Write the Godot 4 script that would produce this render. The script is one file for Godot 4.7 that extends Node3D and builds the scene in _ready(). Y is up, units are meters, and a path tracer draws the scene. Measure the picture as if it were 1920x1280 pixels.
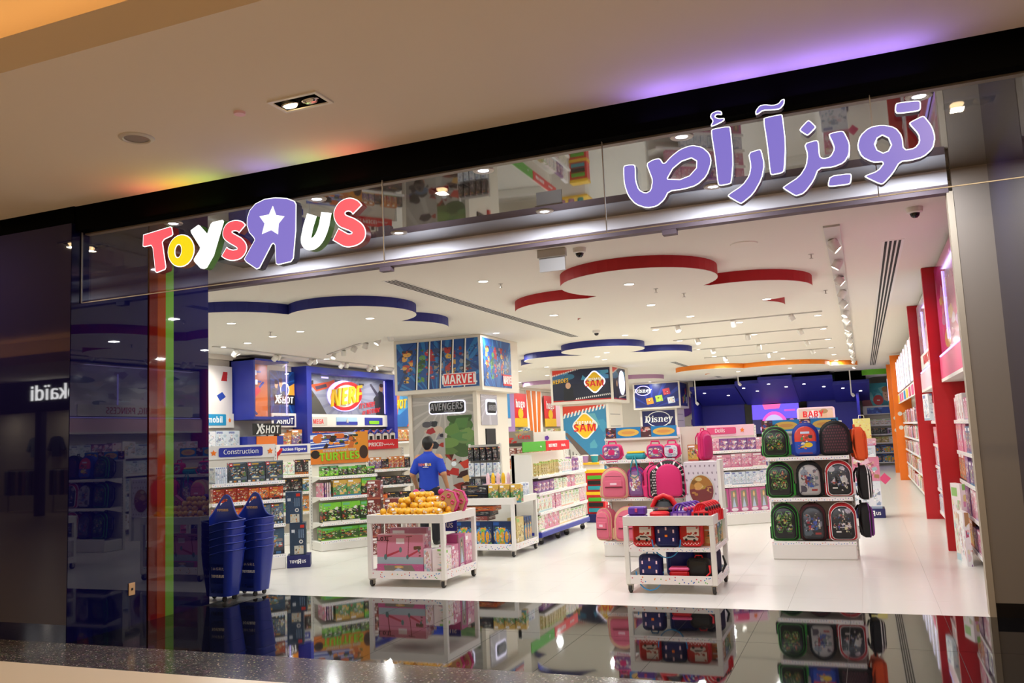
extends Node3D
# A toy shop seen from the mall passage: glass sign band, dark blue glass walls, bright shop interior.

var M := {}
var taken := {}
var rng := RandomNumberGenerator.new()
const CEIL := 3.66
const ORD := ["first", "second", "third", "fourth", "fifth", "sixth", "seventh", "eighth", "ninth", "tenth", "eleventh", "twelfth", "thirteenth", "fourteenth", "fifteenth", "sixteenth", "seventeenth", "eighteenth", "nineteenth", "twentieth"]

class MB:
	var v := PackedVector3Array()
	var n := PackedVector3Array()
	var t := PackedVector2Array()
	var xf := Transform3D.IDENTITY
	func tri(a: Vector3, b: Vector3, c: Vector3, na: Vector3, nb: Vector3, nc: Vector3, ta := Vector2.ZERO, tb := Vector2.ZERO, tc := Vector2.ZERO) -> void:
		if (b - a).cross(c - a).dot(na + nb + nc) > 0.0:
			v.append(xf * a); v.append(xf * c); v.append(xf * b)
			n.append((xf.basis * na).normalized()); n.append((xf.basis * nc).normalized()); n.append((xf.basis * nb).normalized())
			t.append(ta); t.append(tc); t.append(tb)
		else:
			v.append(xf * a); v.append(xf * b); v.append(xf * c)
			n.append((xf.basis * na).normalized()); n.append((xf.basis * nb).normalized()); n.append((xf.basis * nc).normalized())
			t.append(ta); t.append(tb); t.append(tc)
	# corners: bottom-left, bottom-right, top-right, top-left as seen from the front
	func quad(a: Vector3, b: Vector3, c: Vector3, d: Vector3, nn: Vector3, u := Rect2(0, 0, 1, 1)) -> void:
		var p := u.position
		var e := u.end
		tri(a, b, c, nn, nn, nn, Vector2(p.x, e.y), Vector2(e.x, e.y), Vector2(e.x, p.y))
		tri(a, c, d, nn, nn, nn, Vector2(p.x, e.y), Vector2(e.x, p.y), Vector2(p.x, p.y))
	func box(lo: Vector3, hi: Vector3, uf := Rect2(0, 0, 1, 1), us := Rect2(0, 0, 1, 1), ut := Rect2(0, 0, 1, 1)) -> void:
		quad(Vector3(lo.x, lo.y, hi.z), Vector3(hi.x, lo.y, hi.z), Vector3(hi.x, hi.y, hi.z), Vector3(lo.x, hi.y, hi.z), Vector3.BACK, uf)
		quad(Vector3(hi.x, lo.y, lo.z), Vector3(lo.x, lo.y, lo.z), Vector3(lo.x, hi.y, lo.z), Vector3(hi.x, hi.y, lo.z), Vector3.FORWARD, uf)
		quad(Vector3(hi.x, lo.y, hi.z), Vector3(hi.x, lo.y, lo.z), Vector3(hi.x, hi.y, lo.z), Vector3(hi.x, hi.y, hi.z), Vector3.RIGHT, us)
		quad(Vector3(lo.x, lo.y, lo.z), Vector3(lo.x, lo.y, hi.z), Vector3(lo.x, hi.y, hi.z), Vector3(lo.x, hi.y, lo.z), Vector3.LEFT, us)
		quad(Vector3(lo.x, hi.y, hi.z), Vector3(hi.x, hi.y, hi.z), Vector3(hi.x, hi.y, lo.z), Vector3(lo.x, hi.y, lo.z), Vector3.UP, ut)
		quad(Vector3(lo.x, lo.y, lo.z), Vector3(hi.x, lo.y, lo.z), Vector3(hi.x, lo.y, hi.z), Vector3(lo.x, lo.y, hi.z), Vector3.DOWN, ut)
	func cb(c: Vector3, s: Vector3) -> void:
		box(c - s / 2, c + s / 2)
	# box with chamfered edges
	func rb(lo: Vector3, hi: Vector3, r: float) -> void:
		var c := (lo + hi) / 2
		var h := (hi - lo) / 2
		for ax in 3:
			for s in [-1.0, 1.0]:
				var nn := Vector3.ZERO
				nn[ax] = s
				var b: int = (ax + 1) % 3
				var d: int = (ax + 2) % 3
				var q := []
				for k in [[-1, -1], [1, -1], [1, 1], [-1, 1]]:
					var p := Vector3.ZERO
					p[ax] = s * h[ax]
					p[b] = k[0] * (h[b] - r)
					p[d] = k[1] * (h[d] - r)
					q.append(c + p)
				quad(q[0], q[1], q[2], q[3], nn)
		for ax in 3:
			var b: int = (ax + 1) % 3
			var d: int = (ax + 2) % 3
			for k in [[-1, -1], [1, -1], [1, 1], [-1, 1]]:
				var n1 := Vector3.ZERO
				n1[b] = k[0]
				var n2 := Vector3.ZERO
				n2[d] = k[1]
				var e := []
				for s in [-1.0, 1.0]:
					var p := Vector3.ZERO
					p[ax] = s * (h[ax] - r)
					p[b] = k[0] * h[b]
					p[d] = k[1] * (h[d] - r)
					var p2 := p
					p2[b] = k[0] * (h[b] - r)
					p2[d] = k[1] * h[d]
					e.append(c + p); e.append(c + p2)
				var m := n1 + n2
				tri(e[0], e[2], e[3], m, m, m)
				tri(e[0], e[3], e[1], m, m, m)
		for sx in [-1, 1]:
			for sy in [-1, 1]:
				for sz in [-1, 1]:
					var s := Vector3(sx, sy, sz)
					tri(c + s * Vector3(h.x, h.y - r, h.z - r), c + s * Vector3(h.x - r, h.y, h.z - r), c + s * Vector3(h.x - r, h.y - r, h.z), s, s, s)
	# polygon in xy, from z0 (back) to z1 (front)
	func prism(poly: PackedVector2Array, z0: float, z1: float, front := true, back := true, sides := true, uvr := Rect2()) -> void:
		var lo := Vector2(1e9, 1e9)
		var hi := Vector2(-1e9, -1e9)
		for p in poly:
			lo = lo.min(p); hi = hi.max(p)
		var ids := Geometry2D.triangulate_polygon(poly)
		var w := (hi - lo).max(Vector2(0.0001, 0.0001))
		for k in range(0, ids.size(), 3):
			var a := poly[ids[k]]; var b := poly[ids[k + 1]]; var c := poly[ids[k + 2]]
			var ua := Vector2((a.x - lo.x) / w.x, (hi.y - a.y) / w.y); var ub := Vector2((b.x - lo.x) / w.x, (hi.y - b.y) / w.y); var uc := Vector2((c.x - lo.x) / w.x, (hi.y - c.y) / w.y)
			if uvr.size.x > 0:
				ua = uvr.position + ua * uvr.size; ub = uvr.position + ub * uvr.size; uc = uvr.position + uc * uvr.size
			if front: tri(Vector3(a.x, a.y, z1), Vector3(b.x, b.y, z1), Vector3(c.x, c.y, z1), Vector3.BACK, Vector3.BACK, Vector3.BACK, ua, ub, uc)
			if back: tri(Vector3(a.x, a.y, z0), Vector3(b.x, b.y, z0), Vector3(c.x, c.y, z0), Vector3.FORWARD, Vector3.FORWARD, Vector3.FORWARD, ua, ub, uc)
		if sides: walls(poly, z0, z1)
	func walls(poly: PackedVector2Array, z0: float, z1: float) -> void:
		var sgn := -1.0 if Geometry2D.is_polygon_clockwise(poly) else 1.0
		var m := poly.size()
		for i in m:
			var a := poly[i]; var b := poly[(i + 1) % m]
			var d := (b - a)
			var nn := Vector3(d.y, -d.x, 0) * sgn
			if nn.length() < 1e-7: continue
			quad(Vector3(a.x, a.y, z0), Vector3(b.x, b.y, z0), Vector3(b.x, b.y, z1), Vector3(a.x, a.y, z1), nn.normalized())
	# profile of Vector2(radius, y), turned about y
	func lathe(pr: Array, seg := 16) -> void:
		for i in pr.size() - 1:
			var p: Vector2 = pr[i]; var q: Vector2 = pr[i + 1]
			var d := q - p
			var sl := Vector2(d.y, -d.x).normalized()
			for k in seg:
				var a0 := TAU * k / seg; var a1 := TAU * (k + 1) / seg
				var c0 := Vector3(cos(a0), 0, sin(a0)); var c1 := Vector3(cos(a1), 0, sin(a1))
				var n0 := c0 * sl.x + Vector3.UP * sl.y; var n1 := c1 * sl.x + Vector3.UP * sl.y
				var A := c0 * p.x + Vector3.UP * p.y; var B := c1 * p.x + Vector3.UP * p.y
				var C := c1 * q.x + Vector3.UP * q.y; var D := c0 * q.x + Vector3.UP * q.y
				if q.x > 1e-5: tri(A, C, D, n0, n1, n0, Vector2(float(k) / seg, 0), Vector2(float(k + 1) / seg, 1), Vector2(float(k) / seg, 1))
				if p.x > 1e-5: tri(A, B, C, n0, n1, n1, Vector2(float(k) / seg, 0), Vector2(float(k + 1) / seg, 0), Vector2(float(k + 1) / seg, 1))
	func ball(c: Vector3, r: float, seg := 12, rings := 8) -> void:
		for i in rings:
			for k in seg:
				var q := []
				var uv := []
				for e in [[i, k], [i, k + 1], [i + 1, k + 1], [i + 1, k]]:
					var th: float = PI * e[0] / rings
					var ph: float = TAU * e[1] / seg
					q.append(Vector3(sin(th) * cos(ph), cos(th), sin(th) * sin(ph)))
					uv.append(Vector2(float(e[1]) / seg, float(e[0]) / rings))
				if i > 0: tri(c + q[0] * r, c + q[1] * r, c + q[2] * r, q[0], q[1], q[2], uv[0], uv[1], uv[2])
				if i < rings - 1: tri(c + q[0] * r, c + q[2] * r, c + q[3] * r, q[0], q[2], q[3], uv[0], uv[2], uv[3])
	func tube(pts: Array, r: float, seg := 6, shut := false, flat := 1.0) -> void:
		var m := pts.size()
		var rings := []
		for i in m:
			var a: Vector3 = pts[(i - 1 + m) % m] if (i > 0 or shut) else pts[i]
			var b: Vector3 = pts[(i + 1) % m] if (i < m - 1 or shut) else pts[i]
			var d := (b - a).normalized()
			var u := d.cross(Vector3.UP)
			if u.length() < 0.1: u = d.cross(Vector3.RIGHT)
			u = u.normalized()
			var w := u.cross(d).normalized()
			var ring := []
			for k in seg:
				var an := TAU * k / seg
				ring.append((u * cos(an) + w * sin(an) * flat) * r)
			rings.append(ring)
		for i in (m if shut else m - 1):
			var j := (i + 1) % m
			for k in seg:
				var l := (k + 1) % seg
				var A: Vector3 = rings[i][k]; var B: Vector3 = rings[i][l]; var C: Vector3 = rings[j][l]; var D: Vector3 = rings[j][k]
				tri(pts[i] + A, pts[i] + B, pts[j] + C, A, B, C)
				tri(pts[i] + A, pts[j] + C, pts[j] + D, A, C, D)
	# soft cushion over an outline in xy: back at z=0, bulging to depth d, edge rounding r
	func pillow(poly: PackedVector2Array, d: float, r: float, uvr := Rect2()) -> void:
		var c := Vector2.ZERO
		var lo := Vector2(1e9, 1e9)
		var hi := Vector2(-1e9, -1e9)
		for p in poly:
			c += p; lo = lo.min(p); hi = hi.max(p)
		c /= poly.size()
		var rad := (hi - lo).x / 2
		var lv := [[r, 0.0, -0.8], [r * 0.3, r * 0.3, -0.3], [0.0, r, 0.0], [0.0, d - r, 0.0], [r * 0.3, d - r * 0.3, 0.7], [r, d, 1.5]]
		var m := poly.size()
		var uvf := func(p: Vector2) -> Vector2:
			var u := Vector2((p.x - lo.x) / (hi.x - lo.x), (hi.y - p.y) / (hi.y - lo.y))
			return uvr.position + u * uvr.size if uvr.size.x > 0 else u
		for li in lv.size() - 1:
			for i in m:
				var j := (i + 1) % m
				var q := []
				var nn := []
				for e in [[li, i], [li, j], [li + 1, j], [li + 1, i]]:
					var p: Vector2 = poly[e[1]]
					var L: Array = lv[e[0]]
					var s: float = 1.0 - L[0] / rad
					var w := c + (p - c) * s
					q.append(Vector3(w.x, w.y, L[1]))
					var pr: Vector2 = poly[(e[1] + 1) % m] - poly[(e[1] - 1 + m) % m]
					var o := Vector2(pr.y, -pr.x).normalized()
					if o.dot(p - c) < 0: o = -o
					nn.append(Vector3(o.x, o.y, L[2]).normalized())
				tri(q[0], q[1], q[2], nn[0], nn[1], nn[2], uvf.call(poly[i]), uvf.call(poly[j]), uvf.call(poly[j]))
				tri(q[0], q[2], q[3], nn[0], nn[2], nn[3], uvf.call(poly[i]), uvf.call(poly[j]), uvf.call(poly[i]))
		var s2: float = 1.0 - r / rad
		for i in m:
			var j := (i + 1) % m
			var a := c + (poly[i] - c) * s2
			var b := c + (poly[j] - c) * s2
			var o1 := Vector3(a.x - c.x, a.y - c.y, 0).normalized() * 0.35 + Vector3.BACK
			var o2 := Vector3(b.x - c.x, b.y - c.y, 0).normalized() * 0.35 + Vector3.BACK
			tri(Vector3(c.x, c.y, d + r * 0.25), Vector3(a.x, a.y, d), Vector3(b.x, b.y, d), Vector3.BACK, o1, o2, uvf.call(c), uvf.call(poly[i]), uvf.call(poly[j]))
			tri(Vector3(c.x, c.y, 0), Vector3(a.x, a.y, 0), Vector3(b.x, b.y, 0), Vector3.FORWARD, Vector3.FORWARD, Vector3.FORWARD)
	func mesh() -> ArrayMesh:
		var arr := []
		arr.resize(Mesh.ARRAY_MAX)
		arr[Mesh.ARRAY_VERTEX] = v
		arr[Mesh.ARRAY_NORMAL] = n
		arr[Mesh.ARRAY_TEX_UV] = t
		var am := ArrayMesh.new()
		am.add_surface_from_arrays(Mesh.PRIMITIVE_TRIANGLES, arr)
		return am

func numbered(s: String) -> String:
	if not taken.has(s):
		taken[s] = 0
		return s
	taken[s] += 1
	return "%s_%03d" % [s, taken[s]]

func part(parent: Node, called: String, m, mat: Material, at := Vector3.ZERO, rot := Vector3.ZERO) -> MeshInstance3D:
	var o := MeshInstance3D.new()
	o.name = called if parent != self else numbered(called)
	o.mesh = m.mesh() if m is MB else m
	o.material_override = mat
	o.position = at
	o.rotation = rot
	parent.add_child(o, true)
	return o

func tag(o: Node, label: String, cat: String, group := "") -> Node:
	o.set_meta("label", label)
	o.set_meta("category", cat)
	if group != "": o.set_meta("group", group)
	return o

func thing(called: String, label: String, cat: String, at := Vector3.ZERO, turn := 0.0, group := "") -> Node3D:
	var o := Node3D.new()
	o.name = numbered(called)
	add_child(o)
	o.position = at
	o.rotation.y = turn
	tag(o, label, cat, group)
	return o

func copy(src: Node3D, at: Vector3, turn: float, label: String) -> Node3D:
	var o: Node3D = src.duplicate()
	o.name = numbered(String(src.name).get_slice("_0", 0))
	add_child(o)
	o.position = at
	o.rotation.y = turn
	o.set_meta("label", label)
	return o

func struct(called: String, m, mat: Material, at := Vector3.ZERO) -> MeshInstance3D:
	var o := part(self, called, m, mat, at)
	o.set_meta("kind", "structure")
	return o

func slab(called: String, lo: Vector3, hi: Vector3, mat: Material) -> MeshInstance3D:
	var b := MB.new()
	b.box(lo, hi)
	return struct(called, b, mat)

func bxm(lo: Vector3, hi: Vector3) -> MB:
	var b := MB.new()
	b.box(lo, hi)
	return b

func rbm(lo: Vector3, hi: Vector3, r: float) -> MB:
	var b := MB.new()
	b.rb(lo, hi, r)
	return b

func mat(key: String, c: Color, rough := 0.6, metal := 0.0, spec := 0.5) -> StandardMaterial3D:
	var m := StandardMaterial3D.new()
	m.resource_name = key
	m.albedo_color = c
	m.roughness = rough
	m.metallic = metal
	m.metallic_specular = spec
	M[key] = m
	return m

func glow(key: String, c: Color, e: float) -> StandardMaterial3D:
	var m := mat(key, c, 0.5)
	m.emission_enabled = true
	m.emission = c
	m.emission_energy_multiplier = e
	return m

func poly2(a: Array) -> PackedVector2Array:
	var p := PackedVector2Array()
	for i in range(0, a.size(), 2): p.append(Vector2(a[i], a[i + 1]))
	return p

func circ(c: Vector2, r: float, seg := 32, ry := -1.0) -> PackedVector2Array:
	var p := PackedVector2Array()
	for i in seg: p.append(c + Vector2(cos(TAU * i / seg) * r, sin(TAU * i / seg) * (r if ry < 0 else ry)))
	return p

func rrect(w: float, h: float, r: float, seg := 4) -> PackedVector2Array:
	var p := PackedVector2Array()
	var cs := [Vector2(w / 2 - r, h / 2 - r), Vector2(-w / 2 + r, h / 2 - r), Vector2(-w / 2 + r, -h / 2 + r), Vector2(w / 2 - r, -h / 2 + r)]
	for q in 4:
		for k in seg + 1:
			var a := PI / 2 * (q + float(k) / seg)
			p.append(cs[q] + Vector2(cos(a), sin(a)) * r)
	return p

var fonts := {}
func words(parent: Node, s: String, h: float, at: Vector3, m: Material, rot := Vector3.ZERO, serif := false, bold := true, shear := 0.0, wide := 1.0, called := "lettering", deep := 0.004) -> MeshInstance3D:
	var key := "%s%s" % [serif, bold]
	if not fonts.has(key):
		var f := SystemFont.new()
		f.font_names = PackedStringArray(["Droid Serif" if serif else "Droid Sans"])
		f.font_weight = 700 if bold else 400
		fonts[key] = f
	var tm := TextMesh.new()
	tm.font = fonts[key]
	tm.text = s
	tm.font_size = 32
	tm.pixel_size = h / 23.0
	tm.depth = deep
	tm.curve_step = 3.0
	var o := part(parent, called, tm, m, at, rot)
	o.basis = o.basis * Basis(Vector3(wide, 0, 0), Vector3(shear, 1, 0), Vector3(0, 0, 1))
	return o

# ---- painting of prints (flat colour only)
var clip := Rect2i(0, 0, 4096, 4096)
func span(im: Image, x: int, y: int, w: int, h: int, c: Color) -> void:
	var r := Rect2i(x, y, w, h).intersection(clip)
	if r.size.x > 0 and r.size.y > 0: im.fill_rect(r, c)

func ipoly(im: Image, pts: Array, c: Color) -> void:
	var y0 := 1e9
	var y1 := -1e9
	for p in pts:
		y0 = minf(y0, p.y); y1 = maxf(y1, p.y)
	for y in range(maxi(0, int(y0)), mini(im.get_height() - 1, int(y1)) + 1):
		var xs := []
		for i in pts.size():
			var a: Vector2 = pts[i]
			var b: Vector2 = pts[(i + 1) % pts.size()]
			if (a.y <= y + 0.5) != (b.y <= y + 0.5):
				xs.append(a.x + (y + 0.5 - a.y) / (b.y - a.y) * (b.x - a.x))
		xs.sort()
		for k in range(0, xs.size() - 1, 2):
			span(im, int(xs[k]), y, maxi(1, int(xs[k + 1]) - int(xs[k])), 1, c)

func iell(im: Image, cx: float, cy: float, rx: float, ry: float, c: Color) -> void:
	for y in range(int(cy - ry), int(cy + ry) + 1):
		var k := 1.0 - pow((y - cy) / ry, 2)
		if k > 0:
			var w := rx * sqrt(k)
			span(im, int(cx - w), y, maxi(1, int(2 * w)), 1, c)

func irect(im: Image, x: float, y: float, w: float, h: float, c: Color) -> void:
	span(im, int(x), int(y), maxi(1, int(w)), maxi(1, int(h)), c)

func tex_mat(key: String, im: Image, rough := 0.45, spec := 0.5) -> StandardMaterial3D:
	im.generate_mipmaps()
	var m := mat(key, Color.WHITE, rough, 0.0, spec)
	m.albedo_texture = ImageTexture.create_from_image(im)
	return m

func hexc(s: String) -> Color:
	return Color.html(s)

var STORE_E := 1.95

func _ready() -> void:
	rng.seed = 20240611
	setup_view()
	setup_materials()
	paint_art()
	build_mall()
	build_front()
	build_store_shell()
	build_ceiling_fittings()
	build_signs()
	build_left_wall()
	build_back()
	build_right_wall()
	build_columns()
	build_gondolas()
	build_carts()
	build_backpacks()
	build_baskets()
	build_person()
	build_extras()

func area(parent: Node, at: Vector3, size: Vector2, e: float, c: Color, rot := Vector3(-PI / 2, 0, 0)) -> void:
	var l := AreaLight3D.new()
	l.name = "lamp_glow"
	l.area_size = size
	l.light_energy = e
	l.light_color = c
	l.shadow_enabled = true
	l.area_range = 40.0
	l.position = at
	l.rotation = rot
	parent.add_child(l, true)

func setup_view() -> void:
	var cam := Camera3D.new()
	cam.name = "camera"
	cam.fov = 2.0 * rad_to_deg(atan(640.0 / 1617.0))
	cam.near = 0.05
	cam.far = 200.0
	cam.transform = Transform3D(Basis(Vector3(0.92585, -0.04375, -0.37536), Vector3(0.08269, 0.99265, 0.08826), Vector3(0.36874, -0.11275, 0.92267)).orthonormalized(), Vector3(0, 1.65, 0))
	add_child(cam)
	cam.current = true
	var we := WorldEnvironment.new()
	we.name = "surroundings"
	var e := Environment.new()
	e.background_mode = Environment.BG_COLOR
	e.background_color = Color(0.02, 0.017, 0.014)
	e.tonemap_mode = Environment.TONE_MAPPER_LINEAR
	e.tonemap_exposure = 1.0
	e.sdfgi_enabled = true
	e.ssao_enabled = true
	e.ssil_enabled = true
	we.environment = e
	add_child(we)

func setup_materials() -> void:
	mat("white", hexc("e9e5dd"), 0.45)
	mat("cream", hexc("e6ded0"), 0.55)
	mat("store_ceiling", hexc("e8e2d6"), 0.9)
	mat("mall_ceiling", hexc("e2d8ca"), 0.9)
	mat("floor_white", hexc("e6e1d8"), 0.24)
	mat("grout", hexc("b9b0a4"), 0.9)
	mat("floor_black", hexc("0b0b0d"), 0.035, 0.0, 0.55)
	mat("grout_black", hexc("5e5a55"), 0.7)
	mat("mall_floor", hexc("d4c2ac"), 0.3)
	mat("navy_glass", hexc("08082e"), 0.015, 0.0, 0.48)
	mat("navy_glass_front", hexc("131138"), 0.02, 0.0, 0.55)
	mat("stripe_red", hexc("4e100c"), 0.03)
	mat("stripe_orange", hexc("6e2a0a"), 0.03)
	mat("stripe_green", hexc("527a2a"), 0.03)
	mat("black", hexc("050505"), 0.9, 0.0, 0.1)
	mat("black_gloss", hexc("050507"), 0.05)
	mat("soffit", hexc("0e0d18"), 0.025, 0.0, 0.72)
	mat("pier", hexc("8a7e72"), 0.6)
	mat("jamb", hexc("b3a48f"), 0.7)
	mat("bulk_trim", hexc("5e4e55"), 0.6)
	mat("bulk_white", hexc("eceaf0"), 0.5)
	mat("skirting", hexc("1c1817"), 0.12)
	mat("bronze", hexc("6d6152"), 0.35)
	mat("chrome", hexc("c8c4bc"), 0.2, 0.9)
	mat("steel", hexc("b9b2a8"), 0.35, 0.6)
	mat("dark", hexc("161515"), 0.5)
	mat("rubber", hexc("2e2b29"), 0.6)
	mat("grey", hexc("8d8883"), 0.5)
	mat("lightgrey", hexc("c9c5be"), 0.5)
	mat("blue", hexc("1c2a86"), 0.4)
	mat("navy", hexc("1a1d5c"), 0.45)
	mat("royal", hexc("26329c"), 0.4)
	mat("red", hexc("c4141e"), 0.4)
	mat("bright_red", hexc("e2202a"), 0.4)
	mat("orange", hexc("f47a16"), 0.4)
	mat("green", hexc("4fae2e"), 0.4)
	mat("lime", hexc("86c822"), 0.4)
	mat("yellow", hexc("f4c320"), 0.4)
	mat("pink", hexc("e0507e"), 0.45)
	mat("pale_pink", hexc("f0c8d4"), 0.45)
	mat("magenta", hexc("c81e6e"), 0.45)
	mat("violet", hexc("6a3aa6"), 0.45)
	mat("lilac", hexc("b48cc4"), 0.5)
	mat("teal", hexc("2a9aa6"), 0.45)
	mat("sky", hexc("2a90d0"), 0.45)
	mat("pale_blue", hexc("a8c8e0"), 0.45)
	mat("wood_tan", hexc("c49a6c"), 0.5)
	mat("cyan_plate", hexc("1e94c8"), 0.4)
	mat("text_white", hexc("fbfaf7"), 0.5)
	mat("text_black", hexc("0a0a0a"), 0.5)
	mat("cloud_red", hexc("b3121a"), 0.6)
	mat("cloud_blue", hexc("20267c"), 0.6)
	mat("cloud_orange", hexc("f58a1e"), 0.6)
	mat("cloud_violet", hexc("b98fb4"), 0.6)
	mat("cloud_green", hexc("6cc02c"), 0.6)
	mat("stage_blue", hexc("2a2c8e"), 0.5)
	mat("slot_dark", hexc("1b1917"), 0.8)
	var gl := mat("pane", Color(0.3, 0.3, 0.34, 0.012), 0.01)
	gl.transparency = BaseMaterial3D.TRANSPARENCY_ALPHA
	var ac := mat("acrylic", Color(0.8, 0.82, 1.0, 0.03), 0.02)
	ac.transparency = BaseMaterial3D.TRANSPARENCY_ALPHA
	glow("lamp", hexc("fff6ea"), 5.0)
	glow("lamp_cool", hexc("e8e6ff"), 9.0)
	glow("lamp_warm", hexc("ffd9a0"), 14.0)
	glow("led_violet", hexc("b4a8ff"), 1.7)
	glow("led_white", hexc("e8e4ff"), 1.7)
	glow("shop_sign_white", hexc("ffffff"), 9.0)
	mat("silver", hexc("9a9aa0"), 0.35)
	glow("cove", hexc("ffb257"), 1.5)
	glow("face_red", hexc("ff5a68"), 0.95)
	M.face_red.albedo_color = hexc("2a2a2a")
	glow("face_yellow", hexc("ffe000"), 0.95)
	M.face_yellow.albedo_color = hexc("2a2a2a")
	glow("face_white", hexc("ffffff"), 1.3)
	M.face_white.albedo_color = hexc("2a2a2a")
	glow("face_violet", hexc("8f7fe0"), 0.8)
	M.face_violet.albedo_color = hexc("2a2a2a")
	glow("edge_white", hexc("ffffff"), 1.5)
	M.edge_white.albedo_color = hexc("2a2a2a")
	mat("side_red", hexc("7c1016"), 0.4)
	mat("side_brown", hexc("8a4a12"), 0.4)
	mat("side_green", hexc("3c7a1c"), 0.4)
	mat("side_navy", hexc("1a1a40"), 0.4)
	# speckled dark granite
	var gi := Image.create(1024, 1024, false, Image.FORMAT_RGB8)
	gi.fill(hexc("3a3534"))
	flecks(gi, 0, 0, 1024, 1024, 9000, ["2c2827", "4a4442", "332e2d", "544d4a"], 26)
	flecks(gi, 0, 0, 1024, 1024, 5000, ["6a625d", "5c5450", "241f1e"], 12)
	flecks(gi, 0, 0, 1024, 1024, 2600, ["a89c92", "c8bdb2", "8a7f77"], 10)
	var gm := tex_mat("granite", gi, 0.14)
	gm.uv1_triplanar = true
	gm.uv1_world_triplanar = true
	gm.uv1_scale = Vector3(0.6, 0.6, 0.6)

func build_mall() -> void:
	# the passage: pale floor, dark granite band, ceiling with a raised coffer
	slab("floor_mall", Vector3(-30, -0.1, -5.28), Vector3(14, 0, 9), M.mall_floor)
	slab("floor_granite_band", Vector3(-30, -0.1, -5.92), Vector3(14, 0, -5.28), M.granite)
	var b := MB.new()
	b.box(Vector3(-30, 4.05, -6.0), Vector3(14, 4.15, -3.61))
	b.box(Vector3(-30, 4.05, 3.6), Vector3(14, 4.15, 9))
	struct("ceiling_mall", b, M.mall_ceiling)
	b = MB.new()
	b.box(Vector3(-30, 4.15, -3.71), Vector3(14, 4.28, -3.61))
	b.box(Vector3(-30, 4.15, 3.6), Vector3(14, 4.28, 3.7))
	struct("trim_1", b, M.mall_ceiling)
	b = MB.new()
	b.box(Vector3(-30, 4.75, -4.3), Vector3(14, 4.85, 4.3))
	b.box(Vector3(-30, 4.15, -4.4), Vector3(14, 4.85, -4.3))
	b.box(Vector3(-30, 4.15, 4.3), Vector3(14, 4.85, 4.4))
	struct("ceiling_coffer", b, M.mall_ceiling)
	slab("wall_mall_end", Vector3(14, 0, -6), Vector3(14.1, 4.85, 9), M.pier)
	slab("wall_mall_far_end", Vector3(-30.1, 0, -6), Vector3(-30, 4.85, 9), M.pier)
	for zz in [-4.0, 4.0]:
		var t := thing("cove_light", "warm hidden light strip in the raised passage ceiling" if zz < 0 else "warm hidden light strip across the passage behind", "light", Vector3(-8, 4.3, zz))
		part(t, "diffuser", bxm(Vector3(-21, 0, -0.05), Vector3(21, 0.04, 0.05)), M.cove)
		area(t, Vector3(0, 0.06, 0), Vector2(42, 0.12), 4.5, hexc("ffc478"), Vector3(PI / 2, 0, 0))
	# recessed twin spot fittings along the passage
	var xs := [-12.4, -7.95, -3.44, 0.95, 5.4]
	var lb := ["twin recessed spotlight far along the passage ceiling", "twin recessed spotlight in the passage ceiling before the dark blue wall", "twin recessed spotlight in the passage ceiling above the shop sign", "twin recessed spotlight in the passage ceiling beside the pier", "twin recessed spotlight further along the passage ceiling"]
	for i in xs.size():
		var t := thing("recessed_spotlight", lb[i], "ceiling light", Vector3(xs[i], 4.05, -4.84), 0.0, "twin recessed spotlights of the passage")
		var fr := MB.new()
		for q in [[-0.2, -0.11, 0.2, -0.085], [-0.2, 0.085, 0.2, 0.11], [-0.2, -0.085, -0.175, 0.085], [0.175, -0.085, 0.2, 0.085]]:
			fr.box(Vector3(q[0], -0.012, q[1]), Vector3(q[2], 0.0, q[3]))
		part(t, "frame", fr, M.white)
		part(t, "housing", bxm(Vector3(-0.175, -0.004, -0.085), Vector3(0.175, 0.002, 0.085)), M.black)
		for s in [-1, 1]:
			var lm := MB.new()
			lm.lathe([Vector2(0.0, -0.03), Vector2(0.04, -0.026), Vector2(0.05, -0.012), Vector2(0.052, 0.0)], 18)
			var o := part(t, "lamp", lm, M.lamp_warm if s < 0 else M.chrome, Vector3(s * 0.085, 0, 0), Vector3(0.25, 0, 0.1))
			var rg := MB.new()
			rg.tube(ring3(0.056, 18), 0.008, 6, true)
			part(o, "ring", rg, M.chrome, Vector3(0, -0.006, 0))
		area(t, Vector3(-0.085, -0.05, 0), Vector2(0.09, 0.09), 4.6, hexc("ffe2b4"))
	for i in 5:
		var t := thing("recessed_spotlight", "twin recessed spotlight across the passage, %s along" % ORD[i], "ceiling light", Vector3(-12.4 + i * 4.45, 4.05, 5.2), 0.0, "twin recessed spotlights of the passage")
		part(t, "housing", bxm(Vector3(-0.175, -0.004, -0.085), Vector3(0.175, 0.002, 0.085)), M.black)
		for s in [-1, 1]:
			var lm := MB.new()
			lm.lathe([Vector2(0.0, -0.03), Vector2(0.04, -0.026), Vector2(0.05, -0.012), Vector2(0.052, 0.0)], 18)
			part(t, "lamp", lm, M.lamp_warm, Vector3(s * 0.085, 0, 0))
		area(t, Vector3(0, -0.05, 0), Vector2(0.25, 0.09), 9.5, hexc("ffe2b4"))
	# ceiling loudspeaker and detector cap
	var sp := thing("ceiling_speaker", "round flush loudspeaker in the passage ceiling", "speaker", Vector3(-4.93, 4.05, -4.84))
	var s1 := MB.new()
	s1.lathe([Vector2(0, -0.006), Vector2(0.09, -0.006)], 28)
	part(sp, "grille", s1, M.grey)
	var s2 := MB.new()
	s2.lathe([Vector2(0.09, -0.008), Vector2(0.1, -0.016), Vector2(0.125, -0.008), Vector2(0.13, 0)], 28)
	part(sp, "rim", s2, M.lightgrey)
	var cp := MB.new()
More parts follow.
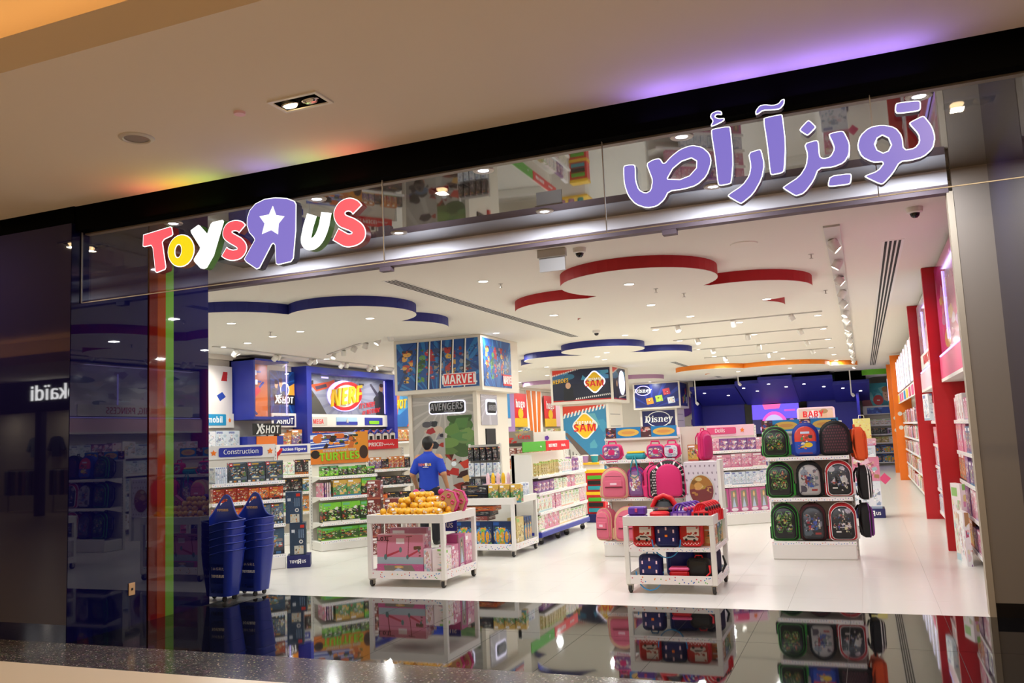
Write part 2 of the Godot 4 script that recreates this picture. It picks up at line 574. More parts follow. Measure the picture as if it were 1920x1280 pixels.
	cp.lathe([Vector2(0, -0.02), Vector2(0.04, -0.018), Vector2(0.042, 0)], 18)
	tag(part(self, "ceiling_detector", cp, M.pale_pink, Vector3(-3.93, 4.05, -4.8)), "small round cap in the passage ceiling beside the twin spotlight", "detector")
	build_opposite_shop()

func ring3(r: float, seg: int) -> Array:
	var a := []
	for i in seg: a.append(Vector3(cos(TAU * i / seg) * r, 0, sin(TAU * i / seg) * r))
	return a

# the clothes shop across the passage, seen only mirrored in the dark glass
func build_opposite_shop() -> void:
	var z := 7.0
	slab("wall_opposite", Vector3(-30, 3.1, z), Vector3(14, 4.05, z + 0.15), M.black)
	slab("wall_opposite_plain", Vector3(-15, 0, z), Vector3(14, 3.1, z + 0.15), M.pier)
	slab("wall_clothes_shop", Vector3(-30, 0, z + 2.0), Vector3(-15, 4.05, z + 2.1), M.cream)
	slab("ceiling_clothes_shop", Vector3(-30, 3.3, z + 0.15), Vector3(-15, 3.4, z + 2.0), M.cream)
	for x in [-23.0, -19.5, -15.2]:
		slab("trim_opposite", Vector3(x - 0.12, 0, z), Vector3(x + 0.12, 3.1, z + 0.2), M.navy)
	var sg := thing("shop_sign", "white lit lowercase shop sign across the passage", "sign", Vector3(-22.3, 3.42, z - 0.06), PI)
	words(sg, "okaïdi", 0.42, Vector3(0, 0.22, 0), M.shop_sign_white, Vector3.ZERO, false, false, 0.0, 1.25, "letters", 0.03)
	for i in 4:
		var t := thing("shop_lamp", "round lamp in the clothes shop ceiling, %s along" % ORD[i], "ceiling light", Vector3(-26.5 + i * 2.6, 3.3, z + 1.2), 0.0, "clothes shop ceiling lamps")
		var lm := MB.new()
		lm.lathe([Vector2(0, -0.02), Vector2(0.08, -0.015), Vector2(0.09, 0)], 16)
		part(t, "lens", lm, M.lamp)
		area(t, Vector3(0, -0.03, 0), Vector2(0.15, 0.15), 1.6, hexc("fff0dc"))
	var cols := [hexc("8fa3b5"), hexc("31405c"), hexc("6d7a80"), hexc("b9b2a8"), hexc("394a52"), hexc("a88c94")]
	var which := ["pale blue", "dark blue", "grey", "beige", "slate", "dusty rose"]
	for i in 6:
		var ph := MB.new()
		ph.xf = Transform3D(Basis.IDENTITY, Vector3.ZERO)
		ph.prism(poly2([-0.16, -0.6, 0.16, -0.6, 0.17, -0.15, 0.3, -0.42, 0.38, -0.37, 0.22, 0.0, 0.08, 0.06, -0.08, 0.06, -0.22, 0.0, -0.38, -0.37, -0.3, -0.42, -0.17, -0.15]), -0.05, 0.05)
		tag(part(self, "hanging_shirt", ph, mat("shirt%d" % i, cols[i], 0.9), Vector3(-25.4 + i * 0.95, 2.35, z + 1.9), Vector3(0, PI, 0)), "%s child shirt hanging on the clothes shop wall" % which[i], "shirt", "shirts on the clothes shop wall")
	for i in 3:
		var rk := thing("clothes_rack", ["dark clothes rack with folded garments in the mirrored shop", "clothes rack with pale garments in the mirrored shop", "clothes rack with striped garments in the mirrored shop"][i], "clothes rack", Vector3(-25.2 + i * 2.0, 0, z + 1.4))
		part(rk, "rail", bxm(Vector3(-0.8, 1.35, -0.02), Vector3(0.8, 1.38, 0.02)), M.steel)
		for k in 9:
			part(rk, "garment", rbm(Vector3(-0.75 + k * 0.16, 0.55, -0.2), Vector3(-0.63 + k * 0.16, 1.33, 0.2), 0.02), M["shirt%d" % ((k + i) % 6)])
		for s in [-1, 1]: part(rk, "leg", bxm(Vector3(s * 0.78 - 0.015, 0, -0.02), Vector3(s * 0.78 + 0.015, 1.35, 0.02)), M.steel)

func build_front() -> void:
	# black polished threshold
	var fl := slab("floor_threshold", Vector3(-6.84, -0.1, -8.376), Vector3(1.6, -0.004, -5.92), M.grout_black)
	var xs := [-6.84, -6.02, -5.28, -4.54, -3.8, -3.06, -2.32, -1.58, -0.975, -0.235, 0.505, 1.1, 1.6]
	for i in xs.size() - 1:
		for zz in [[-8.374, -7.112], [-7.108, -5.92]]:
			part(fl, "tile", bxm(Vector3(xs[i] + 0.0015, -0.05, zz[0]), Vector3(xs[i + 1] - 0.0015, 0.0, zz[1])), M.floor_black)
	# dark blue glass: front panel and side wall of the recess
	var b := MB.new()
	for k in 4:
		b.box(Vector3(-6.82 - 2.6 * (k + 1), 0, -6.0), Vector3(-6.825 - 2.6 * k, 3.88, -5.91))
	struct("wall_front_left", b, M.navy_glass_front)
	b = MB.new()
	b.box(Vector3(-6.92, 0, -6.855), Vector3(-6.82, 3.86, -5.915))
	b.box(Vector3(-6.92, 0, -7.76), Vector3(-6.82, 3.86, -7.222))
	var sw := struct("wall_side_left", b, M.navy_glass)
	part(sw, "gap", bxm(Vector3(-6.92, 0, -6.878), Vector3(-6.84, 3.86, -6.855)), M.black)
	var sc := ["stripe_red", "stripe_orange", "stripe_green"]
	for k in 3:
		part(sw, "stripe", bxm(Vector3(-6.92, 0, -6.878 - 0.1147 * (k + 1)), Vector3(-6.818, 3.86, -6.878 - 0.1147 * k)), M[sc[k]])
	slab("wall_shopfront_return", Vector3(-12.3, 0, -7.75), Vector3(-6.92, 3.9, -7.65), M.white)
	slab("wall_front_upper_left", Vector3(-30, 3.88, -6.0), Vector3(-6.82, 4.05, -5.93), M.black)
	# socket plate on the side wall
	var so := thing("socket_plate", "small brass socket plate on the dark blue side wall", "socket", Vector3(-6.818, 0.35, -6.66), PI / 2)
	part(so, "plate", rbm(Vector3(-0.04, -0.06, 0), Vector3(0.04, 0.06, 0.008), 0.003), M.wood_tan)
	part(so, "button", rbm(Vector3(-0.012, -0.012, 0.008), Vector3(0.012, 0.012, 0.014), 0.003), M.dark)
	# right pier
	slab("wall_front_right", Vector3(0.905, 0, -8.476), Vector3(3.0, 3.86, -8.376), M.pier)
	slab("trim_jamb", Vector3(0.855, 0, -8.5), Vector3(0.905, 3.66, -8.37), M.jamb)
	slab("wall_side_right", Vector3(1.19, 0, -8.376), Vector3(1.3, 4.05, -5.93), M.navy_glass)
	slab("wall_front_far_right", Vector3(1.19, 0, -5.99), Vector3(14, 4.05, -5.93), M.navy_glass_front)
	slab("baseboard_right", Vector3(0.906, 0, -8.376), Vector3(1.19, 0.115, -8.366), M.skirting)
	# black head above the sign band, then the frame bar and mirror soffit
	slab("trim_head", Vector3(-6.82, 3.81, -6.06), Vector3(1.19, 4.05, -5.95), M.black)
	slab("trim_bar", Vector3(-6.82, 3.795, -6.12), Vector3(1.19, 3.86, -6.06), M.bronze)
	slab("ceiling_soffit", Vector3(-6.82, 3.86, -8.376), Vector3(1.19, 3.94, -6.12), M.soffit)
	slab("wall_bulkhead", Vector3(-12.3, 3.72, -8.476), Vector3(0.872, 4.0, -8.372), M.bulk_white)
	slab("trim_bulkhead", Vector3(-12.3, 3.65, -8.48), Vector3(0.872, 3.722, -8.366), M.bulk_trim)
	for x in [-4.85, -1.62]:
		slab("trim_bracket", Vector3(x - 0.07, 3.6, -8.46), Vector3(x + 0.07, 3.652, -8.37), M.bulk_trim)
	# glass sign band
	var gx := [-6.81, -3.49, -1.62, 0.22, 1.18]
	var g := thing("glass_fascia", "long clear glass sign band hanging above the shop entrance", "glass band", Vector3(0, 3.125, -6.02))
	for i in 4:
		part(g, "pane", bxm(Vector3(gx[i] + 0.003, 0, -0.006), Vector3(gx[i + 1] - 0.003, 0.7, 0.006)), M.pane)
		part(g, "edge", bxm(Vector3(gx[i] + 0.003, -0.006, -0.006), Vector3(gx[i + 1] - 0.003, 0, 0.006)), M.lightgrey)
		part(g, "joint", bxm(Vector3(gx[i] - 0.003, 0, -0.007), Vector3(gx[i] + 0.003, 0.7, 0.007)), M.grey)
	# soffit downlights in two rows
	var px := [-5.99, -4.35, -2.72, -1.085, 0.54]
	for r in 2:
		for i in 5:
			var t := thing("soffit_downlight", "%s ringed downlight of the mirror soffit, %s row" % [ORD[i], "outer" if r == 0 else "inner"], "downlight", Vector3(px[i], 3.86, [-6.34, -7.82][r]), 0.0, "ringed downlights in the mirror soffit")
			var l1 := MB.new()
			l1.lathe([Vector2(0, -0.004), Vector2(0.045, -0.004)], 20)
			part(t, "lens", l1, M.lamp_cool)
			var l2 := MB.new()
			l2.lathe([Vector2(0.045, -0.004), Vector2(0.06, -0.012), Vector2(0.085, -0.008), Vector2(0.09, 0)], 20)
			part(t, "ring", l2, M.steel)
			area(t, Vector3(0, -0.015, 0), Vector2(0.08, 0.08), 0.4 if r == 0 else 3.6, hexc("eef4ff"))

func build_store_shell() -> void:
	var fl := slab("floor", Vector3(-12.4, -0.12, -38.2), Vector3(1.46, -0.003, -8.376), M.grout)
	var tl := {}
	var u := 0.635
	var rest := MB.new()
	for i in range(-20, 3):
		for j in 47:
			var x0 := -0.14 + i * u
			var z1 := -8.376 - j * u
			var x1 := minf(x0 + u, 1.4)
			x0 = maxf(x0, -12.4)
			if j < 13 and i > -21:
				var key := "%.3f" % (x1 - x0)
				if not tl.has(key): tl[key] = bxm(Vector3(0.0007, -0.03, -u + 0.0007), Vector3(x1 - x0 - 0.0007, 0, -0.0007)).mesh()
				part(fl, "tile", tl[key], M.floor_white, Vector3(x0, 0, z1))
			else:
				rest.box(Vector3(x0 + 0.0007, -0.03, z1 - u + 0.0007), Vector3(x1 - 0.0007, 0, z1 - 0.0007))
	for i in range(-20, -10):
		rest.box(Vector3(-0.14 + i * u, -0.03, -8.374), Vector3(-0.14 + (i + 1) * u - 0.001, 0, -7.65))
	part(fl, "far_tiles", rest, M.floor_white).set_meta("kind", "stuff")
	slab("ceiling", Vector3(-12.4, CEIL, -38.2), Vector3(1.46, CEIL + 0.12, -8.47), M.store_ceiling)
	slab("wall_left", Vector3(-12.4, 0, -38.2), Vector3(-12.3, CEIL, -7.65), M.cream)
	slab("wall_right", Vector3(1.36, 0, -38.2), Vector3(1.46, CEIL, -8.476), M.cream)
	slab("wall_back", Vector3(-12.4, 0, -38.3), Vector3(1.46, CEIL, -38.2), M.cream)
	slab("trim_cornice", Vector3(-12.3, 3.56, -38.2), Vector3(-12.2, CEIL, -8.5), M.cream)

func downlight(x: float, z: float, y: float, i: int, lit := true) -> void:
	var t := thing("downlight", "small round flush downlight number %d in the shop ceiling" % (i + 1), "downlight", Vector3(x, y, z), 0.0, "round downlights of the shop ceiling")
	t.set_meta("label", "small round flush downlight in the white shop ceiling")
	part(t, "lens", M.dl_mesh, M.lamp)
	part(t, "ring", M.dl_ring, M.white)
	if lit: area(t, Vector3(0, -0.02, 0), Vector2(0.12, 0.12), STORE_E, hexc("fafffb"))

var clouds := []
func under_cloud(x: float, z: float) -> float:
	for c in clouds:
		if Geometry2D.is_point_in_polygon(Vector2(x, -z), c[0]): return CEIL - c[1] - 0.004
	return CEIL

func cloud(called: String, label: String, cs: Array, m: Material, h: float) -> void:
	var p := circ(Vector2(cs[0], cs[1]), cs[2], 48)
	for i in range(3, cs.size(), 3):
		var u := Geometry2D.merge_polygons(p, circ(Vector2(cs[i], cs[i + 1]), cs[i + 2], 48))
		p = u[0]
	clouds.append([p, h])
	var t := thing(called, label, "ceiling panel", Vector3(0, CEIL, 0))
	t.set_meta("group", "cloud-shaped ceiling panels")
	# polygon given in world x, -z ; lay it flat under the ceiling
	var b := MB.new()
	b.xf = Transform3D(Basis(Vector3(1, 0, 0), Vector3(0, 0, -1), Vector3(0, 1, 0)), Vector3.ZERO)
	b.walls(p, -h, 0)
	part(t, "edge_band", b, m)
	var c := MB.new()
	c.xf = b.xf
	c.prism(p, -h - 0.004, -h, false, true, true)
	part(t, "underside", c, M.store_ceiling)

func build_ceiling_fittings() -> void:
	var lm := MB.new()
	lm.lathe([Vector2(0, -0.008), Vector2(0.06, -0.008)], 18)
	M.dl_mesh = lm.mesh()
	var lr := MB.new()
	lr.lathe([Vector2(0.06, -0.008), Vector2(0.075, -0.006), Vector2(0.08, 0)], 18)
	M.dl_ring = lr.mesh()
	cloud("ceiling_cloud", "red-edged cloud-shaped panel under the shop ceiling", [-2.5, 12.2, 1.3, -2.45, 10.45, 0.97, -3.72, 12.1, 0.97, -1.42, 12.1, 0.95, -3.3, 13.6, 0.9, -1.85, 13.7, 0.9], M.cloud_red, 0.14)
	cloud("ceiling_cloud", "blue-edged cloud-shaped panel nearest the shop entrance", [-7.9, 11.3, 1.4, -6.7, 10.6, 0.92, -8.35, 10.15, 1.08, -9.7, 11.0, 1.1, -7.0, 12.2, 0.95, -8.5, 12.4, 1.1], M.cloud_blue, 0.14)
	cloud("ceiling_cloud", "blue-edged cloud-shaped panel deeper in the shop", [-5.6, 20.4, 1.4, -5.2, 18.4, 0.92, -6.6, 19.8, 0.95, -4.5, 20.4, 0.9, -7.2, 21.0, 0.9], M.cloud_blue, 0.14)
	cloud("ceiling_cloud", "orange-edged cloud-shaped panel before the blue stage", [-2.4, 28.6, 1.6, -4.3, 27.6, 1.1, -0.9, 29.6, 0.9, -3.4, 29.6, 1.4], M.cloud_orange, 0.14)
	cloud("ceiling_cloud", "lilac-edged cloud-shaped panel over the far shelves", [-8.8, 29.4, 1.4, -8.6, 28.4, 1.2, -10.2, 29.6, 1.2, -7.3, 29.8, 1.0], M.cloud_violet, 0.14)
	cloud("ceiling_cloud", "green-edged cloud-shaped panel at the far end", [0.6, 35.6, 0.85, -0.3, 36.6, 0.8], M.cloud_green, 0.2)
	var dl := [-8.41, -10.05, -8.91, -11.66, -9.77, -12.09, -10.47, -12.47, -11.26, -13.21, -8.2, -11.43, -6.59, -10.9, -4.31, -9.89, -6.26, -14.89, -2.56, -10.43, -4.25, -12.4, -2.72, -12.34, -2.45, -13.99, -1.14, -12.89, -3.75, -14.46, -4.32, -14.84, -2.05, -15.59, -4.33, -17.05, -5.7, -19.67, -5.25, -18.89, -5.79, -20.59, -4.59, -21.82]
	var k := 0
	for i in range(0, dl.size(), 2):
		downlight(dl[i], dl[i + 1], under_cloud(dl[i], dl[i + 1]), k)
		k += 1
	for z in [-16.6, -19.0, -21.4, -23.8, -26.2, -28.6, -31.0, -33.4, -35.8]:
		for x in [-11.2, -9.3, -7.6, -3.6, -2.0, -0.6]:
			if x == -7.6 and (absf(z + 24.9) < 1.4 or absf(z + 15.7) < 1.4 or absf(z + 34.9) < 1.4): continue
			if z < -32 and x > -6 : continue
			downlight(x, z, under_cloud(x, z), k)
			k += 1
	# slot diffusers
	for s in [[0.48, -10.3, -32.2, 0.19, "long dark slotted air outlet beside the pink wall"], [-5.25, -9.15, -16.6, 0.17, "long slotted air outlet over the blue baskets side"], [-4.9, -24.6, -33.5, 0.17, "far slotted air outlet before the blue stage"]]:
		var t := thing("slot_diffuser", s[4], "air vent", Vector3(s[0], CEIL, s[1]))
		var L: float = s[1] - s[2]
		part(t, "frame", bxm(Vector3(-s[3] / 2 - 0.02, -0.004, -L), Vector3(s[3] / 2 + 0.02, 0, 0)), M.white)
		for q in 4:
			var x0: float = -s[3] / 2 + s[3] * (q + 0.2) / 4
			part(t, "slot", bxm(Vector3(x0, -0.006, -L + 0.03), Vector3(x0 + s[3] * 0.14, 0.0, -0.03)), M.slot_dark)
	# lighting tracks with spot heads
	track("track_light", "long lighting track with tilted spot heads beside the air outlet", Vector3(-0.13, CEIL, -9.15), Vector3(-0.1, CEIL, -32.0), 18, 0.16)
	track("track_light", "recessed lighting track over the construction shelves", Vector3(-7.55, CEIL, -13.4), Vector3(-10.6, CEIL, -15.8), 6, 0.1)
	track("track_light", "lighting track along the poster wall", Vector3(-11.3, CEIL, -13.0), Vector3(-11.3, CEIL, -30.0), 13, 0.08)
	for i in 4:
		track("track_light", "%s thin cross lighting track behind the red ceiling panel" % ORD[i], Vector3(-3.6 - i * 0.1, CEIL, -16.2 - i * 2.6), Vector3(-0.5, CEIL, -16.0 - i * 2.6), 3, 0.05)
	for i in 9:
		wash(Vector3(-11.3, CEIL - 0.1, -13.6 - i * 1.25), Vector3(-12.2, 2.75, -13.8 - i * 1.25), 1.6, "poster wall", i)
	for i in 7:
		wash(Vector3(-0.13, CEIL - 0.1, -9.8 - i * 2.4), Vector3(1.1, 2.3, -9.8 - i * 2.4), 2.2, "pink wall", i)
	# cameras, exit sign box, vents, sprinklers
	for c in [[-2.67, -8.75, "dome camera beside the hanging exit sign"], [0.62, -8.85, "dome camera near the pier above the entrance"], [-4.6, -15.9, "dome camera further back in the shop ceiling"]]:
		var t := thing("dome_camera", "white " + c[2], "security camera", Vector3(c[0], CEIL, c[1]))
		var a := MB.new()
		a.lathe([Vector2(0, -0.055), Vector2(0.05, -0.055), Vector2(0.07, -0.045), Vector2(0.075, 0)], 20)
		part(t, "housing", a, M.white)
		var d := MB.new()
		d.lathe([Vector2(0, -0.1), Vector2(0.02, -0.097), Vector2(0.038, -0.08), Vector2(0.046, -0.055)], 16)
		part(t, "dome", d, M.black_gloss)
	var ex := thing("exit_sign", "hanging exit sign seen from behind near the dome camera", "exit sign", Vector3(-2.94, CEIL, -8.62))
	part(ex, "case", rbm(Vector3(-0.16, -0.09, -0.03), Vector3(0.16, 0.0, 0.03), 0.005), M.lightgrey)
	part(ex, "panel", bxm(Vector3(-0.145, -0.24, -0.008), Vector3(0.145, -0.09, 0.008)), M.grey)
	var v := MB.new()
	v.lathe([Vector2(0, -0.012), Vector2(0.14, -0.01), Vector2(0.15, 0)], 28)
	tag(part(self, "round_vent", v, M.cream, Vector3(-1.04, CEIL, -9.55)), "flat round beige vent in the ceiling before the red panel", "vent")
	for q in [[-8.6, -11.2, 0.146], [-4.2, -10.2, 0.0], [-0.4, -10.6, 0.0], [-0.35, -13.6, 0.0], [-6.9, -15.5, 0.0], [-2.35, -11.0, 0.146], [-2.1, -11.6, 0.146]]:
		var t := thing("sprinkler", "small pendant sprinkler head under the shop ceiling", "sprinkler", Vector3(q[0], under_cloud(q[0], q[1]), q[1]), 0.0, "pendant sprinkler heads")
		var a := MB.new()
		a.lathe([Vector2(0, -0.05), Vector2(0.006, -0.05), Vector2(0.008, -0.006), Vector2(0.03, -0.004), Vector2(0.032, 0)], 12)
		part(t, "body", a, M.steel)
		var d := MB.new()
		d.lathe([Vector2(0, -0.056), Vector2(0.022, -0.054), Vector2(0.022, -0.05), Vector2(0, -0.048)], 12)
		part(t, "deflector", d, M.steel)

func wash(a: Vector3, b: Vector3, e: float, where: String, i: int) -> void:
	var t := thing("wall_washer", "small white spotlight aimed at the %s, %s along" % [where, ORD[i]], "spotlight", a, 0.0, "spotlights aimed at the " + where)
	if not M.has("sh_mesh"): make_head()
	var h := part(t, "spot_head", M.sh_mesh, M.white)
	h.quaternion = Quaternion(Vector3.DOWN, (b - a).normalized())
	part(h, "lens", M.sh_lens, M.lamp)
	part(t, "stem", bxm(Vector3(-0.01, 0.0, -0.01), Vector3(0.01, CEIL - a.y, 0.01)), M.white)
	var l := SpotLight3D.new()
	l.name = "lamp_glow"
	l.light_energy = e
	l.light_color = hexc("fff6ea")
	l.spot_angle = 38
	l.spot_range = 30
	l.light_size = 0.05
	l.spot_attenuation = 2.0
	l.shadow_enabled = true
	t.add_child(l)
	l.look_at_from_position(a + (b - a).normalized() * 0.1, b)

func track(called: String, label: String, a: Vector3, b: Vector3, heads: int, w: float) -> void:
	var d := b - a
	var t := thing(called, label, "track light", a, atan2(-d.z, d.x))
	var L := d.length()
	part(t, "rail", bxm(Vector3(0, -0.02, -w / 2), Vector3(L, 0, w / 2)), M.lightgrey)
	for i in heads:
		var x := L * (i + 0.5) / heads
		var h := part(t, "spot_head", M.sh_mesh if M.has("sh_mesh") else make_head(), M.white, Vector3(x, -0.075, 0), Vector3(0.5 if i % 2 else -0.4, 0.6 * (i % 3), 0.3))
		part(h, "lens", M.sh_lens, M.lamp)

func make_head() -> ArrayMesh:
	var a := MB.new()
	a.lathe([Vector2(0, 0.06), Vector2(0.045, 0.06), Vector2(0.055, 0.03), Vector2(0.055, -0.055), Vector2(0.048, -0.055)], 14)
	M.sh_mesh = a.mesh()
	var l := MB.new()
	l.lathe([Vector2(0, -0.052), Vector2(0.048, -0.052)], 14)
	M.sh_lens = l.mesh()
	return M.sh_mesh

func letter(parent: Node3D, outer: PackedVector2Array, holes: Array, face: Material, side: Material, border: float, depth: float) -> void:
	# body, white rim and lit face of one letter; outline includes the rim
	var root := Vector2.ZERO
	var body := MB.new()
	body.walls(outer, -depth, 0)
	for h in holes:
		body.walls(h, -depth, 0)
	cut_face(body, outer, holes, -depth)
	var o := part(parent, "letter", body, side)
	var rim := MB.new()
	cut_face(rim, outer, holes, -0.001)
	part(o, "rim", rim, M.edge_white)
	var inner := Geometry2D.offset_polygon(outer, -border, Geometry2D.JOIN_ROUND)
	var ih := []
	for h in holes:
		for q in Geometry2D.offset_polygon(h, border, Geometry2D.JOIN_ROUND): ih.append(q)
	var fc := MB.new()
	for p in inner:
		cut_face(fc, p, ih, 0.003)
	part(o, "lit_face", fc, face)

func cut_face(b: MB, outer: PackedVector2Array, holes: Array, z: float) -> void:
	if holes.is_empty():
		b.prism(outer, z, z, true, false, false)
		return
	# bridge each hole to the outline at its nearest point so that one polygon remains
	var poly := outer
	for h: PackedVector2Array in holes:
		var hh := h.duplicate()
		if Geometry2D.is_polygon_clockwise(poly) == Geometry2D.is_polygon_clockwise(hh): hh.reverse()
		var best := 1e9
		var bi := 0
		var bj := 0
		for i in poly.size():
			for j in hh.size():
				var d := poly[i].distance_to(hh[j])
				if d < best:
					best = d; bi = i; bj = j
		var r := PackedVector2Array()
		for i in bi + 1: r.append(poly[i])
		for j in hh.size() + 1: r.append(hh[(bj + j) % hh.size()])
		for i in range(bi, poly.size()): r.append(poly[i] + Vector2(0.00004, 0.00004) if i == bi else poly[i])
		poly = r
	var n0 := b.v.size()
	b.prism(poly, z, z, true, false, false)
	if b.v.size() == n0: push_warning("letter face failed")

func stroke(a: Array, w: float) -> PackedVector2Array:
	var cv := Curve2D.new()
	var p := poly2(a)
	for i in p.size():
		var tn := (p[mini(i + 1, p.size() - 1)] - p[maxi(i - 1, 0)]) / 6.0
		cv.add_point(p[i], -tn, tn)
	return Geometry2D.offset_polyline(cv.tessellate(3, 6), w / 2, Geometry2D.JOIN_ROUND, Geometry2D.END_ROUND)[0]

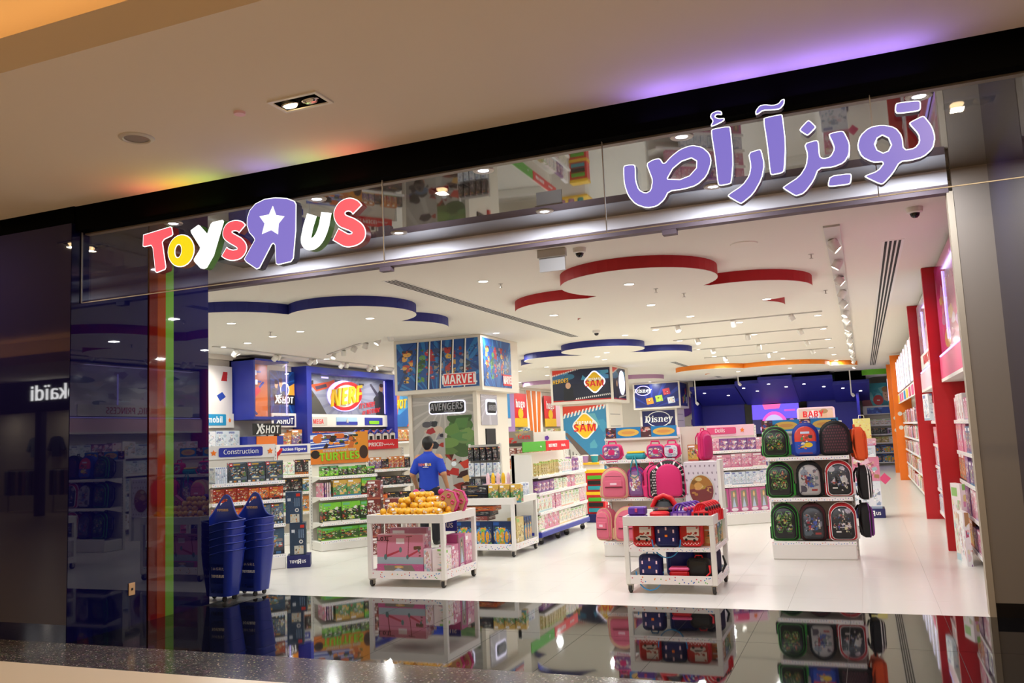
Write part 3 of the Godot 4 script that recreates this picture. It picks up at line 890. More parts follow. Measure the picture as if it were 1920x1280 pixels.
func build_signs() -> void:
	var t := thing("illuminated_sign", "lit multicoloured letters of the shop name on the glass band", "sign", Vector3(0, 0, -5.94))
	var d := 0.075
	var br := 0.0085
	letter(t, poly2([-5.967,3.662,-5.650,3.696,-5.625,3.688,-5.611,3.619,-5.625,3.604,-5.712,3.582,-5.733,3.561,-5.691,3.327,-5.704,3.304,-5.801,3.284,-5.822,3.298,-5.853,3.519,-5.870,3.546,-5.949,3.542,-5.972,3.554]), [], M.face_red, M.side_red, br, d)
	letter(t, poly2([-5.373,3.412,-5.388,3.377,-5.412,3.347,-5.444,3.324,-5.481,3.310,-5.521,3.306,-5.561,3.312,-5.599,3.328,-5.631,3.353,-5.656,3.385,-5.672,3.422,-5.678,3.461,-5.673,3.500,-5.657,3.536,-5.633,3.566,-5.600,3.589,-5.563,3.603,-5.523,3.606,-5.482,3.599,-5.445,3.583,-5.413,3.558,-5.389,3.526,-5.373,3.489,-5.368,3.450]), [poly2([-5.522,3.450,-5.527,3.430,-5.537,3.413,-5.549,3.403,-5.562,3.402,-5.574,3.408,-5.583,3.423,-5.588,3.442,-5.588,3.464,-5.582,3.485,-5.573,3.501,-5.561,3.511,-5.547,3.513,-5.535,3.506,-5.526,3.492,-5.522,3.472])], M.face_yellow, M.side_brown, br, d)
	letter(t, poly2([-5.415,3.629,-5.329,3.668,-5.309,3.659,-5.229,3.575,-5.190,3.658,-5.168,3.671,-5.057,3.676,-5.041,3.659,-5.070,3.583,-5.153,3.368,-5.230,3.268,-5.265,3.259,-5.306,3.272,-5.378,3.343,-5.381,3.363,-5.313,3.442,-5.310,3.462,-5.410,3.606]), [], M.face_white, M.side_green, br, d)
	letter(t, stroke([-4.842,3.562,-4.873,3.592,-4.932,3.606,-4.991,3.592,-5.010,3.541,-4.960,3.496,-4.883,3.450,-4.844,3.396,-4.875,3.353,-4.941,3.344,-5.004,3.362,-5.046,3.391], 0.1), [], M.face_red, M.side_red, br, d)
	letter(t, poly2([-4.494,3.795,-4.375,3.771,-4.295,3.734,-4.278,3.703,-4.285,3.473,-4.314,3.241,-4.340,3.213,-4.473,3.202,-4.499,3.216,-4.506,3.377,-4.519,3.393,-4.534,3.387,-4.663,3.197,-4.698,3.190,-4.808,3.266,-4.832,3.297,-4.717,3.451,-4.726,3.470,-4.775,3.523,-4.798,3.590,-4.795,3.656,-4.768,3.719,-4.706,3.771,-4.607,3.798]), [], M.face_violet, M.side_navy, br, d)
	var star := MB.new()
	star.prism(poly2([-4.517,3.721,-4.486,3.638,-4.400,3.614,-4.460,3.559,-4.469,3.467,-4.538,3.513,-4.633,3.491,-4.604,3.579,-4.657,3.649,-4.557,3.652]), 0.0, 0.008)
	part(t, "star", star, M.face_white)
	letter(t, stroke([-4.126,3.591,-4.165,3.494,-4.190,3.399,-4.178,3.358,-4.143,3.341,-4.096,3.352,-4.048,3.399,-4.008,3.486,-3.983,3.590], 0.105), [], M.face_white, M.side_green, br, d)
	letter(t, stroke([-3.681,3.568,-3.714,3.606,-3.769,3.626,-3.828,3.610,-3.857,3.560,-3.828,3.500,-3.743,3.456,-3.676,3.402,-3.669,3.349,-3.729,3.325,-3.804,3.334,-3.900,3.395], 0.115), [], M.face_red, M.side_red, br, d)
	var lc := [[-5.8, hexc("ff7068")], [-5.5, hexc("ffd400")], [-5.2, hexc("a8e070")], [-4.55, hexc("9f8fff")], [-4.1, hexc("b8e890")], [-3.75, hexc("ff7068")]]
	for q in lc:
		area(t, Vector3(q[0], 3.8, 0.03), Vector2(0.3, 0.04), 0.06, q[1], Vector3(2.1, 0, 0))
	var a := thing("illuminated_sign", "lit violet Arabic letters of the shop name on the glass band", "sign", Vector3(0, 0, -5.94))
	var ar := [[-1.449,3.576,-1.421,3.581,-1.372,3.576,-1.357,3.561,-1.362,3.457,-1.343,3.384,-1.299,3.353,-1.261,3.368,-1.246,3.439,-1.261,3.490,-1.283,3.566,-1.234,3.589,-1.179,3.592,-1.155,3.542,-1.105,3.589,-1.035,3.632,-0.954,3.649,-0.877,3.622,-0.828,3.563,-0.820,3.501,-0.859,3.406,-0.934,3.350,-1.028,3.336,-1.132,3.338,-1.165,3.282,-1.222,3.242,-1.297,3.239,-1.377,3.278,-1.428,3.348,-1.451,3.435,-1.453,3.506],
		[-0.815,3.724,-0.797,3.739,-0.687,3.738,-0.675,3.720,-0.672,3.490,-0.696,3.333,-0.716,3.325,-0.780,3.323,-0.794,3.342,-0.799,3.524],
		[-0.726,3.822,-0.728,3.852,-0.762,3.863,-0.801,3.852,-0.813,3.824,-0.794,3.793,-0.813,3.763,-0.802,3.750,-0.716,3.776,-0.711,3.801,-0.751,3.804,-0.777,3.820,-0.764,3.833],
		[-0.575,3.527,-0.498,3.541,-0.484,3.532,-0.469,3.430,-0.495,3.329,-0.558,3.233,-0.638,3.178,-0.656,3.181,-0.732,3.242,-0.727,3.258,-0.628,3.309,-0.580,3.368,-0.565,3.433],
		[-0.460,3.748,-0.439,3.755,-0.339,3.759,-0.328,3.748,-0.322,3.551,-0.345,3.364,-0.364,3.348,-0.432,3.344,-0.443,3.360,-0.447,3.559],
		[-0.506,3.781,-0.506,3.811,-0.476,3.845,-0.438,3.847,-0.389,3.831,-0.352,3.835,-0.332,3.858,-0.307,3.862,-0.312,3.821,-0.343,3.791,-0.392,3.793,-0.454,3.803,-0.487,3.783],
		[-0.211,3.529,-0.132,3.542,-0.115,3.528,-0.117,3.425,-0.095,3.408,-0.053,3.414,-0.026,3.461,-0.034,3.501,-0.055,3.563,-0.035,3.573,0.030,3.577,0.047,3.565,0.075,3.482,0.066,3.407,0.030,3.355,-0.042,3.335,-0.130,3.343,-0.166,3.264,-0.231,3.190,-0.280,3.178,-0.298,3.183,-0.370,3.246,-0.361,3.258,-0.258,3.311,-0.211,3.375,-0.195,3.451],
		[-0.231,3.634,-0.175,3.685,-0.159,3.680,-0.125,3.634,-0.126,3.621,-0.177,3.578,-0.191,3.581,-0.228,3.616],
		[-0.067,3.285,0.059,3.283,0.069,3.266,0.059,3.217,0.046,3.206,-0.076,3.208,-0.086,3.226],
		[0.113,3.450,0.136,3.523,0.197,3.570,0.277,3.574,0.354,3.542,0.390,3.478,0.390,3.384,0.451,3.386,0.481,3.419,0.480,3.469,0.432,3.546,0.439,3.560,0.513,3.588,0.529,3.581,0.566,3.510,0.578,3.433,0.558,3.362,0.500,3.316,0.422,3.304,0.361,3.308,0.316,3.240,0.255,3.180,0.232,3.177,0.141,3.242,0.148,3.254,0.224,3.273,0.267,3.323,0.200,3.328,0.135,3.376],
		[0.376,3.702,0.500,3.694,0.515,3.679,0.511,3.632,0.494,3.619,0.372,3.624,0.357,3.642,0.363,3.686]]
	var hs := {0: [poly2([-1.135,3.432,-1.091,3.497,-1.028,3.538,-0.960,3.551,-0.927,3.525,-0.932,3.478,-0.982,3.432,-1.049,3.415])], 9: [poly2([0.224,3.450,0.242,3.485,0.271,3.499,0.303,3.475,0.316,3.428,0.296,3.394,0.267,3.386,0.235,3.410])]}
	for i in ar.size():
		letter(a, smooth(poly2(ar[i])), hs.get(i, []), M.face_violet, M.side_navy, 0.0075, 0.06)
	for x in [-1.1, -0.6, -0.1, 0.35]:
		area(a, Vector3(x, 3.84, 0.03), Vector2(0.4, 0.04), 0.13, hexc("9a7cff"), Vector3(2.2, 0, 0))

# one round of corner cutting
func smooth(p: PackedVector2Array) -> PackedVector2Array:
	var r := PackedVector2Array()
	for i in p.size():
		var a := p[i]
		var b := p[(i + 1) % p.size()]
		r.append(a.lerp(b, 0.2)); r.append(a.lerp(b, 0.8))
	return r

const T := 128
var AT: StandardMaterial3D

func tile(f: int, k: int) -> Rect2:
	return Rect2((k % 16) / 16.0 + 0.0006, f / 16.0 + 0.0006, 1 / 16.0 - 0.0012, 1 / 16.0 - 0.0012)

func pick(a: Array) -> Color:
	return hexc(a[rng.randi() % a.size()])

func splat(im: Image, ox: float, oy: float, w: float, h: float, n: int, cols: Array, s0 := 6.0, s1 := 22.0) -> void:
	var old := clip
	clip = clip.intersection(Rect2i(int(ox), int(oy), int(w), int(h)))
	for i in n:
		var x := ox + rng.randf() * w
		var y := oy + rng.randf() * h
		var r := rng.randf_range(s0, s1)
		var c := pick(cols)
		c = c.lerp(Color(rng.randf(), rng.randf(), rng.randf()), 0.06)
		var kind := rng.randf()
		if kind < 0.3:
			iell(im, x, y, r, r * rng.randf_range(0.4, 0.9), c)
		else:
			var pts := []
			var a0 := rng.randf() * TAU
			var m := 3 + rng.randi() % 4
			for k in m:
				var rr := r * rng.randf_range(0.45, 1.4)
				pts.append(Vector2(x + cos(a0 + k * TAU / m) * rr, y + sin(a0 + k * TAU / m) * rr * 0.8))
			ipoly(im, pts, c)
	clip = old

# small scattered bits that break up a print
func flecks(im: Image, ox: float, oy: float, w: float, h: float, n: int, cols: Array, s: float) -> void:
	for i in n:
		var c := pick(cols).lerp(Color(rng.randf(), rng.randf(), rng.randf()), 0.12)
		irect(im, ox + rng.randf() * (w - s), oy + rng.randf() * (h - s), rng.randf_range(1, s), rng.randf_range(1, s * 0.7), c)

func paint_art() -> void:
	var im := Image.create(2048, 2048, false, Image.FORMAT_RGB8)
	# rows of package fronts: [grounds], [picture colours], [badge colours], style
	var fam := [
		[["4a5258", "56687a", "3a4248", "62707c", "3c5468"], ["8a7f70", "a89a86", "1e2022", "d08430", "5d7a4a", "8cb0c8", "d8c898", "e4e4e0", "a83c30", "3a6a98"], ["c82420"], 1],
		[["5cae34", "3c5c2c", "7cc83c", "2a3a22"], ["161614", "8cc84a", "d8c440", "3a3a34", "76488c", "d4dca8", "a03028", "e8e4dc", "4a8a34"], ["6ab888"], 2],
		[["c4542a", "94301e", "dc7030"], ["e0a848", "2a201c", "d0c8b8", "7a2018", "e8c878", "484440", "f0e8d8", "c03020"], ["b82c28"], 1],
		[["d892a8", "e2b0bc", "cc7896"], ["f4dce2", "f0e4d8", "b86284", "e0b8a8", "fbf2f2", "c8b0d0", "d0688c"], ["ffffff"], 2],
		[["efe6da", "f0e2e2", "ece8da", "e4ece0"], ["e8b49c", "ecd090", "a8c890", "e4aabc", "b4d0d8", "f8f2e8", "c8a890"], ["8cc060"], 2],
		[["1e1e20", "2a2a2e", "18181c"], ["4a4a4e", "7c2c2a", "c8c4bc", "2e3c4c", "6e6a64", "98948c"], ["a83028"], 1],
		[["1c3258", "223e6c", "182a48"], ["d8983c", "5a98c8", "80b45c", "e0b054", "345f98", "e8e4d8"], ["2a50a0"], 3],
		[["74322e", "84403a", "642a28"], ["e8e0d8", "b0a49c", "b0644c", "2a2020", "f4f0ea", "8c6a60"], ["f4f0ea"], 2],
		[["dfe4ea", "e6e6ec", "d0dae4"], ["b0bece", "e0ccce", "98a8be", "f6f6f8", "c8ced8", "8898b0"], ["7884b4"], 2],
		[["b8483c", "44749c", "d8b050", "5c9458", "cc8044", "74588c"], ["f4f0e8", "c85c4c", "4a80a8", "e0c068", "68a064", "2a2a2e", "d8c8b0"], ["ffffff"], 2],
		[["c0a860", "ccb470", "b09850"], ["806038", "e8d898", "f4ecd0", "9a7c48", "d8d0b0"], ["8cc060"], 2],
		[["c0508a", "c86694", "b04880"], ["f4e4da"], ["ffffff"], 4],
		[["2c3c50", "31435a"], ["6a90b8", "d8a04a", "c8ccd0"], ["c83020"], 5],
		[["121213", "151714"], ["4c7a38", "86a04a", "b8783c", "6c5a80", "a04c34", "5c7a40", "2a3020", "a8b880"], ["4aa83a"], 6],
		[["2e3034", "a8a4a0", "33363c"], ["5c6068", "983430", "34508c", "c8a880", "a8a8ac", "161618", "484c54"], ["b03030"], 7],
		[["dc8aa6", "ecd4dc", "f4f0f0", "80508c"], ["f0d0da", "eedcb8", "c0587c", "a8ccd4", "b8805c", "ffffff", "e0b0a0"], ["ffffff"], 8]]
	for f in 16:
		for k in 16:
			var ox := float(k * T)
			var oy := float(f * T)
			var q: Array = fam[f]
			clip = Rect2i(k * T, f * T, T, T)
			var g := pick(q[0])
			irect(im, ox, oy, T, T, g)
			var st: int = q[3]
			if st == 1:
				ipoly(im, [Vector2(ox, oy + 30), Vector2(ox + T - 1, oy + 4), Vector2(ox + T - 1, oy + 90), Vector2(ox, oy + 110)], pick(q[0]))
				splat(im, ox + 8, oy + 30, T - 16, 70, 16, q[1], 5, 18)
				splat(im, ox + 20, oy + 45, T - 40, 45, 14, q[1], 2, 8)
				irect(im, ox + 6, oy + 6, 22, 20, pick(q[2]))
				irect(im, ox + 10, oy + 12, 14, 7, Color.WHITE)
				irect(im, ox + 34, oy + 10, 46, 9, hexc("c89a3a"))
				irect(im, ox, oy + 108, T, 20, pick([q[0][0], "e08020", "1c2430"]))
				for e in 4: irect(im, ox + 6 + e * 30, oy + 112, 18, 11, pick(q[1]))
			elif st == 2:
				ipoly(im, [Vector2(ox, oy + 60), Vector2(ox + T - 1, oy + 30), Vector2(ox + T - 1, oy + T - 1), Vector2(ox, oy + T - 1)], pick(q[0]))
				splat(im, ox + 6, oy + 28, T - 12, 84, 18, q[1], 5, 20)
				splat(im, ox + 12, oy + 36, T - 24, 66, 18, q[1], 2, 7)
				irect(im, ox + 10, oy + 8, rng.randf_range(40, 90), 14, pick(q[2]))
				irect(im, ox, oy + 116, T, 12, pick(q[1]))
			elif st == 3:
				irect(im, ox, oy, T, 26, hexc("122a54"))
				irect(im, ox + 6, oy + 5, 38, 15, hexc("24549c"))
				iell(im, ox + 64, oy + 74, 56, 44, hexc("e89a24"))
				for e in 3:
					var cx := ox + 34 + e * 30.0
					iell(im, cx, oy + 74, 20, 38, [hexc("4a9ad8"), hexc("78c048"), hexc("2c6cb8")][e])
					iell(im, cx, oy + 76, 12, 28, hexc("e8a028"))
				irect(im, ox, oy + 112, T, 16, hexc("101e3c"))
				for e in 5: irect(im, ox + 6 + e * 25, oy + 104, 15, 16, pick(q[1]))
			elif st == 4:
				ipoly(im, [Vector2(ox + 20, oy + 16), Vector2(ox + 96, oy + 10), Vector2(ox + 108, oy + 100), Vector2(ox + 24, oy + 104)], hexc("8c8478"))
				var skin := hexc("e8c0a0")
				var dress := pick(["c8c4cc", "7a2c54", "4c4658", "b8c8dc", "e0d4c8"])
				ipoly(im, [Vector2(ox + 60, oy + 46), Vector2(ox + 86, oy + 102), Vector2(ox + 38, oy + 102)], dress)
				iell(im, ox + 62, oy + 34, 13, 15, pick(["d8b060", "5c3a24", "3a2a20", "c89050"]))
				iell(im, ox + 62, oy + 37, 7, 9, skin)
				iell(im, ox + 64, oy + 114, 44, 10, hexc("f0e4ea"))
			elif st == 5:
				irect(im, ox + 84, oy + 8, 32, 12, hexc("c83020"))
				irect(im, ox + 16, oy + 26, 26, 12, hexc("c8ccd0"))
				for e in 3: irect(im, ox + 72 + e * 16, oy + 26, 6, 34, hexc("7890a8"))
				iell(im, ox + 90, oy + 74, 16, 8, hexc("d8d4cc"))
				iell(im, ox + 90, oy + 74, 9, 4, hexc("31435a"))
				irect(im, ox + 36, oy + 90, 72, 34, hexc("c4c0b0"))
				splat(im, ox + 38, oy + 92, 68, 30, 10, ["c87a3a", "2a2c30", "d8a04a", "8c8878"], 2, 7)
			elif st == 6:
				splat(im, ox + 16, oy + 16, 96, 96, 12, ["1c2418", "2a3420", "1a1a1e"], 8, 20)
				for e in 5:
					var hx: float = ox + [36, 90, 34, 92, 62][e]
					var hy: float = oy + [36, 34, 86, 84, 62][e]
					var pts := []
					for a in 6: pts.append(Vector2(hx + cos(a * TAU / 6) * 26, hy + sin(a * TAU / 6) * 24))
					ipoly(im, pts, hexc("4a8a34"))
					pts = []
					for a in 6: pts.append(Vector2(hx + cos(a * TAU / 6) * 23, hy + sin(a * TAU / 6) * 21))
					ipoly(im, pts, hexc("16180f"))
					splat(im, hx - 17, hy - 14, 34, 28, 7, q[1], 4, 10)
			elif st == 7:
				splat(im, ox + 4, oy + 6, 120, 116, 10, ["50545c", "70747c", "44484e"] if k % 2 == 0 else ["c4c0bc", "a8a4a4", "d0ccc8"], 10, 28)
				if k % 2 == 0:
					splat(im, ox + 24, oy + 40, 40, 60, 5, ["983430", "84302c"], 8, 16)
					splat(im, ox + 50, oy + 30, 42, 70, 9, ["2c4884", "34589c", "1e3468"], 7, 15)
					splat(im, ox + 84, oy + 50, 28, 50, 5, ["c4c0b8", "a8a8ac"], 5, 10)
					irect(im, ox + 76, oy + 108, 40, 9, hexc("983430"))
				else:
					splat(im, ox + 40, oy + 20, 56, 64, 12, ["151517", "1c1c20", "242428", "34343a"], 8, 17)
					irect(im, ox, oy + 88, T, 40, hexc("131315"))
					splat(im, ox + 68, oy + 74, 46, 44, 12, ["d0c8a0", "e8e4d8", "a09878", "3a3830"], 3, 9)
					splat(im, ox + 6, oy + 74, 40, 12, 5, ["983c34", "a85048"], 4, 10)
					irect(im, ox + 20, oy + 102, 32, 6, hexc("dcd8d0"))
			else:
				splat(im, ox + 6, oy + 8, T - 12, T - 18, 12, q[1], 8, 26)
				splat(im, ox + 24, oy + 24, 80, 80, 12, q[1], 3, 10)
			if st != 4 and st != 5:
				flecks(im, ox + 6, oy + 26, T - 12, 84, 55, q[1], 12)
				flecks(im, ox + 4, oy + 4, T - 8, T - 8, 26, q[0], 7)
			else:
				flecks(im, ox + 4, oy + 4, T - 8, T - 8, 24, q[1], 4)
	clip = Rect2i(0, 0, 4096, 4096)
	AT = tex_mat("package_print", im, 0.35)
	# price rails with confetti dots
	var d := Image.create(512, 32, false, Image.FORMAT_RGB8)
	d.fill(hexc("f2eeea"))
	var dc := ["c8284a", "2a3aa0", "4aa83a", "e88a28", "d8506a", "3a8ac8"]
	for i in 20:
		iell(d, 12 + i * 25.6, rng.randf_range(8, 24), 4.0, 4.0, pick(dc))
	var dm := tex_mat("dotted_rail", d, 0.4)
	dm.texture_repeat = true
	# wide dotted base board
	var d2 := Image.create(512, 64, false, Image.FORMAT_RGB8)
	d2.fill(hexc("efe9e6"))
	for i in 30:
		iell(d2, rng.randf_range(8, 504), rng.randf_range(10, 54), 4.0, 4.5, pick(dc))
	tex_mat("dotted_board", d2, 0.4)
	paint_posters()

func poster(key: String, w: int, h: int, bg: String) -> Image:
	var im := Image.create(w, h, false, Image.FORMAT_RGB8)
	im.fill(hexc(bg))
	return im

func rays(im: Image, cx: float, cy: float, n: int, c: Color, wd := 0.05) -> void:
	for i in n:
		var a := TAU * i / n + rng.randf() * 0.2
		ipoly(im, [Vector2(cx, cy), Vector2(cx + cos(a) * 900, cy + sin(a) * 900), Vector2(cx + cos(a + wd) * 900, cy + sin(a + wd) * 900)], c)

# a plain person figure: hair, face, shirt, trousers
func ifig(im: Image, x: float, y: float, s: float, shirt: String, legs: String, hair := "2a1c14", up := false) -> void:
	var sk := hexc("d8a684")
	if up:
		ipoly(im, [Vector2(x - 10 * s, y + 34 * s), Vector2(x - 30 * s, y - 4 * s), Vector2(x - 24 * s, y - 6 * s), Vector2(x - 4 * s, y + 28 * s)], hexc(shirt))
		ipoly(im, [Vector2(x + 8 * s, y + 34 * s), Vector2(x + 32 * s, y - 8 * s), Vector2(x + 38 * s, y - 5 * s), Vector2(x + 14 * s, y + 40 * s)], hexc(shirt))
		iell(im, x + 36 * s, y - 10 * s, 4 * s, 5 * s, sk)
		iell(im, x - 28 * s, y - 8 * s, 4 * s, 5 * s, sk)
	ipoly(im, [Vector2(x - 13 * s, y + 28 * s), Vector2(x + 13 * s, y + 28 * s), Vector2(x + 12 * s, y + 82 * s), Vector2(x - 12 * s, y + 82 * s)], hexc(shirt))
	ipoly(im, [Vector2(x - 12 * s, y + 80 * s), Vector2(x + 1 * s, y + 80 * s), Vector2(x - 12 * s, y + 122 * s), Vector2(x - 30 * s, y + 150 * s), Vector2(x - 36 * s, y + 144 * s)], hexc(legs))
	ipoly(im, [Vector2(x - 2 * s, y + 80 * s), Vector2(x + 12 * s, y + 80 * s), Vector2(x + 18 * s, y + 120 * s), Vector2(x + 16 * s, y + 162 * s), Vector2(x + 8 * s, y + 162 * s), Vector2(x + 6 * s, y + 122 * s)], hexc(legs))
	iell(im, x, y + 14 * s, 9 * s, 12 * s, sk)
	iell(im, x, y + 7 * s, 10 * s, 8 * s, hexc(hair))

func paint_posters() -> void:
	var im := poster("", 512, 320, "1d4f94")
	rays(im, 250, 420, 26, hexc("2f78b8"), 0.06)
	rays(im, 180, -60, 14, hexc("173a78"), 0.05)
	var cs := [["3c2c30", "c84a28", "e8b04a"], ["3f7a34", "5c9a44", "2c5428"], ["a8242c", "24386c", "b83038"], ["1e2c54", "34446c", "9a8478"], ["b0242a", "d8a83c", "8c1c20"], ["3c4450", "7c868e", "8c2a2a"]]
	for i in 6:
		var x: float = [70, 150, 215, 272, 340, 430][i]
		splat(im, x - 34, 50, 68, 160, 14, cs[i], 12, 30)
		splat(im, x - 28, 150, 52, 120, 9, cs[i], 8, 22)
	flecks(im, 0, 40, 512, 220, 160, ["2f78b8", "173a78", "c8b8a8", "1c1e28", "8c3430"], 14)
	tex_mat("poster_panels", im, 0.35)
	im = poster("", 384, 640, "a8a49e")
	rays(im, 200, 40, 22, hexc("bcb8b2"), 0.08)
	splat(im, 200, 130, 180, 360, 16, ["5c8444", "4c7038", "6f9250", "3c5830", "587c40"], 30, 80)
	splat(im, 60, 160, 130, 180, 12, ["8c8c90", "4c4c54", "a83028", "c8b8a8", "2c2c34"], 12, 36)
	splat(im, 150, 380, 190, 240, 16, ["b02c20", "8c2018", "c83c28", "3a1512", "d8b060"], 18, 50)
	splat(im, 20, 420, 130, 200, 12, ["1c1e24", "2c2c34", "4a6c90", "14141a"], 18, 44)
	iell(im, 250, 440, 16, 16, hexc("e8f0f8"))
	tex_mat("poster_grey", im, 0.35)
	im = poster("", 192, 320, "b4b0b8")
	rays(im, 96, 40, 14, hexc("c8c4cc"), 0.1)
	tex_mat("poster_side", im, 0.35)
	im = poster("", 512, 256, "d88a24")
	ipoly(im, [Vector2(0, 0), Vector2(380, 0), Vector2(300, 120), Vector2(0, 140)], hexc("2c4ca8"))
	for i in 9:
		var y := rng.randf() * 120
		ipoly(im, [Vector2(0, y), Vector2(400, y - 20), Vector2(400, y - 14), Vector2(0, y + 10)], hexc("d8e0f0"))
	splat(im, 20, 10, 470, 90, 10, ["e88a28", "d86a20", "f0a040"], 16, 44)
	splat(im, 90, 20, 330, 110, 26, ["3c6a28", "5c8c30", "2a2018", "7a4a24", "1c2a18", "c86024"], 10, 30)
	irect(im, 0, 205, 512, 51, hexc("d87828"))
	iell(im, 470, 170, 40, 56, hexc("3a2618"))
	iell(im, 40, 176, 40, 34, hexc("241c12"))
	tex_mat("poster_shards", im, 0.35)
	im = poster("", 640, 256, "8a8ea4")
	rays(im, 330, 120, 22, hexc("7a7e98"), 0.1)
	ipoly(im, [Vector2(0, 120), Vector2(60, 90), Vector2(120, 170), Vector2(170, 255), Vector2(0, 255)], hexc("4a4844"))
	splat(im, 10, 40, 70, 130, 8, ["4a2c1c", "8c5c3c", "2c2420", "6a4028"], 10, 24)
	ipoly(im, [Vector2(60, 70), Vector2(190, 40), Vector2(230, 24), Vector2(236, 56), Vector2(180, 84), Vector2(100, 110)], hexc("d84a24"))
	ipoly(im, [Vector2(90, 78), Vector2(170, 56), Vector2(176, 76), Vector2(100, 100)], hexc("44364c"))
	irect(im, 232, 26, 44, 14, hexc("2c2838"))
	ipoly(im, [Vector2(560, 255), Vector2(540, 140), Vector2(600, 70), Vector2(636, 110), Vector2(636, 255)], hexc("2a2a30"))
	iell(im, 610, 56, 18, 28, hexc("c89a78"))
	iell(im, 612, 38, 18, 14, hexc("4a3424"))
	ipoly(im, [Vector2(510, 40), Vector2(522, 30), Vector2(590, 110), Vector2(570, 124)], hexc("343048"))
	irect(im, 420, 36, 40, 13, hexc("2c2838"))
	tex_mat("poster_blaster", im, 0.35)
	im = poster("", 256, 256, "12306c")
	rays(im, 120, 80, 16, hexc("1a4c94"), 0.1)
	ipoly(im, [Vector2(150, 110), Vector2(255, 70), Vector2(255, 200), Vector2(190, 180)], hexc("e8902c"))
	iell(im, 150, 110, 50, 44, hexc("e8ecf0"))
	iell(im, 150, 112, 40, 36, hexc("28489c"))
	splat(im, 20, 90, 130, 100, 9, ["3a4048", "565c62", "2c3038"], 16, 34)
	iell(im, 60, 84, 17, 22, hexc("c89a78")); iell(im, 60, 68, 19, 14, hexc("241a14"))
	iell(im, 108, 74, 19, 25, hexc("d0a07c")); iell(im, 108, 56, 21, 15, hexc("2c2018"))
	tex_mat("poster_splash", im, 0.35)
	im = poster("", 256, 256, "3f96d0")
	ipoly(im, [Vector2(0, 255), Vector2(0, 150), Vector2(70, 190), Vector2(150, 130), Vector2(255, 200), Vector2(255, 255)], hexc("2468b0"))
	ipoly(im, [Vector2(120, 255), Vector2(180, 150), Vector2(240, 170), Vector2(255, 255)], hexc("d84a24"))
	ipoly(im, [Vector2(10, 60), Vector2(90, 10), Vector2(60, 190), Vector2(40, 200)], hexc("e8642c"))
	tex_mat("poster_flame", im, 0.35)
	im = poster("", 256, 256, "e8e2e0")
	ifig(im, 76, 40, 1.25, "dcd6da", "3c5468", "33231b", true)
	ipoly(im, [Vector2(215, 30), Vector2(235, 30), Vector2(232, 80), Vector2(205, 80)], hexc("c82c30"))
	ipoly(im, [Vector2(185, 160), Vector2(210, 140), Vector2(226, 165), Vector2(200, 190)], hexc("2c4cb0"))
	tex_mat("poster_jump", im, 0.5)
	# emergency board: dark navy with red stripe and hat figure left plain
	im = poster("", 512, 256, "1a2240")
	splat(im, 0, 20, 500, 70, 12, ["2c6c9c", "3f8cb4", "245a88"], 24, 60)
	irect(im, 0, 118, 512, 140, hexc("161c34"))
	ipoly(im, [Vector2(0, 0), Vector2(220, 0), Vector2(0, 50)], hexc("d83a24"))
	for i in 16: ipoly(im, [Vector2(i * 16, 52 - i * 3.2), Vector2(i * 16 + 9, 50 - i * 3.2), Vector2(i * 16 + 15, 36 - i * 3.2), Vector2(i * 16 + 6, 38 - i * 3.2)], hexc("f0ece4"))
	for i in 18: ipoly(im, [Vector2(200 + i * 18, 248 - i * 1.6), Vector2(210 + i * 18, 246 - i * 1.6), Vector2(216 + i * 18, 232 - i * 1.6), Vector2(206 + i * 18, 234 - i * 1.6)], hexc("f0ece4"))
	irect(im, 0, 246, 512, 10, hexc("b82420"))
	ipoly(im, [Vector2(100, 150), Vector2(180, 150), Vector2(190, 250), Vector2(96, 250)], hexc("10141c"))
	iell(im, 140, 128, 24, 26, hexc("d8a884"))
	tex_mat("poster_rescue", im, 0.35)
	im = poster("", 384, 320, "3a86b0")
	splat(im, 150, 40, 230, 170, 10, ["4a9cbc", "5cb0b8", "2f74a0"], 30, 70)
	ipoly(im, [Vector2(0, 150), Vector2(210, 260), Vector2(210, 320), Vector2(0, 320)], hexc("c8c4bc"))
	for i in 7: irect(im, 12 + i * 28, 200 + i * 12, 9, 50, hexc("5c544c"))
	ipoly(im, [Vector2(0, 130), Vector2(30, 130), Vector2(230, 250), Vector2(384, 240), Vector2(384, 300), Vector2(200, 290)], hexc("6c5c54"))
	ipoly(im, [Vector2(0, 0), Vector2(384, 0), Vector2(384, 4), Vector2(0, 46)], hexc("d84028"))
	for i in 12: ipoly(im, [Vector2(i * 32, 60 - i * 3.6), Vector2(i * 32 + 16, 58 - i * 3.6), Vector2(i * 32 + 30, 34 - i * 3.6), Vector2(i * 32 + 14, 36 - i * 3.6)], hexc("f0ece4"))
	tex_mat("poster_street", im, 0.35)
	im = poster("", 512, 320, "1c2468")
	rays(im, 200, 330, 14, hexc("26388c"), 0.12)
	for q in [[130, 200, "d88a30"], [240, 170, "9cc83c"], [330, 80, "b83a44"], [380, 200, "d8dce0"]]:
		ipoly(im, [Vector2(q[0], q[1]), Vector2(q[0] + 80, q[1] - 14), Vector2(q[0] + 92, q[1] + 70), Vector2(q[0] + 12, q[1] + 84)], hexc(q[2]))
		splat(im, q[0] + 20, q[1] + 6, 56, 60, 5, ["e8d0b0", "c83c40", "2c2420", "f0ece8"], 6, 16)
	tex_mat("poster_squares", im, 0.35)
	im = poster("", 512, 384, "d0508a")
	splat(im, 0, 0, 512, 384, 40, ["e07aa8", "f0b4cc", "c03878", "f4e4ea", "c8a0d0", "e8c878"], 16, 60)
	tex_mat("poster_pink", im, 0.12)
	im = poster("", 512, 384, "d8d4e0")
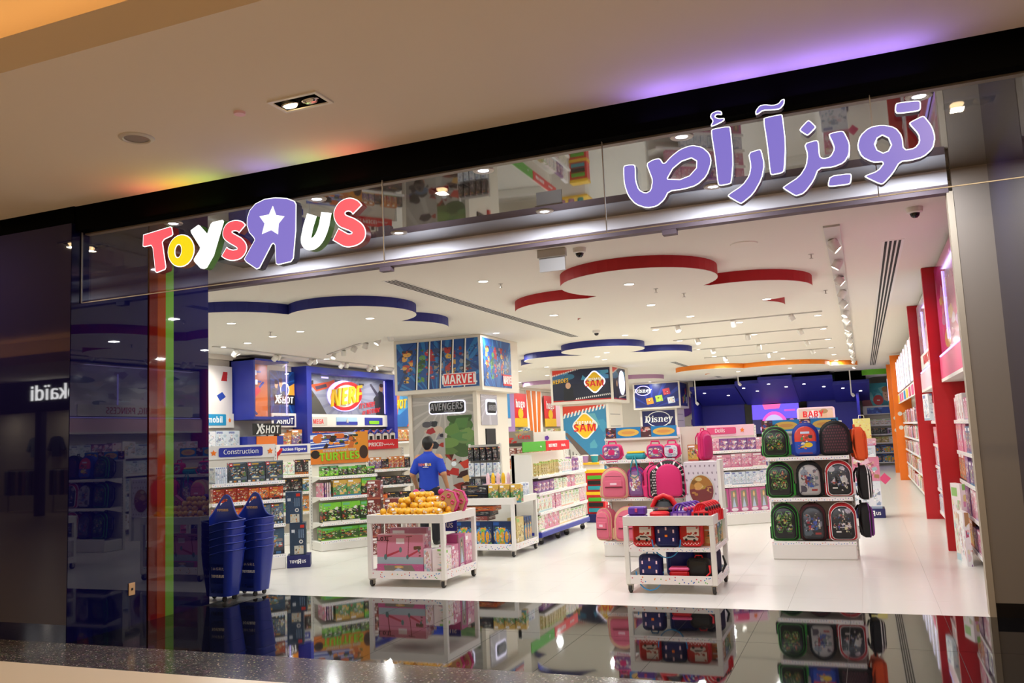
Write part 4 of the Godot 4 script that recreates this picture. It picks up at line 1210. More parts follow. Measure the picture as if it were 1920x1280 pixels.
	splat(im, 0, 0, 512, 384, 44, ["8c94b8", "f0f0f4", "b8a8c8", "6c7498", "e0d0d8", "f8f8fc"], 14, 60)
	tex_mat("poster_silver", im, 0.1)
	im = poster("", 512, 256, "f0ece6")
	splat(im, 0, 0, 512, 256, 44, ["e8c840", "d8402c", "4aa84a", "3a7ac8", "f8f4ee", "2c2c30"], 10, 34)
	tex_mat("poster_books", im, 0.15)
	im = poster("", 256, 160, "3aa8b0")
	splat(im, 0, 0, 256, 160, 14, ["58bcc0", "2c94a0", "74c8c8"], 16, 44)
	ipoly(im, [Vector2(0, 60), Vector2(60, 90), Vector2(90, 160), Vector2(0, 160)], hexc("8c3448"))
	iell(im, 30, 92, 20, 24, hexc("d8ae88"))
	iell(im, 215, 84, 34, 46, hexc("dcae8c")); iell(im, 212, 46, 36, 20, hexc("a87844"))
	iell(im, 205, 84, 4, 3, hexc("4a3424")); iell(im, 228, 84, 4, 3, hexc("4a3424")); irect(im, 206, 106, 22, 3, hexc("b0604c"))
	iell(im, 140, 120, 44, 36, hexc("c82c30")); irect(im, 128, 118, 26, 8, hexc("f0ece4"))
	tex_mat("poster_pool", im, 0.4)
	im = poster("", 256, 96, "cbb4ac")
	iell(im, 30, 54, 24, 34, hexc("d8b49c")); iell(im, 190, 50, 30, 40, hexc("d8b090")); iell(im, 236, 52, 26, 40, hexc("dcb49c"))
	iell(im, 190, 22, 30, 18, hexc("a8845c"))
	iell(im, 110, 50, 44, 38, hexc("f4e8ea"))
	tex_mat("poster_baby", im, 0.4)
	# screen picture: pink vehicle on violet
	im = poster("", 256, 128, "6a54e0")
	irect(im, 0, 66, 256, 62, hexc("2c2a50"))
	iell(im, 120, 108, 76, 76, hexc("e858b8"))
	iell(im, 118, 96, 56, 50, hexc("b8b4f0"))
	irect(im, 40, 100, 160, 14, hexc("e8d8f0"))
	ipoly(im, [Vector2(60, 0), Vector2(160, 0), Vector2(150, 20), Vector2(70, 22)], hexc("f060a8"))
	irect(im, 176, 26, 60, 8, hexc("c850b8"))
	iell(im, 214, 92, 22, 26, hexc("c8607c"))
	var sm := tex_mat("screen_picture", im, 0.2)
	sm.emission_enabled = true
	sm.emission_texture = sm.albedo_texture
	sm.emission = Color.BLACK
	sm.emission_energy_multiplier = 1.0
	# oval header boards
	im = poster("", 512, 96, "2a8ccc")
	for i in 2:
		irect(im, i * 256, 0, 76, 96, hexc("5c3a40"))
		splat(im, i * 256 + 2, 4, 70, 88, 16, ["d8505c", "f0dcd0", "2c2c34", "3c54a8", "e8b090"], 6, 18)
		iell(im, i * 256 + 166, 48, 78, 34, hexc("f0c860"))
		iell(im, i * 256 + 166, 48, 50, 14, hexc("e8a85c"))
	tex_mat("header_ovals", im, 0.4)
	im = poster("", 256, 128, "8c8478")
	splat(im, 0, 50, 110, 60, 8, ["c82c20", "e04030", "a82018"], 12, 30)
	splat(im, 60, 0, 180, 50, 6, ["b8a470", "a89a80", "6c6860"], 14, 34)
	irect(im, 0, 100, 256, 28, hexc("3c3834"))
	tex_mat("poster_race", im, 0.35)
	im = poster("", 256, 64, "2c58b8")
	splat(im, 0, 0, 256, 64, 14, ["3c74d0", "5c90e0", "2448a0"], 8, 24)
	tex_mat("header_blue_pattern", im, 0.4)
	im = poster("", 256, 160, "d6869c")
	irect(im, 0, 122, 256, 38, hexc("a4b4bc"))
	for q in [[60, 1.0], [178, 0.75]]:
		var x: float = q[0]
		var s: float = q[1]
		ipoly(im, [Vector2(x, 10), Vector2(x + 5 * s, 10), Vector2(x - 6 * s, 120), Vector2(x - 11 * s, 120)], hexc("8c3c44"))
		ipoly(im, [Vector2(x - 10 * s, 112), Vector2(x + 70 * s, 82), Vector2(x + 74 * s, 90), Vector2(x - 6 * s, 124)], hexc("b84450"))
		ipoly(im, [Vector2(x - 20 * s, 10), Vector2(x + 26 * s, 6), Vector2(x + 26 * s, 11), Vector2(x - 20 * s, 15)], hexc("7c4a44"))
		iell(im, x - 12 * s, 122, 9 * s, 16 * s, hexc("5c7a78"))
		iell(im, x + 72 * s, 82, 8 * s, 15 * s, hexc("6a8684"))
	irect(im, 108, 20, 46, 30, hexc("e8d8dc"))
	splat(im, 204, 62, 40, 56, 9, ["6a4a34", "54402c", "8c6c50"], 6, 14)
	tex_mat("scooter_print", im, 0.35)
	im = poster("", 128, 256, "f0e890")
	splat(im, 0, 0, 128, 256, 40, ["f8f4d8", "e8c840", "d84848", "f4f0c0"], 3, 9)
	tex_mat("bag_print", im, 0.5)

const FAMCOL := ["grey", "green", "orange", "pink", "pastel", "black", "blue and orange", "maroon", "pale blue", "bright", "golden", "magenta", "slate", "dark", "silver", "rose"]
var cmesh := {}

func carton_mesh(w: float, h: float, d: float, f: int, k: int) -> ArrayMesh:
	var key := "%.2f %.2f %.2f %d %d" % [w, h, d, f, k]
	if not cmesh.has(key):
		var b := MB.new()
		var r := tile(f, k)
		var e := 1 / 16.0
		b.box(Vector3(-w / 2, 0, -d / 2), Vector3(w / 2, h, d / 2), r, Rect2(r.position + Vector2(0, e * 0.1), Vector2(e * 0.16, e * 0.8)), Rect2(r.position + Vector2(e * 0.05, 0.0), Vector2(e * 0.9, e * 0.05)))
		cmesh[key] = b.mesh()
	return cmesh[key]

func carton(called: String, label: String, cat: String, group: String, X: Transform3D, w: float, h: float, d: float, f: int, k: int) -> MeshInstance3D:
	var o := part(self, called, carton_mesh(w, h, d, f, k), AT)
	o.transform = X
	tag(o, label, cat, group)
	return o

# a row of cartons on one shelf; local x runs along the shelf, z forwards
func row(G: Node3D, y: float, x0: float, x1: float, zf: float, fams: Array, wr: Vector2, hr: Vector2, d: float, where: String, noun := "boxed toy", called := "toy_box", gap := 0.006) -> void:
	# pick widths first, then stretch them a little so the shelf is full
	var list := []
	var sum := 0.0
	while true:
		var f: int = fams[rng.randi() % fams.size()]
		var k := rng.randi() % 16
		var w := rng.randf_range(wr.x, wr.y)
		var h := snappedf(rng.randf_range(hr.x, hr.y), 0.01)
		for e in 1 + rng.randi() % 3:
			if sum + w + gap > x1 - x0 + wr.x * 0.5: break
			list.append([w, h, f, k])
			sum += w + gap
		if sum + wr.x + gap > x1 - x0: break
	var s: float = (x1 - x0 - gap * list.size()) / (sum - gap * list.size())
	var x := x0
	for i in list.size():
		var q: Array = list[i]
		var w: float = floorf(q[0] * s * 500.0) / 500.0
		var X := G.transform * Transform3D(Basis(Vector3.UP, rng.randf_range(-0.012, 0.012)), Vector3(x + w / 2, y + 0.001, zf - d / 2 - rng.randf() * 0.015))
		carton(called, "%s %s, %s along the %s" % [FAMCOL[q[2]], noun, ORD[mini(i, 19)], where], "toy box", "packaged toys on the " + where, X, w, q[1], d, q[2], q[3])
		x += q[0] * s + gap

func gondola(called: String, label: String, at: Vector3, deg: float, L: float, dep: float, H: float, ys: Array, base_h: float, dotted := true) -> Node3D:
	var t := thing(called, label, "display shelf", at, deg_to_rad(deg))
	part(t, "base", rbm(Vector3(0, 0, -dep), Vector3(L, base_h, 0), 0.012), M.white)
	part(t, "back_panel", bxm(Vector3(0.0, base_h, -dep - 0.02), Vector3(L, H, -dep + 0.005)), M.cream)
	for s in [0.0, L]:
		part(t, "upright", bxm(Vector3(s - 0.02, 0, -dep - 0.025), Vector3(s + 0.02, H, -dep + 0.03)), M.white)
		var hl := MB.new()
		for q in int(H / 0.05) - 1: hl.box(Vector3(s - 0.003, 0.06 + q * 0.05, -dep + 0.03), Vector3(s + 0.003, 0.085 + q * 0.05, -dep + 0.0315))
		part(t, "slots", hl, M.dark).set_meta("kind", "stuff")
	for y in ys:
		if y > base_h + 0.02:
			part(t, "shelf", bxm(Vector3(0.01, y - 0.03, -dep), Vector3(L - 0.01, y, -0.006)), M.white)
			for s in [0.012, L - 0.022]:
				var br := MB.new()
				br.xf = Transform3D(Basis(Vector3.UP, PI / 2), Vector3(s, 0, 0))
				br.prism(poly2([dep, y - 0.03, dep, y - 0.11, 0.06, y - 0.03]), 0, 0.01)
				part(t, "bracket", br, M.white)
		var r := MB.new()
		r.box(Vector3(0.0, y - 0.042, -0.006), Vector3(L, y + 0.006, 0.004), Rect2(0, 0, L * 1.6, 1), Rect2(0, 0, 0.02, 1), Rect2(0, 0, 0.02, 0.1))
		part(t, "price_rail", r, M.dotted_rail if dotted else M.white)
	return t

func header(t: Node3D, x0: float, x1: float, y0: float, y1: float, z: float, m: Material, called := "header_board") -> MeshInstance3D:
	var b := MB.new()
	b.box(Vector3(x0, y0, z - 0.015), Vector3(x1, y1, z), Rect2(0, 0, 1, 1), Rect2(0, 0, 0.01, 1), Rect2(0, 0, 1, 0.01))
	return part(t, called, b, m)

func plate(t: Node3D, c: Vector3, w: float, h: float, r: float, m: Material, called := "name_plate", th := 0.01) -> MeshInstance3D:
	var b := MB.new()
	b.prism(rrect(w, h, r), 0, th)
	return part(t, called, b, m, c)

func starpts(c: Vector2, r: float) -> PackedVector2Array:
	var p := PackedVector2Array()
	for i in 10:
		var a := PI / 2 + TAU * i / 10
		p.append(c + Vector2(cos(a), sin(a)) * (r if i % 2 == 0 else r * 0.5))
	return p

func starp(t: Node3D, c: Vector3, r: float, m: Material) -> void:
	var b := MB.new()
	b.prism(starpts(Vector2.ZERO, r), 0, 0.008)
	part(t, "star", b, m, c)

func build_gondolas() -> void:
	# construction unit
	var g := gondola("gondola_shelf", "white shelf unit headed with a blue construction plate", Vector3(-8.211, 0, -9.406), 54.5, 1.0, 0.45, 1.72, [0.2, 0.62, 0.96, 1.22], 0.2)
	header(g, -0.0, 1.0, 1.55, 1.74, -0.42, M.white)
	plate(g, Vector3(0.5, 1.645, -0.42), 0.62, 0.13, 0.025, M.royal)
	words(g, "Construction", 0.062, Vector3(0.5, 1.648, -0.405), M.text_white, Vector3.ZERO, false, false)
	starp(g, Vector3(0.12, 1.64, -0.42), 0.045, M.orange)
	starp(g, Vector3(0.92, 1.64, -0.42), 0.045, M.orange)
	var w := "of the construction unit"
	for i in 6:
		carton("toy_box", "slim blue boxed toy standing spine out, %s on the construction unit" % ORD[i], "toy box", "spine-out blue boxes", g.transform * Transform3D(Basis(Vector3.UP, PI / 2), Vector3(0.06 + i * 0.027, 1.222, -0.2)), 0.34, 0.22, 0.024, 8, i)
	row(g, 1.22, 0.23, 0.99, -0.03, [0], Vector2(0.23, 0.27), Vector2(0.27, 0.29), 0.1, "top shelf " + w)
	row(g, 0.96, 0.02, 0.99, -0.03, [2, 0, 0, 9], Vector2(0.11, 0.18), Vector2(0.17, 0.21), 0.16, "second shelf " + w)
	row(g, 0.62, 0.02, 0.99, -0.03, [2, 2, 0], Vector2(0.17, 0.24), Vector2(0.25, 0.29), 0.12, "third shelf " + w)
	row(g, 0.2, 0.02, 1.0, -0.03, [0], Vector2(0.4, 0.46), Vector2(0.36, 0.37), 0.12, "bottom shelf " + w)
	# tray with two tall slate boxes at its end
	var tr := thing("floor_tray", "blue cardboard floor tray with the shop name at the construction unit", "tray", Vector3(-7.56, 0, -10.43), deg_to_rad(32))
	part(tr, "tray_box", rbm(Vector3(-0.16, 0, -0.16), Vector3(0.16, 0.17, 0.16), 0.006), M.navy)
	logo_small(tr, Vector3(0.01, 0.085, 0.162), 0.05)
	for i in 2:
		carton("toy_box", ["tall slate boxed toy standing in the blue floor tray", "tall slate boxed toy stacked on top of another"][i], "toy box", "tall slate boxes", tr.transform * Transform3D(Basis(), Vector3(-0.01 - i * 0.05, 0.171 + i * 0.44, 0.0)), 0.22, 0.438, 0.24, 12, i)
	# action figure unit behind
	g = gondola("gondola_shelf", "white shelf unit of action figures behind the construction unit", Vector3(-9.6, 0, -12.35), 54.5, 1.0, 0.45, 1.72, [0.2, 0.55, 0.9, 1.2], 0.2)
	header(g, 0.0, 1.0, 1.56, 1.74, -0.42, M.white)
	plate(g, Vector3(0.62, 1.65, -0.42), 0.5, 0.12, 0.01, M.royal)
	words(g, "Action Figure", 0.05, Vector3(0.62, 1.65, -0.405), M.text_white)
	w = "of the action figure unit"
	row(g, 1.2, 0.02, 0.98, -0.03, [4, 5, 1], Vector2(0.1, 0.16), Vector2(0.22, 0.3), 0.08, "top shelf " + w)
	row(g, 0.9, 0.02, 0.98, -0.03, [5, 9], Vector2(0.14, 0.2), Vector2(0.2, 0.24), 0.12, "second shelf " + w)
	row(g, 0.55, 0.02, 0.98, -0.03, [9, 4], Vector2(0.2, 0.3), Vector2(0.2, 0.27), 0.12, "third shelf " + w)
	var fig := thing("toy_figure", "red toy robot figure standing on the action figure unit", "toy figure", g.transform * Vector3(0.16, 1.2, -0.12), deg_to_rad(20))
	var fm := MB.new()
	nets(fm, [[Vector3(-0.05, 0.01, 0), Vector3(-0.04, 0.2, 0), 0.035, 0.03], [Vector3(0.05, 0.01, 0), Vector3(0.04, 0.2, 0), 0.035, 0.03], [Vector3(0, 0.22, 0), Vector3(0, 0.36, 0), 0.06, 0.08], [Vector3(0, 0.45, 0), Vector3(0, 0.47, 0), 0.045, 0.045], [Vector3(0.09, 0.38, 0), Vector3(0.15, 0.45, 0.04), 0.03, 0.026], [Vector3(-0.09, 0.38, 0), Vector3(-0.14, 0.27, 0.05), 0.03, 0.028]], 0.012, 0.02)
	part(fig, "body", fm, M.red)
	# green unit with the big shard-patterned header
	g = gondola("gondola_shelf", "white shelf unit of green toys under a blue and orange board", Vector3(-8.18, 0, -11.86), 54.5, 1.0, 0.44, 1.45, [0.16, 0.44, 0.85, 1.18], 0.15)
	header(g, 0.0, 1.02, 1.38, 1.9, -0.4, M.poster_shards)
	words(g, "TURTLES", 0.13, Vector3(0.5, 1.5, -0.395), M.lime, Vector3(0, 0, 0.02), false, true, 0.0, 0.98, "lettering", 0.02)
	words(g, "TEENAGE MUTANT NINJA", 0.04, Vector3(0.5, 1.6, -0.395), M.lightgrey, Vector3(0, 0, 0.02), false, true, 0.0, 0.9)
	w = "of the green toy unit"
	row(g, 1.18, 0.03, 0.98, -0.03, [1], Vector2(0.11, 0.15), Vector2(0.13, 0.17), 0.08, "top shelf " + w, "blister-packed toy")
	for i in 4: carton("toy_box", "slim pink-edged boxed toy, %s in a row on the green unit" % ORD[i], "toy box", "slim spine-out boxes", g.transform * Transform3D(Basis(Vector3.UP, PI / 2), Vector3(0.07 + i * 0.04, 0.852, -0.2)), 0.3, 0.23, 0.022, 15, 1 + i)
	row(g, 0.85, 0.24, 0.99, -0.03, [1, 1, 9], Vector2(0.2, 0.26), Vector2(0.25, 0.28), 0.14, "second shelf " + w)
	row(g, 0.44, 0.05, 0.99, -0.03, [1], Vector2(0.26, 0.36), Vector2(0.3, 0.33), 0.16, "third shelf " + w)
	row(g, 0.16, 0.03, 0.99, -0.03, [1, 10], Vector2(0.3, 0.36), Vector2(0.2, 0.22), 0.2, "bottom shelf " + w)
	# best price unit
	g = gondola("gondola_shelf", "white shelf unit with a red best price header", Vector3(-8.62, 0, -13.9), 54.5, 1.0, 0.45, 1.6, [0.2, 0.55, 0.9, 1.2], 0.2)
	header(g, 0.0, 0.9, 1.58, 1.76, -0.4, M.bright_red)
	words(g, "BEST PRICE!", 0.07, Vector3(0.3, 1.67, -0.395), M.text_white)
	arabic_squiggle(g, Vector3(0.7, 1.66, -0.393), 0.05, 5)
	w = "of the best price unit"
	row(g, 1.2, 0.02, 0.98, -0.03, [5, 5, 9], Vector2(0.09, 0.14), Vector2(0.18, 0.25), 0.08, "top shelf " + w, "carded toy")
	row(g, 0.9, 0.02, 0.98, -0.03, [5], Vector2(0.3, 0.4), Vector2(0.16, 0.2), 0.16, "second shelf " + w)
	row(g, 0.55, 0.02, 0.98, -0.03, [5, 2], Vector2(0.2, 0.3), Vector2(0.16, 0.22), 0.16, "third shelf " + w)
	# toy garages standing on top of the wall shelving behind it
	for i in 6:
		var gx := thing("toy_house", "white toy garage with a violet roof, %s along above the red header" % ORD[i], "toy", g.transform * Vector3(0.06 + i * 0.15, 1.765, -0.5), deg_to_rad(40), "toy garages in a row")
		part(gx, "body", bxm(Vector3(-0.05, 0, -0.1), Vector3(0.05, 0.12, 0.1)), M.white)
		var rf := MB.new()
		rf.prism(poly2([-0.07, 0.11, 0.0, 0.2, 0.07, 0.11, 0.05, 0.1, 0.0, 0.165, -0.05, 0.1]), -0.11, 0.11)
		part(gx, "roof", rf, M.royal)
		part(gx, "door", bxm(Vector3(-0.03, 0, 0.1), Vector3(0.03, 0.07, 0.102)), M.dark)
	part(g, "top_board", bxm(Vector3(0, 1.745, -0.68), Vector3(1.0, 1.765, -0.42)), M.white)
	# stacks of red and white kit boxes by the man
	for s in 3:
		for i in [4, 3, 3][s]:
			carton("toy_box", "red and white kit box, level %s of stack %s beside the green unit" % [["one", "two", "three", "four"][i], ["one", "two", "three"][s]], "toy box", "stacked red and white kit boxes", Transform3D(Basis(Vector3.UP, 0.3), Vector3(-6.97 + s * 0.24, i * 0.282, -11.55 - s * 0.1)), 0.2, 0.28, 0.2, 7, s * 4 + i)
	# rolling pastel unit
	g = gondola("rolling_shelf", "wheeled white shelf unit of pastel toys with blue base", Vector3(-4.75, 0.0, -12.75), 90, 2.5, 0.42, 1.42, [0.22, 0.5, 0.8, 1.06], 0.0)
	g.get_node("base").queue_free()
	g.remove_child(g.get_node("base"))
	part(g, "deck", rbm(Vector3(-0.02, 0.12, -0.44), Vector3(2.52, 0.2, 0.02), 0.01), M.royal)
	part(g, "end_panel", bxm(Vector3(-0.02, 0.2, -0.44), Vector3(0.0, 1.4, -0.1)), M.white)
	for x in [0.15, 0.95, 1.4, 2.3]:
		caster(g, Vector3(x, 0.12, -0.06))
		caster(g, Vector3(x, 0.12, -0.36))
	header(g, -0.1, 0.95, 1.44, 1.6, -0.2, M.green)
	header(g, 0.98, 2.2, 1.44, 1.6, -0.2, M.bright_red)
	words(g, "BEST PRICE!", 0.055, Vector3(1.3, 1.52, -0.195), M.text_white)
	arabic_squiggle(g, Vector3(1.85, 1.51, -0.193), 0.05, 5)
	arabic_squiggle(g, Vector3(0.7, 1.51, -0.193), 0.04, 2)
	w = "of the wheeled pastel unit"
	row(g, 1.06, 0.02, 1.1, -0.03, [10], Vector2(0.07, 0.08), Vector2(0.2, 0.23), 0.05, "top shelf " + w, "tall golden toy", "toy_box", 0.012)
	row(g, 1.06, 1.12, 2.48, -0.03, [4, 15], Vector2(0.12, 0.18), Vector2(0.2, 0.24), 0.06, "far top shelf " + w)
	row(g, 0.8, 0.02, 2.48, -0.03, [4, 4, 15], Vector2(0.14, 0.24), Vector2(0.16, 0.2), 0.1, "second shelf " + w)
	row(g, 0.5, 0.02, 2.48, -0.03, [4, 4, 3], Vector2(0.14, 0.24), Vector2(0.22, 0.25), 0.1, "third shelf " + w)
	row(g, 0.22, 0.02, 2.48, -0.03, [4, 4, 15], Vector2(0.16, 0.26), Vector2(0.2, 0.24), 0.1, "bottom shelf " + w)
	# dolls unit
	g = gondola("gondola_shelf", "white shelf unit of dolls with a pink header plate", Vector3(-3.04, 0, -14.99), 35, 1.75, 0.42, 1.72, [0.22, 0.69, 0.99, 1.29], 0.2)
	header(g, 0.0, 1.75, 1.54, 1.74, -0.4, M.pale_pink)
	plate(g, Vector3(0.85, 1.64, -0.4), 1.05, 0.12, 0.03, M.pink)
	words(g, "Dolls", 0.065, Vector3(1.05, 1.643, -0.385), M.text_white, Vector3.ZERO, false, false)
	starp(g, Vector3(1.5, 1.64, -0.4), 0.045, M.orange)
	w = "of the dolls unit"
	row(g, 1.29, 0.3, 1.74, -0.03, [15, 3], Vector2(0.12, 0.2), Vector2(0.2, 0.22), 0.08, "top shelf " + w)
	row(g, 0.99, 0.2, 1.74, -0.03, [3], Vector2(0.17, 0.26), Vector2(0.23, 0.25), 0.1, "second shelf " + w)
	row(g, 0.69, 0.5, 1.74, -0.03, [8, 8, 3], Vector2(0.12, 0.14), Vector2(0.22, 0.24), 0.1, "third shelf " + w, "boxed baby doll")
	row(g, 0.22, 0.4, 1.74, -0.03, [11], Vector2(0.17, 0.18), Vector2(0.4, 0.41), 0.12, "bottom shelf " + w, "boxed doll")

func arabic_squiggle(t: Node3D, c: Vector3, s: float, n: int) -> void:
	# joined Arabic script: a base line with teeth, bowls and dots
	var b := MB.new()
	for i in n:
		var x := (n / 2.0 - i) * s * 0.9
		b.tube([Vector3(x, 0, 0), Vector3(x - s * 0.2, -s * 0.05, 0), Vector3(x - s * 0.5, -s * 0.1, 0), Vector3(x - s * 0.75, 0.0, 0), Vector3(x - s * 0.8, s * (0.55 if i % 2 == 0 else 0.3), 0)], s * 0.11, 5)
		b.cb(Vector3(x - s * 0.4, s * (0.4 if i % 2 else -0.4), 0), Vector3(s * 0.16, s * 0.16, 0.004))
	part(t, "arabic_lettering", b, M.text_white, c)

func logo_small(t: Node3D, c: Vector3, h: float) -> void:
	words(t, "TOYS", h * 0.8, c + Vector3(-h * 1.45, 0, 0), M.text_white, Vector3.ZERO, false, true, 0, 0.9)
	var r := words(t, "R", h * 1.3, c + Vector3(h * 0.05, 0, 0), M.text_white)
	r.basis = r.basis * Basis(Vector3.UP, PI)
	words(t, "US", h * 0.8, c + Vector3(h * 1.25, 0, 0), M.text_white, Vector3.ZERO, false, true, 0, 0.9)

func caster(t: Node3D, at: Vector3) -> void:
	if not M.has("cast_f"):
		var f := MB.new()
		f.box(Vector3(-0.026, -0.06, -0.02), Vector3(-0.02, 0, 0.025))
		f.box(Vector3(0.02, -0.06, -0.02), Vector3(0.026, 0, 0.025))
		f.box(Vector3(-0.03, -0.012, -0.03), Vector3(0.03, 0.0, 0.03))
		M.cast_f = f.mesh()
		var w := MB.new()
		w.xf = Transform3D(Basis(Vector3.BACK, PI / 2), Vector3.ZERO)
		w.lathe([Vector2(0, -0.016), Vector2(0.04, -0.016), Vector2(0.045, -0.01), Vector2(0.045, 0.01), Vector2(0.04, 0.016), Vector2(0, 0.016)], 18)
		M.cast_w = w.mesh()
	var c := part(t, "caster", M.cast_f, M.steel, at)
	part(c, "wheel", M.cast_w, M.rubber, Vector3(0, 0.045 - at.y, 0.0))

# white wheeled display trolley; origin at its middle on the floor
func trolley(label: String, at: Vector3, w: float, d: float, H: float, mids: Array, turn := 0.0) -> Node3D:
	var t := thing("display_trolley", label, "trolley", at, turn)
	for sx in [-1, 1]:
		for sz in [-1, 1]:
			part(t, "post", rbm(Vector3(sx * (w / 2 - 0.025) - 0.025, 0.09, sz * (d / 2 - 0.025) - 0.025), Vector3(sx * (w / 2 - 0.025) + 0.025, H - 0.1, sz * (d / 2 - 0.025) + 0.025), 0.004), M.white)
			caster(t, Vector3(sx * (w / 2 - 0.04), 0.09, sz * (d / 2 - 0.04)))
	for s in [-1, 1]:
		part(t, "rim", rbm(Vector3(-w / 2, H - 0.1, s * (d / 2 - 0.012) - 0.012), Vector3(w / 2, H, s * (d / 2 - 0.012) + 0.012), 0.004), M.white)
		part(t, "rim", rbm(Vector3(s * (w / 2 - 0.012) - 0.012, H - 0.1, -d / 2 + 0.024), Vector3(s * (w / 2 - 0.012) + 0.012, H, d / 2 - 0.024), 0.004), M.white)
	part(t, "top_tray", bxm(Vector3(-w / 2 + 0.02, H - 0.09, -d / 2 + 0.02), Vector3(w / 2 - 0.02, H - 0.08, d / 2 - 0.02)), M.white)
	var ys := [0.13]
	ys.append_array(mids)
	for y in ys:
		part(t, "deck", bxm(Vector3(-w / 2 + 0.01, y - 0.03, -d / 2 + 0.01), Vector3(w / 2 - 0.01, y, d / 2 - 0.01)), M.white)
		var hh := 0.09 if y == 0.13 else 0.045
		for s in [-1, 1]:
			var f := MB.new()
			var z: float = s * (d / 2 - 0.004)
			f.box(Vector3(-w / 2 + 0.05, y - 0.035, z - 0.006), Vector3(w / 2 - 0.05, y - 0.035 + hh, z + 0.006), Rect2(0, 0, 1, 1), Rect2(0, 0, 0.02, 1), Rect2(0, 0, 1, 0.02))
			part(t, "dotted_board", f, M.dotted_board)
			var e := MB.new()
			var x: float = s * (w / 2 - 0.004)
			e.box(Vector3(x - 0.006, y - 0.035, -d / 2 + 0.05), Vector3(x + 0.006, y - 0.035 + hh, d / 2 - 0.05), Rect2(0, 0, 0.02, 1), Rect2(0, 0, 1, 1), Rect2(0, 0, 1, 0.02))
			part(t, "dotted_board", e, M.dotted_board)
	return t

